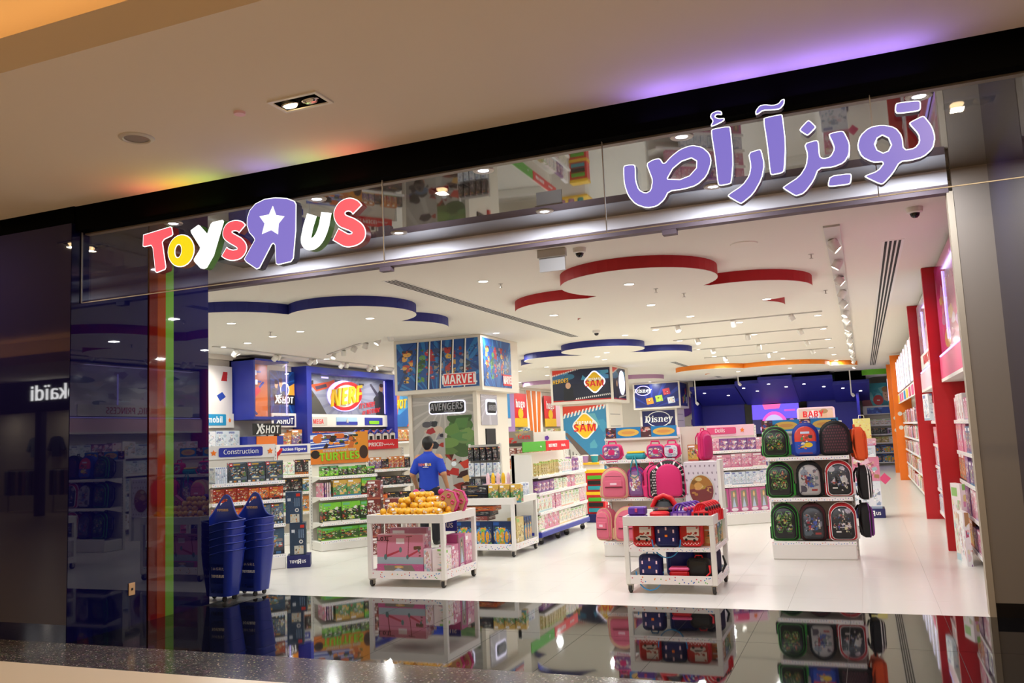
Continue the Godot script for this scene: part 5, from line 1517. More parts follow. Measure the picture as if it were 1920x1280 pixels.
func build_carts() -> void:
	# trolley of yellow balls and pink boxes
	var c := trolley("white wheeled trolley heaped with yellow balls over pink boxes", Vector3(-5.06, 0, -9.47), 1.02, 0.9, 0.83, [])
	var X := c.transform
	var w := "in the ball trolley"
	for q in [["wide pink scooter box on a flat box " + w, 0.62, 0.34, 0.12, -0.12, 0.252, 0.3, 3, 0], ["flat grey and magenta box under the scooter box " + w, 0.62, 0.12, 0.14, -0.12, 0.131, 0.3, 11, 3], ["large dull pink box leaning at the rear " + w, 0.5, 0.5, 0.12, -0.2, 0.131, -0.05, 3, 5]]:
		carton("toy_box", q[0], "toy box", "pink boxes in the ball trolley", X * Transform3D(Basis(), Vector3(q[4], q[5], q[6])), q[1], q[2], q[3], q[7], q[8])
	var sc := get_node("toy_box_%03d" % (taken["toy_box"] - 2)) as MeshInstance3D
	var fb := MB.new()
	fb.box(Vector3(-0.31, 0, 0.06), Vector3(0.31, 0.34, 0.061), Rect2(0, 0, 1, 1), Rect2(0, 0, 0.01, 1), Rect2(0, 0, 1, 0.01))
	part(sc, "front_print", fb, M.scooter_print)
	words(sc, "L.O.L.", 0.045, Vector3(-0.23, 0.29, 0.062), M.text_black)
	for i in 4:
		carton("toy_box", "pink doll box facing the side, %s in the ball trolley" % ORD[i], "toy box", "pink boxes in the ball trolley", X * Transform3D(Basis(Vector3.UP, PI / 2), Vector3(0.4, 0.131, 0.3 - i * 0.19)), 0.18, [0.3, 0.32, 0.42, 0.4][i], 0.16, [4, 3, 11, 3][i], [1, 7, 5, 9][i])
	carton("toy_box", "narrow yellow and pink box beside the pink scooter box", "toy box", "pink boxes in the ball trolley", X * Transform3D(Basis(), Vector3(0.25, 0.131, 0.32)), 0.1, 0.3, 0.1, 15, 4)
	part(c, "blue_card", bxm(Vector3(0.1, 0.56, -0.3), Vector3(0.32, 0.7, -0.29)), M.royal)
	words(c, "US", 0.06, Vector3(0.22, 0.63, -0.288), M.text_white)
	# balls
	var bm := MB.new()
	bm.ball(Vector3(0, 0.041, 0), 0.041, 14, 9)
	var ball := bm.mesh()
	var mats := []
	for k in 3:
		var im := Image.create(64, 32, false, Image.FORMAT_RGB8)
		im.fill(hexc("f0b42c"))
		splat(im, 0, 0, 64, 32, 5, ["f6cc5c", "f4c04c", "e8a424"], 3, 7)
		splat(im, [4, 20, 36][k], 4, 22, 20, 5, ["f4e8e0", "d8a0b8", "a87898", "f8f0ec", "fbf6f0"], 2, 6)
		mats.append(tex_mat("ball_print%d" % k, im, 0.3))
	var lay := [[11, 9], [10, 8], [9, 5], [6, 4], [3, 3]]
	for L in 5:
		for i in lay[L][0]:
			for j in lay[L][1]:
				var rim_ball: bool = i == 0 or j == 0 or i == lay[L][0] - 1 or j == lay[L][1] - 1
				if L > 0 and rim_ball and rng.randf() < 0.35: continue
				var o := part(self, "toy_ball", ball, mats[rng.randi() % 3])
				var p := Vector3((i - (lay[L][0] - 1) / 2.0) * 0.0835, 0.751 + L * 0.058, (j - (lay[L][1] - 1) / 2.0) * 0.0835 - 0.0)
				if L > 0: p += Vector3(rng.randf_range(-0.002, 0.002), rng.randf_range(0.0, 0.004), rng.randf_range(-0.002, 0.002))
				o.position = X * p
				o.rotation = Vector3(0, rng.randf() * TAU, 0)
				tag(o, "yellow patterned toy ball heaped on the white trolley", "ball", "yellow toy balls on the trolley")
	# hexagonal cake-pattern boxes and crimson boxes at the back of the heap
	for i in 2:
		var hx := thing("gift_box", ["round-cornered golden box with pink rings leaning on the balls", "golden box with pink edge behind the leaning ringed box"][i], "toy box", X * Vector3(0.36 + i * 0.07, 0.8, 0.02 - i * 0.1), deg_to_rad(-12))
		var b := MB.new()
		b.prism(circ(Vector2(0, 0.14), 0.15, 7), -0.04, 0.0)
		part(hx, "case", b, M.magenta)
		b = MB.new()
		b.prism(circ(Vector2(0, 0.14), 0.14, 7), 0.0, 0.006)
		part(hx, "front", b, M.wood_tan)
		for k in 5:
			b = MB.new()
			b.tube(ringxy(0.022, 12), 0.01, 5, true)
			part(hx, "ring", b, M.pink, Vector3(cos(k * 1.25) * 0.08, 0.14 + sin(k * 1.25) * 0.08, 0.008))
	for i in 4:
		carton("toy_box", "crimson boxed toy behind the ball heap, %s along" % ORD[i], "toy box", "crimson boxes behind the balls", X * Transform3D(Basis(), Vector3(-0.3 + i * 0.2, 0.75, -0.41)), 0.19, 0.24, 0.06, [7, 11, 7, 3][i], i + 4)
	for i in 4:
		var o := part(self, "toy_capsule", ball, M.violet if i % 2 else M.magenta)
		o.position = X * Vector3(-0.3 + [0.0, 0.09, 0.36, 0.45][i], 0.992, -0.41)
		tag(o, "glossy purple surprise ball, %s along on the crimson boxes" % ORD[i], "ball", "purple surprise balls")
	# trolley of dark boxed toys behind
	c = trolley("white wheeled trolley of dark boxed toys and blue track sets", Vector3(-5.18, 0, -11.97), 1.0, 0.96, 0.83, [])
	X = c.transform
	w = "on the dark toy trolley"
	for i in 2: carton("toy_box", "long black boxed vehicle, %s %s" % [["lower", "upper"][i], w], "toy box", "boxes on the dark toy trolley", X * Transform3D(Basis(), Vector3(-0.14, 0.751 + i * 0.13, 0.3)), 0.42, 0.125, 0.2, 5, i)
	for i in 3: carton("toy_box", "dark blue boxed red and gold figure, %s %s" % [ORD[i], w], "toy box", "boxes on the dark toy trolley", X * Transform3D(Basis(Vector3.UP, 0.12), Vector3(0.16 + i * 0.16, 0.751, 0.34 - i * 0.03)), 0.15, 0.26, 0.14, 9, 2)
	for i in 4: carton("toy_box", "white and violet slim box facing the side, %s %s" % [ORD[i], w], "toy box", "boxes on the dark toy trolley", X * Transform3D(Basis(Vector3.UP, PI / 2), Vector3(0.38, 0.751, 0.1 - i * 0.13)), 0.12, 0.25, 0.1, 8, i + 2)
	part(c, "blue_tray", rbm(Vector3(-0.42, 0.75, 0.4), Vector3(0.08, 0.8, 0.46), 0.01), M.royal)
	for i in 3: carton("toy_box", "blue and orange track set box, %s in the dark toy trolley" % ORD[i], "toy box", "track set boxes", X * Transform3D(Basis(), Vector3(-0.32 + i * 0.3, 0.131, 0.36)), 0.29, 0.36, 0.1, 6, i)
	for i in 4: carton("toy_box", "%s box facing the side, %s in the dark toy trolley" % [["yellow", "slim blue", "slim blue", "slim blue"][i], ORD[i]], "toy box", "track set boxes", X * Transform3D(Basis(Vector3.UP, PI / 2), Vector3(0.4, 0.131, [0.18, -0.04, -0.14, -0.24][i])), [0.28, 0.09, 0.09, 0.09][i], [0.4, 0.38, 0.38, 0.38][i], 0.14, [10, 6, 6, 6][i], 5 + i)
	for i in 3: carton("toy_box", "brown and black boxed toy lying flat, %s in the dark toy trolley" % ORD[i], "toy box", "track set boxes", X * Transform3D(Basis(), Vector3(-0.2 + i * 0.05, 0.5 + i * 0.07, 0.25)), 0.5, 0.068, 0.3, [7, 5, 2][i], i)
	# hook rack with carded toys rising behind it
	var rk := thing("peg_rack", "wire rack of small grey carded toys on the column side", "rack", Vector3(-6.35, 0, -14.3), 0)
	part(rk, "post", bxm(Vector3(-0.3, 0, -0.02), Vector3(-0.27, 1.6, 0.01)), M.white)
	part(rk, "post", bxm(Vector3(0.3, 0, -0.02), Vector3(0.33, 1.6, 0.01)), M.white)
	part(rk, "panel", bxm(Vector3(-0.3, 0.7, -0.02), Vector3(0.33, 1.58, -0.01)), M.lightgrey)
	for r in 3:
		for i in 5:
			carton("carded_toy", "small grey carded toy, %s in row %s of the wire rack" % [ORD[i], ["one", "two", "three"][r]], "toy", "carded toys on the wire rack", rk.transform * Transform3D(Basis(), Vector3(-0.22 + i * 0.12, 0.74 + r * 0.28, 0.05)), 0.1, 0.24, 0.1, [14, 8, 5][r], i * 2 + r)
	var bt := thing("basket_tray", "clear tray of yellow and pink toys behind the dark toy trolley", "tray", Vector3(-5.55, 0, -13.1), 0)
	part(bt, "stand", bxm(Vector3(-0.22, 0, -0.14), Vector3(0.22, 0.92, 0.14)), M.white)
	part(bt, "tray", bxm(Vector3(-0.24, 0.92, -0.16), Vector3(0.24, 0.95, 0.16)), M.pale_pink)
	for i in 5:
		var q := MB.new()
		q.lathe([Vector2(0, 0), Vector2(0.03, 0.0), Vector2(0.034, 0.1), Vector2(0.02, 0.16), Vector2(0.0, 0.18)], 12)
		tag(part(self, "toy_bottle", q, M.yellow if i % 2 else M.pale_pink, bt.transform * Vector3(-0.18 + i * 0.09, 0.951, 0.08)), "%s bubble toy bottle, %s along in the clear tray" % [["pink", "yellow"][i % 2], ORD[i]], "toy", "bubble toys in the tray")
	# lunch bag trolley
	c = trolley("white wheeled trolley of lunch boxes nearest the entrance", Vector3(-1.965, 0, -9.45), 0.95, 0.84, 0.79, [0.46])
	X = c.transform
	lunchboxes(X)

func ringxy(r: float, n: int) -> Array:
	var a := []
	for i in n: a.append(Vector3(cos(TAU * i / n) * r, sin(TAU * i / n) * r, 0))
	return a

func lunchboxes(X: Transform3D) -> void:
	# middle deck: two red racing tins and a blue bag
	for i in 2:
		var t := thing("lunch_box", ["red racing-car lunch box at the near post of the trolley", "red racing-car lunch box beside the far post of the trolley"][i], "lunch box", X * Vector3(-0.28 + i * 0.5, 0.461, 0.28), 0, "red racing lunch boxes")
		var b := MB.new()
		b.xf = Transform3D(Basis(), Vector3(0, 0.125, -0.06))
		b.pillow(rrect(0.24, 0.24, 0.05), 0.12, 0.02)
		part(t, "case", b, M.bright_red)
		b = MB.new()
		b.xf = Transform3D(Basis(), Vector3(0, 0.125, 0.058))
		b.prism(rrect(0.2, 0.2, 0.04), 0, 0.012, true, true, true, Rect2())
		part(t, "picture", b, race_mat())
	strap_bag(X * Transform3D(Basis(), Vector3(-0.03, 0.461, 0.3)), 0.26, 0.24, M.navy, M.sky, "dark blue lunch bag with hanging strap between the red lunch boxes", true)
	strap_bag(X * Transform3D(Basis(), Vector3(-0.22, 0.131, 0.32)), 0.25, 0.26, M.navy, M.sky, "dark blue lunch bag with blue strap on the lower deck", true)
	strap_bag(X * Transform3D(Basis(Vector3.UP, 0.3), Vector3(0.05, 0.131, 0.1)), 0.3, 0.3, M.blue, M.red, "large blue and red bag at the back of the lower deck", false)
	strap_bag(X * Transform3D(Basis(Vector3.UP, -0.1), Vector3(0.28, 0.131, 0.3)), 0.25, 0.22, M.dark, M.bright_red, "black lunch bag with red strap on the lower deck", false)
	strap_bag(X * Transform3D(Basis(Vector3.UP, 0.7), Vector3(0.36, 0.131, 0.05)), 0.22, 0.3, M.side_navy, M.dark, "navy checked bag at the far corner of the lower deck", false)
	strap_bag(X * Transform3D(Basis(), Vector3(0.2, 0.131, -0.1)), 0.3, 0.3, M.grey, M.dark, "grey checked bag behind the black lunch bag", false)
	var pk := thing("lunch_box", "translucent red plastic box lying on the lower deck", "lunch box", X * Vector3(0.08, 0.131, 0.32), 0.05)
	part(pk, "case", rbm(Vector3(-0.1, 0, -0.07), Vector3(0.1, 0.1, 0.07), 0.02), M.red)
	part(pk, "lid", rbm(Vector3(-0.105, 0.1, -0.075), Vector3(0.105, 0.13, 0.075), 0.012), M.pink)
	# top: purple boxes, red and black helmets, basket totes
	for i in 2:
		var t := thing("lunch_box", ["purple lunch box with pink latch, lower of two", "purple lunch box with pink latch, upper of two"][i], "lunch box", X * Vector3(-0.34, 0.711 + i * 0.085, 0.28), 0.0)
		part(t, "case", rbm(Vector3(-0.09, 0, -0.07), Vector3(0.09, 0.083, 0.07), 0.012), M.violet)
		part(t, "latch", rbm(Vector3(-0.014, 0.03, 0.07), Vector3(0.014, 0.07, 0.078), 0.003), M.pink)
	var rb2 := thing("lunch_box", "red bowl-shaped lunch box on the trolley top", "lunch box", X * Vector3(-0.1, 0.711, 0.3), 0.0)
	var b2 := MB.new()
	b2.lathe([Vector2(0, 0), Vector2(0.08, 0.0), Vector2(0.1, 0.02), Vector2(0.105, 0.1), Vector2(0.09, 0.115), Vector2(0, 0.12)], 22)
	part(rb2, "bowl", b2, M.bright_red)
	var hm := thing("toy_helmet", "black and red helmet-shaped lunch box at the trolley back", "lunch box", X * Vector3(-0.08, 0.711, 0.1), 0.0)
	b2 = MB.new()
	b2.lathe([Vector2(0, 0), Vector2(0.12, 0.0), Vector2(0.14, 0.06), Vector2(0.13, 0.14), Vector2(0.09, 0.21), Vector2(0.04, 0.24), Vector2(0, 0.245)], 22)
	part(hm, "shell", b2, M.dark)
	b2 = MB.new()
	b2.tube([Vector3(-0.13, 0.15, 0.05), Vector3(-0.08, 0.24, 0.06), Vector3(0, 0.27, 0.06), Vector3(0.08, 0.24, 0.06), Vector3(0.14, 0.14, 0.05)], 0.028, 8)
	part(hm, "red_band", b2, M.bright_red)
	b2 = MB.new()
	b2.lathe([Vector2(0.135, 0.12), Vector2(0.15, 0.13), Vector2(0.148, 0.15), Vector2(0.125, 0.16)], 22)
	part(hm, "silver_rim", b2, M.chrome)
	for k in 5:
		tote(X * Transform3D(Basis(), Vector3(0.12 + k * 0.025, 0.711, 0.3 - k * 0.075)), M.violet, M.pink, "purple plastic basket tote with heart clasp, %s from the front" % ORD[k], k)
	for k in 6:
		tote(X * Transform3D(Basis(), Vector3(0.34 + k * 0.012, 0.711, 0.3 - k * 0.075)), M.bright_red, M.dark, "red plastic basket tote with dark clasp, %s from the front" % ORD[k], k)
	# stacked goods on the trolley side
	for i in 3: carton("toy_box", "bright boxed drink bottle facing the side, %s on the lunch trolley" % ORD[i], "toy box", "boxes on the lunch trolley side", X * Transform3D(Basis(Vector3.UP, PI / 2), Vector3(0.38, 0.461, 0.14 - i * 0.18)), 0.15, 0.22, 0.14, 9, 6 + i)

func race_mat() -> StandardMaterial3D:
	if not M.has("race_print"):
		var im := poster("", 128, 128, "b8241c")
		irect(im, 40, 8, 80, 60, hexc("e8e0d8"))
		splat(im, 40, 10, 76, 54, 8, ["c83a2c", "2a2424", "a82018"], 6, 14)
		ipoly(im, [Vector2(12, 78), Vector2(40, 64), Vector2(90, 68), Vector2(116, 84), Vector2(110, 98), Vector2(16, 92)], hexc("d8d4d0"))
		ipoly(im, [Vector2(44, 68), Vector2(84, 70), Vector2(96, 80), Vector2(40, 78)], hexc("2a2426"))
		iell(im, 34, 92, 9, 9, hexc("1c1818")); iell(im, 88, 96, 9, 9, hexc("1c1818"))
		for i in 12: irect(im, i * 11, 112 + (i % 2) * 7, 6, 7, hexc("f0ece8"))
		tex_mat("race_print", im, 0.35)
	return M.race_print

func strap_bag(X: Transform3D, w: float, h: float, m: Material, sm: Material, label: String, hang: bool) -> void:
	var t := thing("lunch_bag", label, "lunch bag")
	t.transform = X
	var b := MB.new()
	b.xf = Transform3D(Basis(), Vector3(0, h / 2, -0.06))
	b.pillow(rrect(w, h, 0.05), 0.11, 0.03)
	part(t, "body", b, m)
	b = MB.new()
	b.xf = Transform3D(Basis(), Vector3(0, h / 2, 0.045))
	b.pillow(rrect(w * 0.8, h * 0.8, 0.04), 0.025, 0.012)
	part(t, "front_pocket", b, m)
	if m == M.navy:
		var pr := MB.new()
		for e in [[-0.3, 0.2], [0.3, 0.2], [0.0, 0.32], [-0.28, -0.15], [0.28, -0.15]]:
			pr.cb(Vector3(e[0] * w, h / 2 + e[1] * h, 0.0765), Vector3(0.016, 0.034, 0.003))
		part(t, "print_marks", pr, M.pale_pink).set_meta("kind", "stuff")
		part(t, "crest", rbm(Vector3(-0.014, h * 0.46, 0.074), Vector3(0.014, h * 0.56, 0.079), 0.002), M.orange)
	b = MB.new()
	if hang:
		var p := []
		for i in 13:
			var a := PI * i / 12.0
			p.append(Vector3(cos(a) * (w / 2 + 0.02), h * 0.35 - sin(a) * (h * 0.35 + 0.1), 0.085))
		b.tube(p, 0.014, 6, false, 0.4)
	else:
		b.tube([Vector3(w / 2, h * 0.7, 0.06), Vector3(w / 2 + 0.01, h * 0.4, 0.09), Vector3(w * 0.3, h * 0.15, 0.1), Vector3(0.0, 0.03, 0.1)], 0.014, 6, false, 0.5)
	part(t, "strap", b, sm)
	b = MB.new()
	b.tube([Vector3(-0.04, h, 0), Vector3(-0.03, h + 0.025, 0), Vector3(0.03, h + 0.025, 0), Vector3(0.04, h, 0)], 0.008, 6)
	part(t, "handle", b, sm)

func tote(X: Transform3D, m: Material, cm: Material, label: String, k: int) -> void:
	var t := thing("basket_tote", label, "tote", Vector3.ZERO, 0, "plastic basket totes on the lunch trolley")
	t.transform = X
	if not M.has("tote_b"):
		var b := MB.new()
		b.box(Vector3(-0.1, 0, -0.03), Vector3(0.1, 0.11, 0.03))
		M.tote_b = b.mesh()
		b = MB.new()
		var p := []
		for i in 9: p.append(Vector3(cos(PI * i / 8.0) * 0.075, 0.105 + sin(PI * i / 8.0) * 0.09, 0))
		b.tube(p, 0.012, 6)
		M.tote_h = b.mesh()
		b = MB.new()
		b.ball(Vector3(0.06, 0.14, 0.03), 0.022, 8, 6)
		M.tote_c = b.mesh()
		b = MB.new()
		for i in 3: for j in 2: b.box(Vector3(-0.075 + i * 0.055, 0.025 + j * 0.042, 0.03), Vector3(-0.035 + i * 0.055, 0.055 + j * 0.042, 0.031))
		M.tote_g = b.mesh()
	part(t, "tub", M.tote_b, m)
	part(t, "handle", M.tote_h, m)
	part(t, "clasp", M.tote_c, cm)
	part(t, "cut_outs", M.tote_g, M.dark if m == M.bright_red else M.lilac)

func board(t: Node3D, called: String, x0: float, x1: float, y0: float, y1: float, z: float, m: Material, th := 0.02) -> MeshInstance3D:
	var b := MB.new()
	b.box(Vector3(x0, y0, z - th), Vector3(x1, y1, z), Rect2(0, 0, 1, 1), Rect2(0, 0, 0.01, 1), Rect2(0, 0, 1, 0.01))
	return part(t, called, b, m)

# joined rows of cartons too far to pick apart
func far_rows(t: Node3D, x0: float, x1: float, ys: Array, hs: Array, fams: Array, d: float, zf: float, wr: Vector2) -> void:
	var b := MB.new()
	for r in ys.size():
		var x := x0
		while x < x1 - wr.y:
			var w := rng.randf_range(wr.x, wr.y)
			var h: float = hs[r] * rng.randf_range(0.8, 1.0)
			var q := tile(fams[rng.randi() % fams.size()], rng.randi() % 16)
			b.box(Vector3(x, ys[r] + 0.002, zf - d), Vector3(x + w - 0.006, ys[r] + h, zf), q, Rect2(q.position, q.size * Vector2(0.15, 0.8)), Rect2(q.position, q.size * Vector2(0.9, 0.06)))
			x += w
	var o := part(t, "packaged_toys", b, AT)
	o.set_meta("kind", "stuff")

func shelf_bay(t: Node3D, L0: float, ys: Array, d: float, H: float, xa := 0.0) -> void:
	var L := L0 + xa
	part(t, "back_panel", bxm(Vector3(xa, 0, 0), Vector3(L, H, 0.02)), M.cream)
	for y in ys:
		part(t, "shelf", bxm(Vector3(xa + 0.01, y - 0.025, 0.02), Vector3(L - 0.01, y, d)), M.white)
		var r := MB.new()
		r.box(Vector3(xa + 0.01, y - 0.035, d), Vector3(L - 0.01, y + 0.01, d + 0.008), Rect2(0, 0, L * 1.6, 1), Rect2(0, 0, 0.02, 1), Rect2(0, 0, 0.02, 0.1))
		part(t, "price_rail", r, M.dotted_rail)

func build_left_wall() -> void:
	var R := PI / 2
	var X0 := -12.29
	# bay with the jumping boy poster
	var t := thing("display_bay", "wall bay with a jumping boy poster and cyan name plate", "wall display", Vector3(X0, 0, -11.0), R)
	shelf_bay(t, 3.6, [0.5, 0.95, 1.35, 1.72], 0.32, 2.15)
	board(t, "poster", 1.9, 3.58, 2.44, 3.42, 0.1, M.poster_jump)
	board(t, "header", 0.0, 3.6, 2.15, 2.44, 0.12, M.white)
	plate(t, Vector3(2.55, 2.31, 0.12), 1.6, 0.23, 0.02, M.cyan_plate)
	words(t, "playmobil", 0.12, Vector3(2.85, 2.31, 0.131), M.text_white)
	starp(t, Vector3(3.47, 2.3, 0.12), 0.05, M.orange)
	row(t, 1.72, 1.9, 3.58, 0.3, [8, 8, 10], Vector2(0.28, 0.36), Vector2(0.34, 0.38), 0.14, "top shelf under the cyan name plate")
	# blue showcase tower with blasters
	t = thing("showcase", "tall blue glass showcase of red toy blasters on the wall", "showcase", Vector3(X0, 0, -14.62), R)
	var D := 0.62
	part(t, "body_lower", bxm(Vector3(0, 0, 0), Vector3(1.2, 1.95, 0.45)), M.royal)
	part(t, "back", bxm(Vector3(0, 2.36, 0), Vector3(1.2, 3.58, 0.04)), M.orange)
	for s in [[0.0, 0.05], [1.17, 1.2]]:
		part(t, "side", bxm(Vector3(s[0], 2.36, 0), Vector3(s[1], 3.58, D)), M.royal if s[0] == 0.0 else M.acrylic)
	part(t, "top", bxm(Vector3(0, 3.54, 0), Vector3(1.2, 3.58, D)), M.royal)
	part(t, "bottom", bxm(Vector3(0, 2.3, 0), Vector3(1.2, 2.36, D)), M.royal)
	part(t, "glass_front", bxm(Vector3(0.05, 2.36, D - 0.008), Vector3(1.17, 3.54, D)), M.acrylic)
	part(t, "led_strip", bxm(Vector3(1.13, 2.4, D - 0.03), Vector3(1.15, 3.52, D - 0.015)), M.led_violet)
	part(t, "led_strip", bxm(Vector3(0.62, 2.4, 0.05), Vector3(0.635, 3.52, 0.06)), M.led_violet)
	area(t, Vector3(0.6, 3.52, 0.4), Vector2(1.0, 0.3), 0.12, hexc("b0a4ff"))
	for q in [[0.35, 2.6, -0.6, 0.55], [0.55, 2.85, 0.7, 0.7], [0.5, 3.12, 0.0, 0.45], [0.45, 3.32, 0.05, 0.5]]:
		var gun := thing("toy_blaster", ["tilted red toy blaster low in the blue showcase", "long red toy blaster slanting in the blue showcase", "white toy blaster in the blue showcase", "white and blue toy blaster at the showcase top"][int(q[1] * 10) % 4], "toy blaster")
		gun.transform = t.transform * Transform3D(Basis(Vector3.BACK, q[2]), Vector3(q[0], q[1], 0.2))
		gun.set_meta("label", {2.6: "tilted red toy blaster low in the blue showcase", 2.85: "long red toy blaster slanting in the blue showcase", 3.12: "white toy blaster in the middle of the blue showcase", 3.32: "white and blue toy blaster at the showcase top"}[q[1]])
		var L: float = q[3]
		var gm: Material = M.bright_red if q[1] < 3.0 else M.white
		part(gun, "body", rbm(Vector3(-L / 2, -0.05, -0.03), Vector3(L * 0.3, 0.06, 0.03), 0.01), gm)
		part(gun, "barrel", rbm(Vector3(L * 0.3, 0.0, -0.02), Vector3(L * 0.6, 0.04, 0.02), 0.008), M.royal)
		part(gun, "grip", rbm(Vector3(-L * 0.3, -0.17, -0.02), Vector3(-L * 0.15, -0.05, 0.02), 0.01), gm)
	board(t, "plinth_poster", 0.28, 0.95, 1.2, 1.95, 0.47, M.orange)
	plate(t, Vector3(0.6, 2.1, 0.48), 0.95, 0.24, 0.01, M.text_black)
	xshot(t, Vector3(0.6, 2.1, 0.5), 0.17)
	# splash poster bay
	t = thing("display_bay", "wall bay with a dark blue splash poster beside the showcase", "wall display", Vector3(X0, 0, -15.85), R)
	shelf_bay(t, 0.9, [0.95, 1.35, 1.72], 0.32, 2.15)
	board(t, "poster", 0.0, 0.88, 2.47, 3.43, 0.1, M.poster_splash)
	plate(t, Vector3(0.5, 2.78, 0.1), 0.75, 0.22, 0.01, M.text_black)
	xshot(t, Vector3(0.46, 2.78, 0.115), 0.15)
	board(t, "header", 0.0, 0.9, 2.15, 2.47, 0.12, M.white)
	plate(t, Vector3(0.45, 2.3, 0.12), 0.75, 0.22, 0.01, M.navy)
	xshot(t, Vector3(0.45, 2.3, 0.133), 0.14)
	row(t, 1.72, 0.02, 0.88, 0.3, [2, 9], Vector2(0.22, 0.4), Vector2(0.3, 0.38), 0.14, "top shelf under the splash poster")
	# blue framed blaster bay
	t = thing("display_bay", "blue framed wall bay with the large grey blaster poster", "wall display", Vector3(X0, 0, -16.45), R)
	var F := 0.42
	part(t, "frame_side", bxm(Vector3(0.31, 0, 0), Vector3(0.5, 3.56, F)), M.royal)
	part(t, "frame_side", bxm(Vector3(4.32, 0, 0), Vector3(4.5, 3.56, F)), M.royal)
	part(t, "frame_top", bxm(Vector3(0.5, 3.42, 0), Vector3(4.32, 3.56, F)), M.royal)
	board(t, "poster", 0.5, 4.32, 2.46, 3.42, 0.14, M.poster_blaster)
	ring_logo(t)
	words(t, "IT'S NERF", 0.13, Vector3(3.35, 2.72, 0.17), M.red, Vector3(0, 0, 0.1), false, true, 0.2)
	words(t, "or NOTHIN'", 0.12, Vector3(3.55, 2.56, 0.17), M.red, Vector3(0, 0, 0.1), false, true, 0.2)
	for q in [[0.5, 3.2], [2.7, 3.2], [1.3, 3.36]]:
		part(t, "led_strip", rbm(Vector3(q[0], q[1] - 0.02, 0.145), Vector3(q[0] + 0.3, q[1] + 0.02, 0.15), 0.002), M.led_violet)
	part(t, "led_strip", bxm(Vector3(4.28, 2.5, 0.14), Vector3(4.3, 3.4, 0.16)), M.led_violet)
	board(t, "header", 0.5, 4.32, 2.15, 2.46, 0.2, M.white)
	plate(t, Vector3(1.0, 2.29, 0.2), 0.85, 0.2, 0.01, M.lightgrey)
	words(t, "MEGA", 0.11, Vector3(1.05, 2.28, 0.212), M.bright_red)
	plate(t, Vector3(2.3, 2.29, 0.2), 0.95, 0.2, 0.01, M.pale_blue)
	plate(t, Vector3(2.3, 2.24, 0.212), 0.95, 0.08, 0.005, M.royal)
	starp(t, Vector3(2.3, 2.3, 0.22), 0.07, M.lightgrey)
	plate(t, Vector3(3.6, 2.29, 0.2), 0.9, 0.2, 0.01, M.royal)
	plate(t, Vector3(3.6, 2.26, 0.212), 0.5, 0.09, 0.03, M.lime)
	var sb := Node3D.new()
	shelf_bay(t, 3.8, [0.95, 1.35, 1.72], 0.36, 2.15, 0.51)
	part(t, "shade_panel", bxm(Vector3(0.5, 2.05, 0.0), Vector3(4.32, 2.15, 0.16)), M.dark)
	row(t, 1.72, 0.52, 4.3, 0.33, [2, 9, 2], Vector2(0.3, 0.5), Vector2(0.28, 0.34), 0.14, "top shelf under the blaster poster")
	# flame poster bay
	t = thing("display_bay", "wall bay with a sky-blue and flame poster beside the column", "wall display", Vector3(X0, 0, -20.98), R)
	shelf_bay(t, 3.4, [0.95, 1.35, 1.72], 0.32, 2.15)
	board(t, "poster", 0.0, 2.2, 2.15, 3.43, 0.12, M.poster_flame)
	words(t, "HOT WHEELS", 0.26, Vector3(1.35, 2.85, 0.14), M.yellow, Vector3(0, 0, 0.1), false, true, 0.25, 0.95, "lettering", 0.03)
	row(t, 1.72, 0.02, 2.4, 0.3, [2, 9], Vector2(0.3, 0.45), Vector2(0.28, 0.36), 0.14, "top shelf under the flame poster")
	# far bays: lilac, red and the striped popcorn wall
	t = thing("display_bay", "far lilac wall bay with a blue rocket-like light shape", "wall display", Vector3(X0, 0, -28.2), R)
	part(t, "frame", bxm(Vector3(0, 0, 0), Vector3(2.0, 3.45, 0.2)), M.lilac)
	board(t, "poster", 0.1, 1.5, 2.45, 3.4, 0.23, M.sky)
	part(t, "led_strip", bxm(Vector3(1.0, 2.6, 0.23), Vector3(1.06, 3.3, 0.25)), M.led_white)
	board(t, "header", 0.1, 1.5, 2.12, 2.42, 0.25, M.white)
	for s in 2:
		var L: float = [1.5, 2.2][s]
		t = thing("display_bay", ["far red and yellow wall bay before the striped panel", "far red and yellow wall bay beyond the striped panel"][s], "wall display", Vector3(X0, 0, [-30.3, -33.75][s]), R)
		shelf_bay(t, L, [1.35, 1.72], 0.32, 2.12)
		board(t, "poster", 0.0, 1.4, 2.45, 3.4, 0.12, M.bright_red)
		board(t, "header", 0.0, 1.4, 2.12, 2.45, 0.13, M.yellow)
		words(t, "hugo", 0.3, Vector3(0.7, 3.0, 0.13), M.text_white)
		var o := MB.new()
		o.prism(circ(Vector2.ZERO, 0.26, 20, 0.2), 0, 0.02)
		part(t, "emblem", o, M.yellow, Vector3(0.7, 2.62, 0.12))
		if s == 1: board(t, "end_panel", 1.4, 2.2, 2.12, 3.4, 0.12, M.pale_pink)
		far_rows(t, 0.0, L, [1.35, 1.72], [0.34, 0.34], [9, 4, 10], 0.2, 0.32, Vector2(0.25, 0.45))
	t = thing("striped_panel", "tall orange and white striped popcorn panel on the far wall", "wall panel", Vector3(X0 + 0.005, 1.75, -31.9), R)
	part(t, "backing", bxm(Vector3(0, 0, 0), Vector3(1.75, 1.85, 0.04)), M.text_white)
	for i in 3:
		var sp := MB.new()
		var a := 0.02 + i * 0.62
		var c := 0.35 + i * 0.4
		sp.prism(poly2([c, 0.0, c + 0.22, 0.0, a + 0.38, 1.85, a, 1.85]), 0.04, 0.06)
		part(t, "stripe", sp, M.orange)

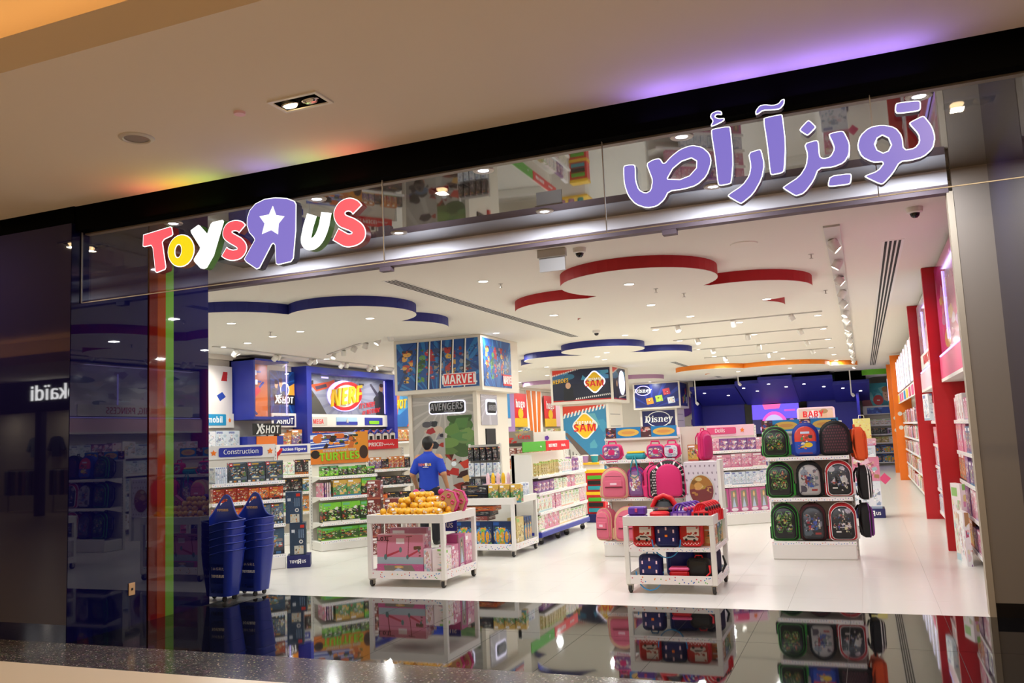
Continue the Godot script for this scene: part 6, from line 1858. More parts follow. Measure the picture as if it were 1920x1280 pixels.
func xshot(t: Node3D, c: Vector3, h: float) -> void:
	words(t, "X", h * 1.25, c + Vector3(-h * 1.55, 0, 0), M.text_white, Vector3.ZERO, false, true, 0.1, 1.2)
	words(t, "SHOT", h, c + Vector3(h * 0.55, -h * 0.06, 0), M.text_white, Vector3.ZERO, false, true, 0.1)

func ring_logo(t: Node3D) -> void:
	var c := Vector3(2.3, 2.93, 0.16)
	var a := MB.new()
	a.prism(circ(Vector2.ZERO, 0.77, 36, 0.39), 0, 0.02)
	part(t, "logo_glow", a, M.led_violet, c + Vector3(0, 0, -0.012))
	var b := MB.new()
	b.prism(circ(Vector2.ZERO, 0.72, 36, 0.36), 0, 0.02)
	part(t, "logo_ring", b, M.bright_red, c + Vector3(0.06, 0, 0.01), Vector3(0, 0, 0.12))
	b = MB.new()
	b.prism(circ(Vector2.ZERO, 0.58, 36, 0.28), 0, 0.02)
	part(t, "logo_ground", b, M.lightgrey, c + Vector3(0.0, 0, 0.015), Vector3(0, 0, 0.12))
	words(t, "NERF", 0.42, c + Vector3(0, 0, 0.06), M.yellow, Vector3(0, 0, 0.12), false, true, 0.25, 1.0, "lettering", 0.04)

func build_back() -> void:
	# blue event corner
	slab("wall_stage_back", Vector3(-6.35, 0, -38.1), Vector3(-0.1, CEIL, -37.6), M.stage_blue)
	slab("wall_stage_left", Vector3(-6.45, 0, -38.1), Vector3(-6.35, 3.2, -35.6), M.stage_blue)
	slab("wall_stage_right", Vector3(-0.15, 0, -38.1), Vector3(-0.05, 2.9, -36.0), M.stage_blue)
	var cp := [[-6.3, -4.5, 3.42, -34.6], [-4.45, -3.5, 3.5, -34.0], [-3.55, -2.3, 3.58, -33.6], [-2.35, -0.9, 3.52, -34.0], [-0.95, 0.35, 3.3, -34.6]]
	var lb := ["outermost blue canopy panel beside the white wall", "second blue canopy panel over the stage", "middle blue canopy panel lit violet over the stage", "fourth blue canopy panel over the stage", "blue canopy panel next to the pool poster"]
	for i in 5:
		var q: Array = cp[i]
		var t := thing("canopy_panel", lb[i], "canopy panel", Vector3((q[0] + q[1]) / 2, q[2], q[3]), 0.0, "blue canopy panels")
		var w: float = (q[1] - q[0]) / 2 - 0.005
		var D: float = -37.55 - q[3]
		var pn := part(t, "panel", rbm(Vector3(-w, -0.14, D), Vector3(w, 0.0, 0.0), 0.01), M.stage_blue, Vector3.ZERO, Vector3(-0.2, 0, 0))
		part(t, "hanger", bxm(Vector3(-w + 0.1, -0.02, -1.0), Vector3(w - 0.1, CEIL - q[2] - 0.001, -0.3)), M.black)
		for s in [[-0.45, -0.6], [0.5, -1.2]]:
			part(pn, "lamp", M.dl_mesh, M.lamp, Vector3(w * s[0], -0.14, s[1]))
		area(t, Vector3(0, -0.45, -1.0), Vector2(0.12, 0.12), 0.9, hexc("c0b0ff"))
	var tv := thing("television", "wall screen showing a pink vehicle on the blue stage", "television", Vector3(-3.32, 1.3, -37.58))
	part(tv, "frame", rbm(Vector3(-1.25, 0, 0), Vector3(1.25, 1.42, 0.06), 0.01), M.black_gloss)
	board(tv, "screen", -0.95, 0.93, 0.14, 1.34, 0.065, M.screen_picture, 0.004)
	for i in 3:
		var sp := thing("stage_spot", ["white angled spot fixture at the white wall side of the stage", "white angled spot fixture over the stage front", "white angled spot fixture beside the pool poster"][i], "spotlight", [Vector3(-6.0, CEIL, -34.2), Vector3(-4.2, CEIL, -33.2), Vector3(-0.3, CEIL, -34.2)][i])
		part(sp, "stem", bxm(Vector3(-0.02, [-0.9, -0.3, -0.9][i], -0.02), Vector3(0.02, 0, 0.02)), M.white)
		part(sp, "head", M.sh_mesh, M.white, Vector3(0.05, [-0.93, -0.33, -0.93][i], 0.03), Vector3(0.7, 0, 0.5))
	# white wall beside the stage: violet writing
	var wt := thing("wall_sign", "violet letters on the far white wall", "sign", Vector3(-9.3, 2.6, -38.19))
	words(wt, "S", 0.42, Vector3(1.15, 0.15, 0.01), M.navy)
	var em := MB.new()
	em.prism(circ(Vector2.ZERO, 0.5, 24), 0, 0.02)
	part(wt, "emblem", em, M.violet, Vector3(2.0, 0.2, 0.0))
	arabic_squiggle(wt, Vector3(0.7, -0.6, 0.02), 0.2, 3)
	for i in 3:
		var fl := MB.new()
		fl.prism(circ(Vector2.ZERO, 0.2, 5), 0, 0.02)
		tag(part(self, "wall_flower", fl, [M.violet, M.lime, M.violet][i], Vector3(-8.6 + i * 0.9, 2.05 - (i % 2) * 0.3, -38.19)), "%s flower cut-out on the far white wall" % ["small violet", "lime green", "large violet"][i], "wall decoration", "wall cut-outs")
	var tri := MB.new()
	tri.prism(poly2([0, 0, 0.3, -0.14, 0.3, 0.22]), 0, 0.02)
	tag(part(self, "wall_triangle", tri, M.bright_red, Vector3(-6.9, 2.1, -38.19)), "red triangle cut-out on the white wall beside the stage", "wall decoration")
	# far end shelf with the pool poster
	var t := thing("display_bay", "far end shelf unit under the turquoise pool poster", "wall display", Vector3(0.05, 0, -37.6))
	shelf_bay(t, 1.1, [0.12, 0.5, 0.88, 1.22, 1.58], 0.3, 2.05)
	board(t, "poster", 0.0, 1.1, 2.35, 3.25, 0.2, M.poster_pool)
	board(t, "header", 0.0, 1.1, 2.0, 2.35, 0.3, M.white)
	board(t, "name_plate", 0.15, 1.1, 2.04, 2.28, 0.32, M.header_blue_pattern)
	row(t, 1.58, 0.1, 1.08, 0.3, [8, 4], Vector2(0.22, 0.3), Vector2(0.24, 0.3), 0.2, "top shelf under the pool poster")
	row(t, 1.22, 0.1, 1.08, 0.3, [8, 5, 9], Vector2(0.2, 0.28), Vector2(0.2, 0.25), 0.2, "second shelf under the pool poster")
	row(t, 0.88, 0.1, 1.08, 0.3, [4, 10, 8], Vector2(0.2, 0.28), Vector2(0.22, 0.26), 0.2, "third shelf under the pool poster")
	row(t, 0.5, 0.02, 1.08, 0.3, [6], Vector2(0.34, 0.42), Vector2(0.3, 0.32), 0.2, "fourth shelf under the pool poster")
	row(t, 0.12, 0.02, 1.08, 0.3, [6, 8], Vector2(0.3, 0.42), Vector2(0.3, 0.33), 0.2, "bottom shelf under the pool poster")
	# baby board unit further back behind the rucksacks
	t = gondola("gondola_shelf", "far shelf unit topped by a rounded pale baby board", Vector3(-1.75, 0, -20.0), 0, 1.3, 0.45, 1.75, [0.2, 0.6, 1.0, 1.35], 0.2)
	plate(t, Vector3(0.8, 1.9, -0.42), 0.8, 0.34, 0.06, M.pale_pink, "board", 0.03)
	board(t, "board_print", 0.44, 1.16, 1.76, 2.04, -0.385, M.poster_baby, 0.006)
	words(t, "BABY", 0.13, Vector3(0.74, 1.92, -0.38), M.bright_red)
	words(t, "born", 0.06, Vector3(0.74, 1.83, -0.38), M.royal)
	row(t, 1.35, 0.02, 1.28, -0.03, [3, 8], Vector2(0.25, 0.4), Vector2(0.25, 0.3), 0.2, "top shelf under the baby board")
	# racing header unit and cream unit behind the big column
	t = gondola("gondola_shelf", "far shelf unit headed by a grey and red racing board", Vector3(-8.0, 0, -19.0), 10, 1.5, 0.45, 1.5, [0.2, 0.6, 0.95, 1.25], 0.2)
	board(t, "header", 0.0, 0.72, 1.48, 1.84, -0.4, M.poster_race)
	board(t, "header", 0.74, 1.5, 1.5, 1.8, -0.4, M.white)
	var fl2 := MB.new()
	fl2.prism(circ(Vector2.ZERO, 0.06, 5), 0, 0.01)
	part(t, "flower", fl2, M.violet, Vector3(1.05, 1.65, -0.4))
	words(t, "Cars", 0.1, Vector3(0.5, 1.7, -0.39), M.bright_red, Vector3.ZERO, true)
	row(t, 1.25, 0.02, 1.48, -0.03, [2, 7], Vector2(0.14, 0.2), Vector2(0.16, 0.2), 0.12, "top shelf of the racing board unit")
	row(t, 0.95, 0.02, 1.48, -0.03, [5, 2], Vector2(0.14, 0.2), Vector2(0.2, 0.24), 0.12, "second shelf of the racing board unit")
	# rack of coloured cars by the wheeled unit
	t = thing("car_rack", "red and yellow rack of small boxed cars on a blue floor tray", "rack", Vector3(-4.88, 0, -16.3))
	part(t, "tray_box", rbm(Vector3(-0.2, 0, -0.15), Vector3(0.2, 0.16, 0.15), 0.01), M.navy)
	for i in 2:
		part(t, "panel", bxm(Vector3(-0.18, 0.16 + i * 0.42, -0.1), Vector3(0.18, 0.54 + i * 0.42, 0.1)), M.bright_red)
		part(t, "yellow_top", bxm(Vector3(-0.19, 0.52 + i * 0.42, -0.11), Vector3(0.19, 0.58 + i * 0.42, 0.11)), M.yellow)
		for r in 3:
			part(t, "car_row", bxm(Vector3(-0.14, 0.2 + i * 0.42 + r * 0.1, 0.1), Vector3(0.14, 0.27 + i * 0.42 + r * 0.1, 0.13)), [M.teal, M.slot_dark, M.green][r])
	# toy buckets on a yellow shelf
	t = thing("yellow_shelf", "yellow display shelf with lidded buckets behind the pastel unit", "display shelf", Vector3(-5.4, 0, -17.0))
	part(t, "top_board", bxm(Vector3(-0.4, 1.08, -0.2), Vector3(0.5, 1.12, 0.2)), M.yellow)
	part(t, "stand", bxm(Vector3(-0.35, 0, -0.15), Vector3(0.45, 1.08, 0.15)), M.white)
	for i in 4:
		var k := thing("toy_bucket", "%s lidded toy bucket, %s along the yellow shelf" % ["teal" if i == 3 else "lilac", ORD[i]], "bucket", Vector3(-5.68 + i * 0.2, 1.121, -16.92), 0, "lidded toy buckets")
		var b := MB.new()
		b.lathe([Vector2(0, 0), Vector2(0.06, 0), Vector2(0.075, 0.13), Vector2(0.0, 0.13)], 16)
		part(k, "pail", b, M.teal if i == 3 else M.lilac)
		b = MB.new()
		b.lathe([Vector2(0.08, 0.13), Vector2(0.08, 0.15), Vector2(0.0, 0.155)], 16)
		part(k, "lid", b, M.white)

func build_right_wall() -> void:
	var R := -PI / 2
	var fins := [[-12.5, "red"], [-16.5, "red"], [-27.5, "orange"], [-31.6, "orange"]]
	var fl := ["tall red divider fin nearest the entrance on the pink wall", "second tall red divider fin along the pink wall", "tall orange divider fin beyond the red ones", "farthest tall orange divider fin of the wall"]
	for i in 4:
		var t := thing("divider_fin", fl[i], "divider", Vector3(1.35, 0, fins[i][0]), R)
		part(t, "panel", bxm(Vector3(-0.06, 0, 0), Vector3(0.06, 3.655 if i < 2 else 3.6, 0.47)), M[fins[i][1]])
		if i >= 2:
			for y in [1.5, 1.9]:
				var dk := MB.new()
				dk.prism(circ(Vector2.ZERO, 0.06, 16), 0, 0.01)
				part(t, "disc", dk, M.white, Vector3(0.061, y - (i - 2) * 0.1, 0.33), Vector3(0, PI / 2, 0))
	# bay 1
	var bays := [[-12.42, -8.52, "poster_pink", "pink", "wall bay with a glossy pink poster nearest the entrance", [3, 15, 9, 3]], [-16.42, -12.58, "poster_silver", "pale_pink", "wall bay with a silvery princess poster between the red fins", [8, 8, 15]]]
	var nm := ["pink wall bay", "silver wall bay"]
	for i in 2:
		var q: Array = bays[i]
		var L: float = q[1] - q[0]
		var t := thing("display_bay", q[4], "wall display", Vector3(1.35, 0, q[0]), R)
		var ys := [0.14, 0.52, 0.9, 1.26, 1.64]
		shelf_bay(t, L, ys, 0.26, 2.0)
		board(t, "header", 0.0, L, 2.18, 2.45, 0.36, M[q[3]])
		part(t, "header_underside", bxm(Vector3(0, 2.14, 0.02), Vector3(L, 2.18, 0.36)), M.white)
		board(t, "poster", 0.05, L - 0.05, 2.5, 3.6, 0.33, M[q[2]])
		part(t, "led_strip", bxm(Vector3(0.05, 2.46, 0.34), Vector3(L - 0.05, 2.48, 0.36)), M.led_violet)
		for k in 2:
			part(t, "led_strip", bxm(Vector3(L * (0.3 + 0.35 * k), 2.6, 0.332), Vector3(L * (0.3 + 0.35 * k) + 0.03, 3.4, 0.345)), M.led_violet)
		if i == 1:
			board(t, "caption_band", 0.3, L - 0.3, 2.5, 2.74, 0.35, M.white)
			words(t, "DREAM BIG, PRINCESS", 0.13, Vector3(L / 2, 2.62, 0.355), M.red, Vector3.ZERO, false, false)
		area(t, Vector3(L / 2, 3.55, 0.42), Vector2(L * 0.8, 0.04), 0.25, hexc("c4b4ff"), Vector3(-PI / 2, 0, 0))
		var sn := ["bottom shelf", "fourth shelf", "third shelf", "second shelf", "top shelf"]
		for r in 5:
			row(t, ys[r], 0.03, L - 0.03, 0.26, q[5], Vector2(0.24, 0.38), Vector2(0.26, 0.34), 0.16, sn[r] + " of the " + nm[i], "boxed toy", "boxed_doll")
	# long far bays
	var fb := [[-27.42, -16.58, "poster_books", "white", "long far wall bay with small bright posters past the red fins", [3, 9, 2, 4]], [-31.5, -27.6, "poster_books", "yellow", "far wall bay between the orange fins", [9, 1, 4]], [-37.2, -31.7, "poster_silver", "white", "farthest wall bay behind the last orange fin", [9, 8]]]
	for q in fb:
		var L: float = q[1] - q[0]
		var t := thing("display_bay", q[4], "wall display", Vector3(1.35, 0, q[0]), R)
		var ys := [0.14, 0.52, 0.9, 1.26, 1.64]
		shelf_bay(t, L, ys, 0.26, 2.0)
		board(t, "header", 0.0, L, 2.18, 2.45, 0.34, M[q[3]])
		var np := int(L / 1.2)
		for k in np:
			plate(t, Vector3((k + 0.5) * L / np, 2.31, 0.34), 0.7, 0.2, 0.02, [M.yellow, M.pink, M.pink, M.sky][k % 4])
			board(t, "poster", k * L / np + 0.04, (k + 1) * L / np - 0.04, 2.5, 3.4, 0.31, M[q[2]])
			part(t, "led_strip", bxm(Vector3(k * L / np + 0.06, 2.52, 0.315), Vector3(k * L / np + 0.09, 3.38, 0.33)), M.led_white)
		far_rows(t, 0.03, L - 0.03, ys, [0.32, 0.32, 0.3, 0.32, 0.34], q[5], 0.16, 0.26, Vector2(0.18, 0.4))
	# packs that stick out of the shelf line
	for i in 3:
		carton("boxed_doll", ["tall clear pack of dress-up toys leaning out by the red fin", "slim pink pack beside the leaning dress-up pack", "white and blue pack standing out of the silver bay"][i], "toy box", "packs standing out of the wall shelves", Transform3D(Basis(Vector3.UP, R + [0.25, 0.1, 0.2][i]), Vector3(0.98, [0.0, 0.0, 1.66][i], [-11.6, -11.3, -15.2][i])), 0.3, [0.9, 0.6, 0.42][i], 0.06, [4, 15, 8][i], 4 + i)

func build_columns() -> void:
	column(-14.8, "large square column clad in hero posters", 0)
	column(-24.0, "square column clad in rescue posters", 1)
	column(-33.9, "far square column clad in dark blue boards", 2)

func column(z: float, label: String, kind: int) -> void:
	var t := thing("display_column", label, "column", Vector3(-7.49, 0, z))
	var W := 0.94
	part(t, "core", bxm(Vector3(-0.74, 0, -1.68), Vector3(0.74, 2.62, -0.2)), M.cream)
	part(t, "top_box", rbm(Vector3(-W, 2.6, -1.88), Vector3(W, CEIL - 0.001, 0), 0.008), M.cream)
	var pm: Material = [M.poster_panels, M.poster_rescue, M.poster_squares][kind]
	board(t, "top_poster", -W + 0.07, W - 0.06, 2.68, 3.6, 0.012, pm, 0.012)
	var sd := MB.new()
	sd.box(Vector3(W, 2.68, -1.45), Vector3(W + 0.012, 3.6, -0.07), Rect2(0, 0, 0.02, 1), Rect2(0, 0, 1, 1), Rect2(0, 0, 1, 0.02))
	part(t, "side_poster", sd, pm)
	var fm: Material = [M.poster_grey, M.poster_street, M.navy][kind]
	board(t, "front_poster", -0.66, 0.66, 0.65, 2.54, -0.185, fm, 0.015)
	for s in [[-0.74, -0.66, 0.0, 2.6], [0.66, 0.74, 0.0, 2.6]]:
		part(t, "frame_post", bxm(Vector3(s[0], s[2], -0.2), Vector3(s[1], s[3], -0.15)), M.cream)
	if kind == 0:
		for i in 5:
			var x: float = -W + 0.07 + [0.48, 0.74, 0.99, 1.24, 1.5][i]
			for sgn in 2:
				var dv := MB.new()
				dv.prism(poly2([x - 0.07, 2.68, x - 0.045, 2.68, x + 0.015, 3.6, x - 0.01, 3.6]), 0.012, 0.018)
				part(t, "divider", dv, [M.text_white, M.text_black][sgn], Vector3(-0.022 * sgn, 0, -0.002 * sgn))
		plate(t, Vector3(0.48, 2.83, 0.014), 0.68, 0.24, 0.005, M.text_white, "name_plate", 0.012)
		plate(t, Vector3(0.48, 2.83, 0.02), 0.65, 0.21, 0.005, M.bright_red, "name_plate", 0.012)
		words(t, "MARVEL", 0.17, Vector3(0.48, 2.83, 0.036), M.text_white, Vector3.ZERO, false, true, 0, 0.82)
		plate(t, Vector3(W + 0.014, 2.83, -1.2), 0.42, 0.22, 0.005, M.bright_red, "name_plate", 0.01).rotation.y = PI / 2
		words(t, "MARVEL", 0.16, Vector3(W + 0.03, 2.83, -1.2), M.text_white, Vector3(0, PI / 2, 0), false, true, 0, 0.55)
		var gb := MB.new()
		gb.prism(rrect(0.78, 0.25, 0.06), 0, 0.01)
		part(t, "led_halo", gb, M.led_white, Vector3(0.1, 2.32, -0.18))
		gb = MB.new()
		gb.prism(rrect(0.74, 0.21, 0.05), 0, 0.02)
		part(t, "dark_plate", gb, M.text_black, Vector3(0.1, 2.32, -0.175))
		words(t, "AVENGERS", 0.135, Vector3(0.1, 2.335, -0.15), M.silver, Vector3(0, 0, 0.02), false, true, 0.1, 0.74, "lettering", 0.03)
		words(t, "ASSEMBLE", 0.035, Vector3(0.16, 2.245, -0.15), M.silver)
		# narrow side with the glowing name and a dark screen
		var sp := MB.new()
		sp.box(Vector3(0.74, 1.95, -1.1), Vector3(0.755, 2.54, -0.32), Rect2(0, 0, 0.02, 1), Rect2(0, 0, 1, 1), Rect2(0, 0, 1, 0.02))
		part(t, "side_panel", sp, M.poster_side)
		gb = MB.new()
		gb.prism(rrect(0.5, 0.3, 0.06), 0, 0.01)
		part(t, "led_halo", gb, M.led_white, Vector3(0.756, 2.3, -0.78), Vector3(0, PI / 2, 0))
		gb = MB.new()
		gb.prism(rrect(0.44, 0.22, 0.05), 0, 0.012)
		part(t, "dark_plate", gb, M.text_black, Vector3(0.76, 2.29, -0.79), Vector3(0, PI / 2, 0))
		words(t, "AVENGERS", 0.11, Vector3(0.78, 2.28, -0.79), M.silver, Vector3(0, PI / 2, 0), false, true, 0.1, 0.5, "lettering", 0.03)
		part(t, "dark_screen", bxm(Vector3(0.74, 1.55, -0.95), Vector3(0.765, 1.88, -0.5)), M.dark)
		part(t, "red_box", bxm(Vector3(0.74, 1.4, -1.1), Vector3(0.79, 1.5, -1.02)), M.red)
	elif kind == 1:
		for q in [[0.42, 3.2, 0.02, 0.25], [0.0, 1.95, -0.18, 0.3]]:
			var gb := MB.new()
			gb.prism(rrect(q[3] * 2.1, q[3] * 2.1, q[3] * 0.5), 0, 0.012)
			part(t, "led_halo", gb, M.led_white if q[1] > 3 else M.text_white, Vector3(q[0], q[1], q[2]), Vector3(0, 0, PI / 4))
			gb = MB.new()
			gb.prism(rrect(q[3] * 1.85, q[3] * 1.85, q[3] * 0.4), 0, 0.02)
			part(t, "emblem", gb, M.yellow, Vector3(q[0], q[1], q[2] + 0.004), Vector3(0, 0, PI / 4))
			words(t, "FIREMAN", q[3] * 0.36, Vector3(q[0], q[1] + q[3] * 0.28, q[2] + 0.03), M.text_white, Vector3.ZERO, false, true, 0, 1.0)
			words(t, "SAM", q[3] * 0.72, Vector3(q[0], q[1] - q[3] * 0.18, q[2] + 0.03), M.bright_red, Vector3.ZERO, false, true, 0, 1.1)
		words(t, "HEROES", 0.12, Vector3(-0.62, 3.28, 0.02), M.yellow, Vector3(0, 0, 0.1), false, true, 0.2, 0.8)
		var sh := MB.new()
		sh.prism(circ(Vector2.ZERO, 0.32, 24, 0.36), 0, 0.01)
		part(t, "led_halo", sh, M.led_white, Vector3(W + 0.013, 3.18, -1.0), Vector3(0, PI / 2, 0))
		for y in [1.1, 1.5, 1.9, 2.25]:
			part(t, "panel_joint", bxm(Vector3(0.735, y, -1.4), Vector3(0.743, y + 0.02, -0.3)), M.grey)
	else:
		var el := MB.new()
		el.prism(circ(Vector2.ZERO, 0.3, 28, 0.2), 0, 0.012)
		part(t, "led_halo", el, M.led_violet, Vector3(-0.52, 3.35, 0.012))
		el = MB.new()
		el.prism(circ(Vector2.ZERO, 0.27, 28, 0.17), 0, 0.02)
		part(t, "emblem", el, M.side_navy, Vector3(-0.52, 3.35, 0.015))
		words(t, "Disney", 0.15, Vector3(-0.52, 3.35, 0.04), M.text_white, Vector3.ZERO, true, true, 0.1)
		var rg := MB.new()
		var pr := []
		for i in 28: pr.append(Vector3(cos(TAU * i / 28) * 0.46, sin(TAU * i / 28) * 0.3, 0))
		rg.tube(pr, 0.018, 6, true)
		part(t, "oval_line", rg, M.text_white, Vector3(0, 2.2, -0.18))
		words(t, "Disney", 0.24, Vector3(0, 2.2, -0.175), M.text_white, Vector3.ZERO, true, true, 0.1)
		for y in [1.5, 1.8, 2.1, 2.35]:
			part(t, "panel_joint", bxm(Vector3(0.735, y, -1.4), Vector3(0.743, y + 0.02, -0.3)), M.grey)

func arch(w: float, h: float) -> PackedVector2Array:
	# rucksack outline: rounded foot, domed top; origin at bottom middle
	var p := PackedVector2Array()
	var r := minf(0.05, w * 0.2)
	for k in 4:
		var a := -PI / 2 + PI / 2 * k / 3.0
		p.append(Vector2(w / 2 - r + cos(a) * r, r + sin(a) * r))
	var hy := h - w * 0.48
	for k in 13:
		var a := PI * k / 12.0
		p.append(Vector2(cos(a) * w / 2 * (1.0 if k > 0 and k < 12 else 1.0), hy + sin(a) * w * 0.48))
	for k in 4:
		var a := PI + PI / 2 * k / 3.0
		p.append(Vector2(-w / 2 + r + cos(a) * r, r + sin(a) * r))
	return p

func rucksack(X: Transform3D, w: float, h: float, d: float, body: Material, pipe: Material, f: int, k: int, label: String, group := "", pm: Material = null, mesh_pocket := true) -> Node3D:
	var t := thing("rucksack", label, "rucksack", Vector3.ZERO, 0, group)
	t.transform = X
	var b := MB.new()
	b.pillow(arch(w, h), d, 0.035)
	part(t, "body", b, body)
	var inner := PackedVector2Array()
	for q in arch(w * 0.82, h * 0.84): inner.append(q + Vector2(0, h * 0.045))
	b = MB.new()
	b.xf = Transform3D(Basis(), Vector3(0, 0, d - 0.01))
	b.pillow(inner, 0.035, 0.015, tile(f, k) if pm == null else Rect2())
	part(t, "front_pocket", b, AT if pm == null else pm)
	b = MB.new()
	var p3 := []
	for q in arch(w * 0.985, h * 0.985): p3.append(Vector3(q.x, q.y + h * 0.007, d - 0.03))
	b.tube(p3, 0.007, 5, true)
	part(t, "piping", b, pipe)
	b = MB.new()
	p3 = []
	for q in inner: p3.append(Vector3(q.x, q.y, d + 0.004))
	b.tube(p3, 0.0055, 5, true)
	part(t, "pocket_piping", b, pipe)
	if pm == M.get("bag_pink"):
		part(t, "flap_pocket", rbm(Vector3(-w * 0.32, h * 0.36, d + 0.02), Vector3(w * 0.32, h * 0.58, d + 0.045), 0.012), body if body != M.bag_beige else M.bag_pink)
		part(t, "flap_edge", rbm(Vector3(-w * 0.33, h * 0.345, d + 0.022), Vector3(w * 0.33, h * 0.36, d + 0.048), 0.004), M.bag_maroon)
		part(t, "zip", rbm(Vector3(-w * 0.3, h * 0.7, d + 0.02), Vector3(w * 0.3, h * 0.712, d + 0.03), 0.003), M.bag_maroon)
		part(t, "name_patch", rbm(Vector3(-w * 0.12, h * 0.43, d + 0.044), Vector3(w * 0.12, h * 0.5, d + 0.048), 0.002), M.pale_pink)
	b = MB.new()
	b.tube([Vector3(-0.03, h - 0.01, 0.02), Vector3(-0.025, h + 0.025, 0.02), Vector3(0.025, h + 0.025, 0.02), Vector3(0.03, h - 0.01, 0.02)], 0.009, 6)
	part(t, "handle", b, body)
	for s in [-1, 1]:
		b = MB.new()
		b.tube([Vector3(s * 0.06, h * 0.92, 0.0), Vector3(s * (w * 0.42), h * 0.75, -0.03), Vector3(s * (w * 0.46), h * 0.35, -0.03), Vector3(s * w * 0.4, 0.04, 0.0)], 0.02, 6, false, 0.5)
		part(t, "strap", b, body)
		if mesh_pocket:
			part(t, "side_pocket", rbm(Vector3(s * (w / 2 + 0.004) - 0.02, 0.02, 0.03), Vector3(s * (w / 2 + 0.004) + 0.02, h * 0.38, d - 0.04), 0.012), pipe if s > 0 else body)
	return t

func small_mat(key: String, ground: String, dot: String, n: int, r: float) -> StandardMaterial3D:
	if not M.has(key):
		var im := poster("", 128, 128, ground)
		for i in n:
			for j in n:
				iell(im, (i + 0.5 + 0.5 * (j % 2)) * 128.0 / n, (j + 0.5) * 128.0 / n, r, r, hexc(dot))
		tex_mat(key, im, 0.7)
	return M[key]

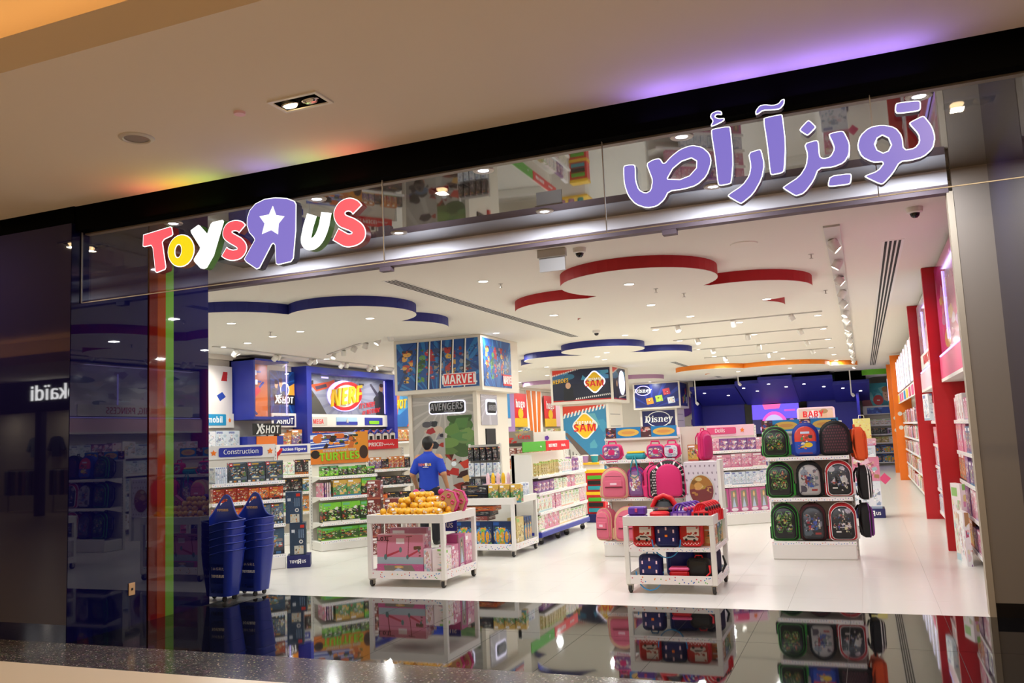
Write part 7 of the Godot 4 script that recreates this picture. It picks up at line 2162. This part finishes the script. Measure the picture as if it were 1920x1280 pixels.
func build_backpacks() -> void:
	mat("bag_black", hexc("151514"), 0.75)
	mat("bag_green_pipe", hexc("3fae3c"), 0.6)
	mat("bag_blue", hexc("1e3a9c"), 0.7)
	mat("bag_red", hexc("b8242a"), 0.7)
	mat("bag_maroon", hexc("4a1c20"), 0.7)
	mat("bag_pink", hexc("dc6a82"), 0.75)
	mat("bag_beige", hexc("d8b088"), 0.75)
	mat("bag_hot_pink", hexc("d8266c"), 0.7)
	mat("bag_purple", hexc("7a3488"), 0.7)
	mat("bag_orange", hexc("e85a20"), 0.7)
	# unit of boys' rucksacks
	var g := gondola("gondola_shelf", "white shelf unit filled with three rows of boys rucksacks", Vector3(-1.19, 0, -11.55), 0, 1.0, 0.42, 1.6, [0.22, 0.76, 1.27], 0.2)
	header(g, -0.06, 0.9, 1.6, 1.75, -0.36, M.header_ovals)
	part(g, "header_rail", bxm(Vector3(-0.06, 1.57, -0.38), Vector3(1.0, 1.6, -0.35)), M.white)
	var X := g.transform
	var ys := [1.271, 0.761, 0.221]
	var rows := ["on the top shelf", "on the middle shelf", "on the bottom shelf"]
	for r in 3:
		var hh: float = [0.39, 0.45, 0.47][r]
		var tl := Basis(Vector3.RIGHT, -0.08)
		rucksack(X * Transform3D(tl, Vector3(0.13 + r * 0.02, ys[r], -0.17)), 0.33, hh, 0.16, M.bag_black, M.bag_green_pipe, 13, r, "black and green patterned rucksack " + rows[r], "rucksacks on the shelf unit")
		if r == 0:
			rucksack(X * Transform3D(tl, Vector3(0.5, ys[r], -0.17)), 0.32, hh + 0.03, 0.16, M.bag_blue, M.bag_blue, 9, 0, "blue rucksack with a red racing front on the top shelf", "rucksacks on the shelf unit", redblue())
			rucksack(X * Transform3D(tl, Vector3(0.85, ys[r], -0.17)), 0.36, hh + 0.04, 0.16, M.bag_black, M.bag_black, 5, 3, "black and dark pink leaf-print rucksack on the top shelf", "rucksacks on the shelf unit", small_mat("leaf_print", "2a1c20", "5c3038", 9, 5))
		else:
			rucksack(X * Transform3D(tl, Vector3(0.51, ys[r], -0.17)), 0.31, hh, 0.16, M.bag_black if r == 1 else M.bag_maroon, M.bag_black, 14, r * 2, "%s rucksack with a grey and blue front %s" % [["", "black", "maroon edged"][r], rows[r]], "rucksacks on the shelf unit")
			rucksack(X * Transform3D(tl, Vector3(0.86, ys[r], -0.17)), 0.32, hh, 0.16, M.bag_red, M.text_white, 14, r * 2 + 1, "red edged rucksack with a black and white front %s" % rows[r], "rucksacks on the shelf unit")
	# packs hung on the end of that unit
	for q in [[1.2, 0.0, "bag_orange", "orange rucksack hanging high on the end of the unit"], [0.72, 0.02, "bag_black", "black rucksack hanging on the end, middle height"], [0.26, 0.0, "bag_purple", "dark purple rucksack hanging low on the end"]]:
		rucksack(X * Transform3D(Basis(Vector3.UP, PI / 2 + 0.2), Vector3(1.06 + q[1], q[0], -0.18)), 0.26, 0.42, 0.12, M[q[2]] if q[2] != "bag_purple" else M.bag_black, M[q[2]] if q[2] != "bag_black" else M.text_white, 5, 4, q[3], "rucksacks hung on the unit end", M[q[2]], false)
	rucksack(X * Transform3D(Basis(Vector3.UP, PI / 2 + 0.1), Vector3(1.06, 1.2, -0.38)), 0.24, 0.42, 0.1, M.bag_orange, M.text_white, 4, 3, "second orange rucksack hanging behind the first on the end", "rucksacks hung on the unit end", null, false)
	# girls' bags unit
	g = gondola("gondola_shelf", "white shelf unit of pink girls bags under blue oval boards", Vector3(-3.43, 0, -11.65), 0, 1.05, 0.45, 1.62, [0.2, 0.79, 1.3], 0.2)
	header(g, 0.0, 1.02, 1.6, 1.75, -0.4, M.header_ovals)
	part(g, "header_rail", bxm(Vector3(-0.02, 1.57, -0.41), Vector3(1.04, 1.6, -0.38)), M.white)
	part(g, "end_panel", bxm(Vector3(1.05, 0.2, -0.5), Vector3(1.42, 1.72, -0.47)), M.cream)
	var eh := MB.new()
	for i in 24: eh.box(Vector3(1.4, 0.3 + i * 0.055, -0.47), Vector3(1.406, 0.325 + i * 0.055, -0.468))
	part(g, "slots", eh, M.dark).set_meta("kind", "stuff")
	part(g, "tray", bxm(Vector3(1.1, 1.22, -0.47), Vector3(1.5, 1.25, -0.25)), M.white)
	X = g.transform
	pouch(X * Transform3D(Basis(), Vector3(0.17, 1.301, -0.1)), 0.28, 0.22, M.bag_hot_pink, 15, 2, "pink rimmed lunch bag with a yellow picture on the top shelf")
	pouch(X * Transform3D(Basis(Vector3.UP, 0.2), Vector3(0.77, 1.301, -0.12)), 0.24, 0.2, M.bag_hot_pink, 15, 6, "white and pink lunch bag in the middle of the top shelf")
	pouch(X * Transform3D(Basis(Vector3.UP, -0.1), Vector3(1.0, 1.301, -0.12)), 0.22, 0.2, M.bag_hot_pink, 8, 6, "grey and pink lunch bag at the end of the top shelf")
	var tb := thing("folded_bag", "teal and yellow folded bag with a strap dangling off the shelf", "bag", X * Vector3(0.5, 1.301, -0.1))
	part(tb, "body", rbm(Vector3(-0.14, 0, -0.08), Vector3(0.14, 0.09, 0.08), 0.03), M.teal)
	part(tb, "fold", rbm(Vector3(-0.12, 0.08, -0.06), Vector3(0.12, 0.115, 0.06), 0.015), M.yellow)
	var st := MB.new()
	st.tube([Vector3(-0.02, 0.05, 0.08), Vector3(-0.05, -0.08, 0.13), Vector3(-0.06, -0.22, 0.13), Vector3(0.0, -0.24, 0.13), Vector3(0.05, -0.2, 0.13), Vector3(0.03, -0.05, 0.13), Vector3(0.0, 0.05, 0.08)], 0.014, 6, false, 0.4)
	part(tb, "strap", st, M.teal)
	rucksack(X * Transform3D(Basis(Vector3.UP, 0.05), Vector3(0.2, 0.791, -0.1)), 0.38, 0.42, 0.16, M.bag_beige, M.bag_pink, 3, 3, "pink and beige rucksack on the middle shelf", "pink rucksacks", M.bag_pink)
	rucksack(X * Transform3D(Basis(), Vector3(0.5, 0.791, -0.14)), 0.25, 0.42, 0.14, M.bag_purple, M.bag_hot_pink, 15, 9, "purple rucksack with a pink picture front", "pink rucksacks")
	var pk := small_mat("polka", "161414", "ece8e4", 9, 4.5)
	rucksack(X * Transform3D(Basis(Vector3.UP, 0.7), Vector3(0.72, 0.791, 0.0)), 0.26, 0.44, 0.16, M.bag_hot_pink, M.bag_black, 15, 3, "pink rucksack with black and white dots turned sideways", "pink rucksacks", pk)
	rucksack(X * Transform3D(Basis(), Vector3(0.98, 0.791, -0.04)), 0.42, 0.5, 0.18, pk, M.bag_hot_pink, 15, 11, "large dotted black and white rucksack with a pink front", "pink rucksacks", M.bag_hot_pink)
	rucksack(X * Transform3D(Basis(Vector3.RIGHT, -0.05), Vector3(0.38, 0.215, -0.08)), 0.4, 0.46, 0.18, M.bag_beige, M.bag_pink, 3, 3, "pink and beige wheeled rucksack on the bottom shelf", "pink rucksacks", M.bag_pink)
	rucksack(X * Transform3D(Basis(Vector3.UP, -0.4), Vector3(0.06, 0.215, -0.16)), 0.26, 0.44, 0.16, M.bag_pink, M.bag_beige, 3, 3, "plain pink rucksack in the corner of the bottom shelf", "pink rucksacks", M.bag_pink)
	rucksack(X * Transform3D(Basis(Vector3.UP, 0.9), Vector3(1.36, 1.26, -0.4)), 0.2, 0.4, 0.1, M.bag_hot_pink, M.bag_hot_pink, 15, 3, "magenta rucksack hanging beside the dolls header", "pink rucksacks", M.magenta, false)
	# large white gift box with an oval window
	var gb := thing("gift_box", "tall white doodle-print box with a large oval window", "toy box", X * Vector3(1.4, 0.2, -0.02), 0.0)
	part(gb, "case", rbm(Vector3(-0.22, 0.4, -0.12), Vector3(0.22, 1.05, 0.12), 0.006), small_mat("doodle", "d8ccd4", "8c7c88", 7, 3))
	part(gb, "stand", rbm(Vector3(-0.2, 0, -0.12), Vector3(0.2, 0.4, 0.1), 0.006), M.white)
	var ov := MB.new()
	ov.prism(circ(Vector2.ZERO, 0.17, 28, 0.21), 0, 0.012)
	part(gb, "window_rim", ov, M.lightgrey, Vector3(0.0, 0.68, 0.118))
	ov = MB.new()
	ov.prism(circ(Vector2.ZERO, 0.155, 28, 0.195), 0, 0.004)
	part(gb, "window", ov, tan_mat(), Vector3(0.0, 0.68, 0.128))
	part(gb, "side_frame", bxm(Vector3(0.22, 0.0, -0.14), Vector3(0.26, 1.07, 0.14)), M.white)
	# toy pack on the end tray
	carton("toy_box", "white and blue figure pack on the small end tray", "toy box", "", X * Transform3D(Basis(), Vector3(1.24, 1.251, -0.38)), 0.14, 0.22, 0.1, 9, 11)

func redblue() -> StandardMaterial3D:
	if not M.has("racer_front"):
		var im := poster("", 128, 160, "d8402c")
		irect(im, 0, 90, 128, 70, hexc("2450b8"))
		splat(im, 16, 50, 96, 60, 16, ["f0c83c", "3a8a3a", "8c4a2c", "2c2c30", "e8dcc8", "e87828"], 6, 16)
		irect(im, 34, 26, 60, 14, hexc("c8dcf0"))
		iell(im, 84, 112, 28, 16, hexc("f0cc30"))
		splat(im, 10, 112, 60, 30, 8, ["e8702c", "2c2c34", "e8c040"], 4, 12)
		tex_mat("racer_front", im, 0.5)
	return M.racer_front

func tan_mat() -> StandardMaterial3D:
	if not M.has("window_view"):
		var im := poster("", 96, 128, "a8743c")
		ipoly(im, [Vector2(0, 60), Vector2(96, 44), Vector2(96, 128), Vector2(0, 128)], hexc("7a3a3c"))
		splat(im, 8, 8, 80, 112, 12, ["c89850", "8c5a30", "6a2c34", "d8b878", "b08040"], 6, 20)
		tex_mat("window_view", im, 0.15)
	return M.window_view

func pouch(X: Transform3D, w: float, h: float, m: Material, f: int, k: int, label: String) -> void:
	var t := thing("lunch_bag", label, "lunch bag")
	t.transform = X
	var b := MB.new()
	b.xf = Transform3D(Basis(), Vector3(0, h / 2, -0.06))
	b.pillow(rrect(w, h, 0.06), 0.12, 0.035)
	part(t, "body", b, m)
	b = MB.new()
	b.xf = Transform3D(Basis(), Vector3(0, h / 2, 0.05))
	b.prism(rrect(w * 0.82, h * 0.78, 0.045), 0, 0.015, true, true, true, tile(f, k))
	part(t, "picture", b, AT)
	b = MB.new()
	b.tube([Vector3(-0.06, h - 0.01, 0.0), Vector3(-0.05, h + 0.04, 0.0), Vector3(0.05, h + 0.04, 0.0), Vector3(0.06, h - 0.01, 0.0)], 0.012, 6)
	part(t, "handle", b, m)
	b = MB.new()
	b.tube([Vector3(w / 2, h * 0.7, 0.0), Vector3(w / 2 + 0.03, h * 0.3, 0.06), Vector3(w * 0.3, -0.01, 0.1), Vector3(-w * 0.2, -0.02, 0.1), Vector3(-w / 2 - 0.02, h * 0.4, 0.06)], 0.011, 6, false, 0.6)
	part(t, "strap", b, m)

func build_baskets() -> void:
	mat("basket_blue", hexc("162a88"), 0.35)
	var src: Node3D = null
	var at := [Vector3(-6.87, 0, -7.98), Vector3(-6.74, 0, -8.34)]
	for s in 2:
		for i in 5:
			var lab := "blue shopping basket, %s from the bottom of the stack %s" % [ORD[i], ["at the dark glass wall", "next to the construction unit"][s]]
			if src == null:
				src = make_basket(lab)
				src.position = at[s]
			else:
				copy(src, at[s] + Vector3(0, i * 0.08, 0), 0.0, lab)

func brim(x: float, z: float) -> float:
	# height of the rim: a low wave, and a tall handle tongue on the far wall towards -x
	var u := (x + 0.27) / 0.54
	var fin := 0.33 * exp(-pow(absf(u - 0.26) / (0.22 if u < 0.26 else 0.34), 2.4)) * smoothstep(0.02, -0.12, z)
	return 0.5 + fin + 0.06 * smoothstep(0.3, 0.95, u) - 0.02 * smoothstep(0.3, 0.0, u)

func make_basket(label: String) -> Node3D:
	var t := thing("shopping_basket", label, "basket", Vector3.ZERO, 0, "stacked blue shopping baskets")
	var o := rrect(0.54, 0.32, 0.09, 6)
	# finer outline so the rim curve is smooth, with edges at the slots of the front wall
	var pts := PackedVector2Array()
	for i in o.size():
		var a := o[i]
		var b := o[(i + 1) % o.size()]
		var flat: bool = a.y > 0.155 and b.y > 0.155
		var n := maxi(1, int(a.distance_to(b) / (0.0115 if flat else 0.03)))
		for k in n: pts.append(a.lerp(b, float(k) / n))
	var m := pts.size()
	var hgt := func(p: Vector2, l: int) -> float:
		if l < 7: return [0.06, 0.1, 0.17, 0.2, 0.27, 0.3, 0.42][l]
		return lerpf(0.42, brim(p.x, p.y), [0.8, 0.9, 1.0][l - 7])
	var tub := MB.new()
	for i in m:
		var j := (i + 1) % m
		var mid := (pts[i] + pts[j]) / 2
		var slot: bool = mid.y > 0.155 and mid.x > 0.0 and i % 2 == 0
		var grip: bool = mid.y < -0.155 and absf(mid.x + 0.135) < 0.035
		for li in 9:
			if slot and (li == 1 or li == 3 or li == 5): continue
			if grip and li == 7: continue
			for side in 2:
				var q := []
				var nn := []
				for e in [[li, i], [li, j], [li + 1, j], [li + 1, i]]:
					var p := pts[e[1]]
					var h: float = hgt.call(p, e[0])
					var sc := lerpf(0.78, 1.0, minf(1.0, (h - 0.06) / 0.46)) * (0.975 if side == 1 else 1.0)
					q.append(Vector3(p.x * sc, h, p.y * sc - maxf(0.0, h - 0.52) * 0.35))
					var dd: Vector2 = pts[(e[1] + 1) % m] - pts[(e[1] - 1 + m) % m]
					var ov := Vector2(dd.y, -dd.x)
					if ov.dot(p) < 0: ov = -ov
					ov = ov.normalized() * (-1.0 if side == 1 else 1.0)
					nn.append(Vector3(ov.x, -0.15, ov.y))
				tub.tri(q[0], q[1], q[2], nn[0], nn[1], nn[2])
				tub.tri(q[0], q[2], q[3], nn[0], nn[2], nn[3])
	var bot := MB.new()
	bot.xf = Transform3D(Basis(Vector3.RIGHT, PI / 2), Vector3.ZERO)
	var small := PackedVector2Array()
	for p in pts: small.append(p * 0.78)
	bot.prism(small, -0.075, -0.06)
	part(t, "tub", tub, M.basket_blue)
	part(t, "bottom", bot, M.basket_blue)
	var rim := MB.new()
	var rp := []
	for p in pts: rp.append(Vector3(p.x, brim(p.x, p.y), p.y - maxf(0.0, brim(p.x, p.y) - 0.52) * 0.35))
	rim.tube(rp, 0.009, 6, true)
	part(t, "rim", rim, M.basket_blue)
	words(t, "TOYSRUS", 0.03, Vector3(0.1, 0.285, 0.1435), M.lightgrey, Vector3(-0.075, 0, 0), false, true, 0, 1, "lettering", 0.002)
	words(t, "TOYSRUS", 0.028, Vector3(-0.12, 0.66, -0.2), M.wood_tan)
	for sx in [-1, 1]:
		for sz in [-1, 1]:
			var w := MB.new()
			w.xf = Transform3D(Basis(Vector3.BACK, PI / 2), Vector3.ZERO)
			w.lathe([Vector2(0, -0.01), Vector2(0.03, -0.01), Vector2(0.03, 0.01), Vector2(0, 0.01)], 12)
			part(t, "wheel", w, M.rubber, Vector3(sx * 0.14, 0.03, sz * 0.08))
	return t

# ---- the shop assistant
func nets(b: MB, bones: Array, cell: float, k: float) -> void:
	var lo := Vector3(1e9, 1e9, 1e9)
	var hi := -lo
	for q in bones:
		var r: float = maxf(q[2], q[3]) + 3 * cell + k
		lo = lo.min((q[0] as Vector3).min(q[1]) - Vector3(r, r, r))
		hi = hi.max((q[0] as Vector3).max(q[1]) + Vector3(r, r, r))
	var nx := int((hi.x - lo.x) / cell) + 2
	var ny := int((hi.y - lo.y) / cell) + 2
	var nz := int((hi.z - lo.z) / cell) + 2
	var F := PackedFloat32Array()
	F.resize(nx * ny * nz)
	F.fill(1.0)
	for q in bones:
		var A: Vector3 = q[0]
		var B: Vector3 = q[1]
		var ra: float = q[2]
		var rb: float = q[3]
		var fl: float = q[4] if q.size() > 4 else 1.0
		var r := maxf(ra, rb) + 3 * cell + k
		var p0 := (A.min(B) - Vector3(r, r, r) - lo) / cell
		var p1 := (A.max(B) + Vector3(r, r, r) - lo) / cell
		var ab := B - A
		var l2 := maxf(ab.length_squared(), 1e-8)
		for i in range(maxi(0, int(p0.x)), mini(nx - 1, int(p1.x) + 1)):
			for j in range(maxi(0, int(p0.y)), mini(ny - 1, int(p1.y) + 1)):
				for m in range(maxi(0, int(p0.z)), mini(nz - 1, int(p1.z) + 1)):
					var P := lo + Vector3(i, j, m) * cell
					var t := clampf((P - A).dot(ab) / l2, 0.0, 1.0)
					var e := P - A - ab * t
					e.z /= fl
					var d := e.length() - lerpf(ra, rb, t)
					var id := (i * ny + j) * nz + m
					var f := F[id]
					var h := maxf(k - absf(f - d), 0.0) / k
					F[id] = minf(f, d) - h * h * k * 0.25
	var V := {}
	var N := {}
	for i in nx - 1:
		for j in ny - 1:
			for m in nz - 1:
				var id := (i * ny + j) * nz + m
				var c := [F[id], F[id + ny * nz], F[id + nz], F[id + ny * nz + nz], F[id + 1], F[id + ny * nz + 1], F[id + nz + 1], F[id + ny * nz + nz + 1]]
				var neg := 0
				for v in c: if v < 0: neg += 1
				if neg == 0 or neg == 8: continue
				var s := Vector3.ZERO
				var cnt := 0
				for e in [[0, 1], [2, 3], [4, 5], [6, 7], [0, 2], [1, 3], [4, 6], [5, 7], [0, 4], [1, 5], [2, 6], [3, 7]]:
					if (c[e[0]] < 0) != (c[e[1]] < 0):
						var u: float = c[e[0]] / (c[e[0]] - c[e[1]])
						s += Vector3(e[0] & 1, (e[0] >> 1) & 1, (e[0] >> 2) & 1).lerp(Vector3(e[1] & 1, (e[1] >> 1) & 1, (e[1] >> 2) & 1), u)
						cnt += 1
				V[id] = lo + (Vector3(i, j, m) + s / cnt) * cell
				N[id] = Vector3(c[1] + c[3] + c[5] + c[7] - c[0] - c[2] - c[4] - c[6], c[2] + c[3] + c[6] + c[7] - c[0] - c[1] - c[4] - c[5], c[4] + c[5] + c[6] + c[7] - c[0] - c[1] - c[2] - c[3]).normalized()
	var step := [ny * nz, nz, 1]
	for id in V:
		for ax in 3:
			var a: int = step[ax]
			var u: int = step[(ax + 1) % 3]
			var w: int = step[(ax + 2) % 3]
			if id + a >= F.size(): continue
			if (F[id] < 0) != (F[id + a] < 0):
				if V.has(id - u) and V.has(id - w) and V.has(id - u - w):
					var q0: int = id
					var q1: int = id - u
					var q2: int = id - u - w
					var q3: int = id - w
					b.tri(V[q0], V[q1], V[q2], N[q0], N[q1], N[q2])
					b.tri(V[q0], V[q2], V[q3], N[q0], N[q2], N[q3])

func build_person() -> void:
	mat("skin", hexc("b98560"), 0.55)
	mat("hair", hexc("120e0c"), 0.6)
	mat("polo", hexc("1d3fb4"), 0.8)
	mat("trousers", hexc("1c1c22"), 0.85)
	mat("shoe", hexc("141210"), 0.5)
	var t := thing("person", "person in a royal blue polo shirt standing with back turned beside the hero column", "person", Vector3(-6.72, 0, -12.85), 0.12)
	# he faces -z; +x is his right
	var sk := MB.new()
	var V := func(x, y, z) -> Vector3: return Vector3(x, y, z)
	var re := Vector3(0.275, 1.14, 0.05)
	var rw := Vector3(0.3, 0.91, -0.06)
	var le := Vector3(-0.27, 1.14, 0.04)
	var lw := Vector3(-0.27, 0.93, -0.14)
	nets(sk, [[Vector3(0, 1.6, -0.005), Vector3(0, 1.66, 0.0), 0.075, 0.082], [Vector3(0, 1.56, -0.03), Vector3(0, 1.57, -0.03), 0.052, 0.052], [Vector3(0, 1.44, 0.02), Vector3(0, 1.56, 0.0), 0.058, 0.054],
		[Vector3(-0.078, 1.6, 0.01), Vector3(-0.082, 1.63, 0.012), 0.016, 0.02], [Vector3(0.078, 1.6, 0.01), Vector3(0.082, 1.63, 0.012), 0.016, 0.02], [Vector3(0, 1.62, -0.085), Vector3(0, 1.595, -0.1), 0.01, 0.014],
		[Vector3(0, 1.0, 0), Vector3(0, 1.36, 0), 0.13, 0.145, 0.72], [Vector3(-0.16, 1.4, 0), Vector3(0.16, 1.4, 0), 0.07, 0.07],
		[Vector3(0.19, 1.4, 0), re, 0.056, 0.046], [re, rw, 0.044, 0.031], [Vector3(-0.19, 1.4, 0), le, 0.056, 0.046], [le, lw, 0.044, 0.031],
		[Vector3(0.09, 0.92, 0), Vector3(0.1, 0.5, 0), 0.085, 0.06], [Vector3(0.1, 0.5, 0), Vector3(0.1, 0.09, 0.02), 0.055, 0.04], [Vector3(-0.09, 0.92, 0), Vector3(-0.1, 0.5, 0), 0.085, 0.06], [Vector3(-0.1, 0.5, 0), Vector3(-0.1, 0.09, 0.02), 0.055, 0.04]], 0.013, 0.03)
	for s in [1, -1]:
		var w: Vector3 = rw if s > 0 else lw
		var hb := [[w, w + Vector3(0, -0.05, -0.02), 0.026, 0.03], [w + Vector3(0, -0.05, -0.03), w + Vector3(0, -0.075, -0.045), 0.028, 0.03]]
		for f in 4:
			var o := w + Vector3(0.0 - s * 0.006, -0.085, -0.035) + Vector3(0, -f * 0.006 + 0.006, 0.022 - f * 0.019)
			var l: float = [0.03, 0.034, 0.036, 0.032][f]
			hb.append([o, o + Vector3(-s * 0.008, -l, -0.006), 0.0095, 0.009])
			hb.append([o + Vector3(-s * 0.008, -l, -0.006), o + Vector3(-s * 0.03, -l * 1.7, -0.01), 0.009, 0.0078])
		hb.append([w + Vector3(-s * 0.012, -0.045, -0.05), w + Vector3(-s * 0.03, -0.085, -0.075), 0.011, 0.0095])
		hb.append([w + Vector3(-s * 0.03, -0.085, -0.075), w + Vector3(-s * 0.04, -0.11, -0.075), 0.0095, 0.008])
		nets(sk, hb, 0.0045, 0.008)
	part(t, "body", sk, M.skin)
	var sh := MB.new()
	nets(sh, [[Vector3(0, 0.93, 0), Vector3(0, 1.14, 0.0), 0.172, 0.158, 0.72], [Vector3(0, 1.14, 0), Vector3(0, 1.33, 0.01), 0.158, 0.178, 0.72], [Vector3(-0.13, 1.375, 0.01), Vector3(0.13, 1.375, 0.01), 0.082, 0.082], [Vector3(0, 1.42, 0.02), Vector3(0, 1.47, 0.015), 0.08, 0.066],
		[Vector3(0.18, 1.375, 0), Vector3(0.252, 1.2, 0.035), 0.072, 0.07], [Vector3(-0.18, 1.375, 0), Vector3(-0.248, 1.2, 0.03), 0.072, 0.07]], 0.014, 0.03)
	part(t, "polo_shirt", sh, M.polo)
	var co := MB.new()
	co.lathe([Vector2(0.07, 1.47), Vector2(0.078, 1.475), Vector2(0.07, 1.515), Vector2(0.062, 1.51)], 20)
	part(t, "collar", co, M.polo, Vector3(0, 0, 0.012))
	var tr := MB.new()
	nets(tr, [[Vector3(0, 0.9, 0), Vector3(0, 0.97, 0), 0.16, 0.158, 0.75], [Vector3(0.085, 0.88, 0), Vector3(0.1, 0.5, 0), 0.1, 0.078], [Vector3(0.1, 0.5, 0), Vector3(0.1, 0.1, 0.02), 0.078, 0.066], [Vector3(-0.085, 0.88, 0), Vector3(-0.1, 0.5, 0), 0.1, 0.078], [Vector3(-0.1, 0.5, 0), Vector3(-0.1, 0.1, 0.02), 0.078, 0.066]], 0.016, 0.025)
	part(t, "trousers", tr, M.trousers)
	var hr := MB.new()
	nets(hr, [[Vector3(0, 1.67, 0.012), Vector3(0, 1.665, 0.0), 0.092, 0.09], [Vector3(0, 1.6, 0.035), Vector3(0, 1.65, 0.03), 0.066, 0.08], [Vector3(-0.05, 1.63, 0.01), Vector3(0.05, 1.63, 0.01), 0.042, 0.042], [Vector3(0, 1.72, -0.05), Vector3(0, 1.7, 0.0), 0.05, 0.06]], 0.01, 0.02)
	part(t, "hair", hr, M.hair)
	for s in [-1, 1]:
		var fo := MB.new()
		nets(fo, [[Vector3(s * 0.1, 0.05, 0.04), Vector3(s * 0.11, 0.04, -0.13), 0.048, 0.04], [Vector3(s * 0.1, 0.07, 0.03), Vector3(s * 0.1, 0.1, 0.02), 0.045, 0.05]], 0.013, 0.02)
		part(t, "shoe", fo, M.shoe)
		var ey := MB.new()
		ey.ball(Vector3(s * 0.03, 1.635, -0.074), 0.011, 8, 6)
		part(t, "eye", ey, M.text_white)
	part(t, "mouth", rbm(Vector3(-0.022, 1.56, -0.083), Vector3(0.022, 1.568, -0.076), 0.002), M.bag_maroon)
	words(t, "TOYS", 0.042, Vector3(-0.06, 1.3, 0.142), M.orange)
	words(t, "R", 0.055, Vector3(0.01, 1.3, 0.143), M.text_white).basis *= Basis(Vector3.UP, PI)
	words(t, "US", 0.042, Vector3(0.065, 1.3, 0.141), M.yellow)
	part(t, "print_swoosh", rbm(Vector3(-0.05, 1.255, 0.138), Vector3(0.05, 1.262, 0.141), 0.001), M.text_white)

func build_extras() -> void:
	# stack of white and pink sets on a navy tray by the aisle
	var t := thing("floor_tray", "navy cardboard floor tray with the shop name beside the aisle", "tray", Vector3(-0.02, 0, -16.9), 0.0)
	part(t, "tray_box", rbm(Vector3(-0.26, 0, -0.25), Vector3(0.26, 0.16, 0.25), 0.006), M.navy)
	logo_small(t, Vector3(0.06, 0.08, 0.252), 0.07)
	var X := t.transform
	var y := 0.161
	for i in 4:
		var h: float = [0.48, 0.42, 0.2, 0.12][i]
		carton("toy_box", ["large pale blue set box at the foot of the aisle stack", "pink and white set box second in the aisle stack", "pale boxed set third in the aisle stack", "pink flat box on top of the aisle stack"][i], "toy box", "set boxes of the aisle stack", X * Transform3D(Basis(Vector3.UP, [0.0, 0.04, -0.03, 0.05][i]), Vector3([-0.01, 0.0, -0.02, 0.0][i], y, 0.02)), [0.46, 0.44, 0.42, 0.4][i], h, 0.4, [8, 15, 8, 3][i], [1, 1, 3, 2][i])
		y += h + 0.002
	var bg := thing("gift_bag", "yellow printed gift bag standing on the aisle stack", "bag", X * Vector3(0.0, y, 0.05), 0.1)
	board(bg, "bag_body", -0.14, 0.14, 0.0, 0.36, 0.05, M.bag_print, 0.1)
	var hd := MB.new()
	hd.tube([Vector3(-0.05, 0.35, 0), Vector3(-0.04, 0.42, 0), Vector3(0.04, 0.42, 0), Vector3(0.05, 0.35, 0)], 0.005, 5)
	part(bg, "handle", hd, M.white)
	var pt := MB.new()
	pt.prism(poly2([-0.1, 0, 0.0, -0.1, 0.1, 0, 0, 0.1]), 0, 0.01)
	tag(part(self, "price_flag", pt, M.pink, X * Vector3(0.3, 0.68, 0.2)), "pink diamond price flag sticking out of the aisle stack", "price tag")
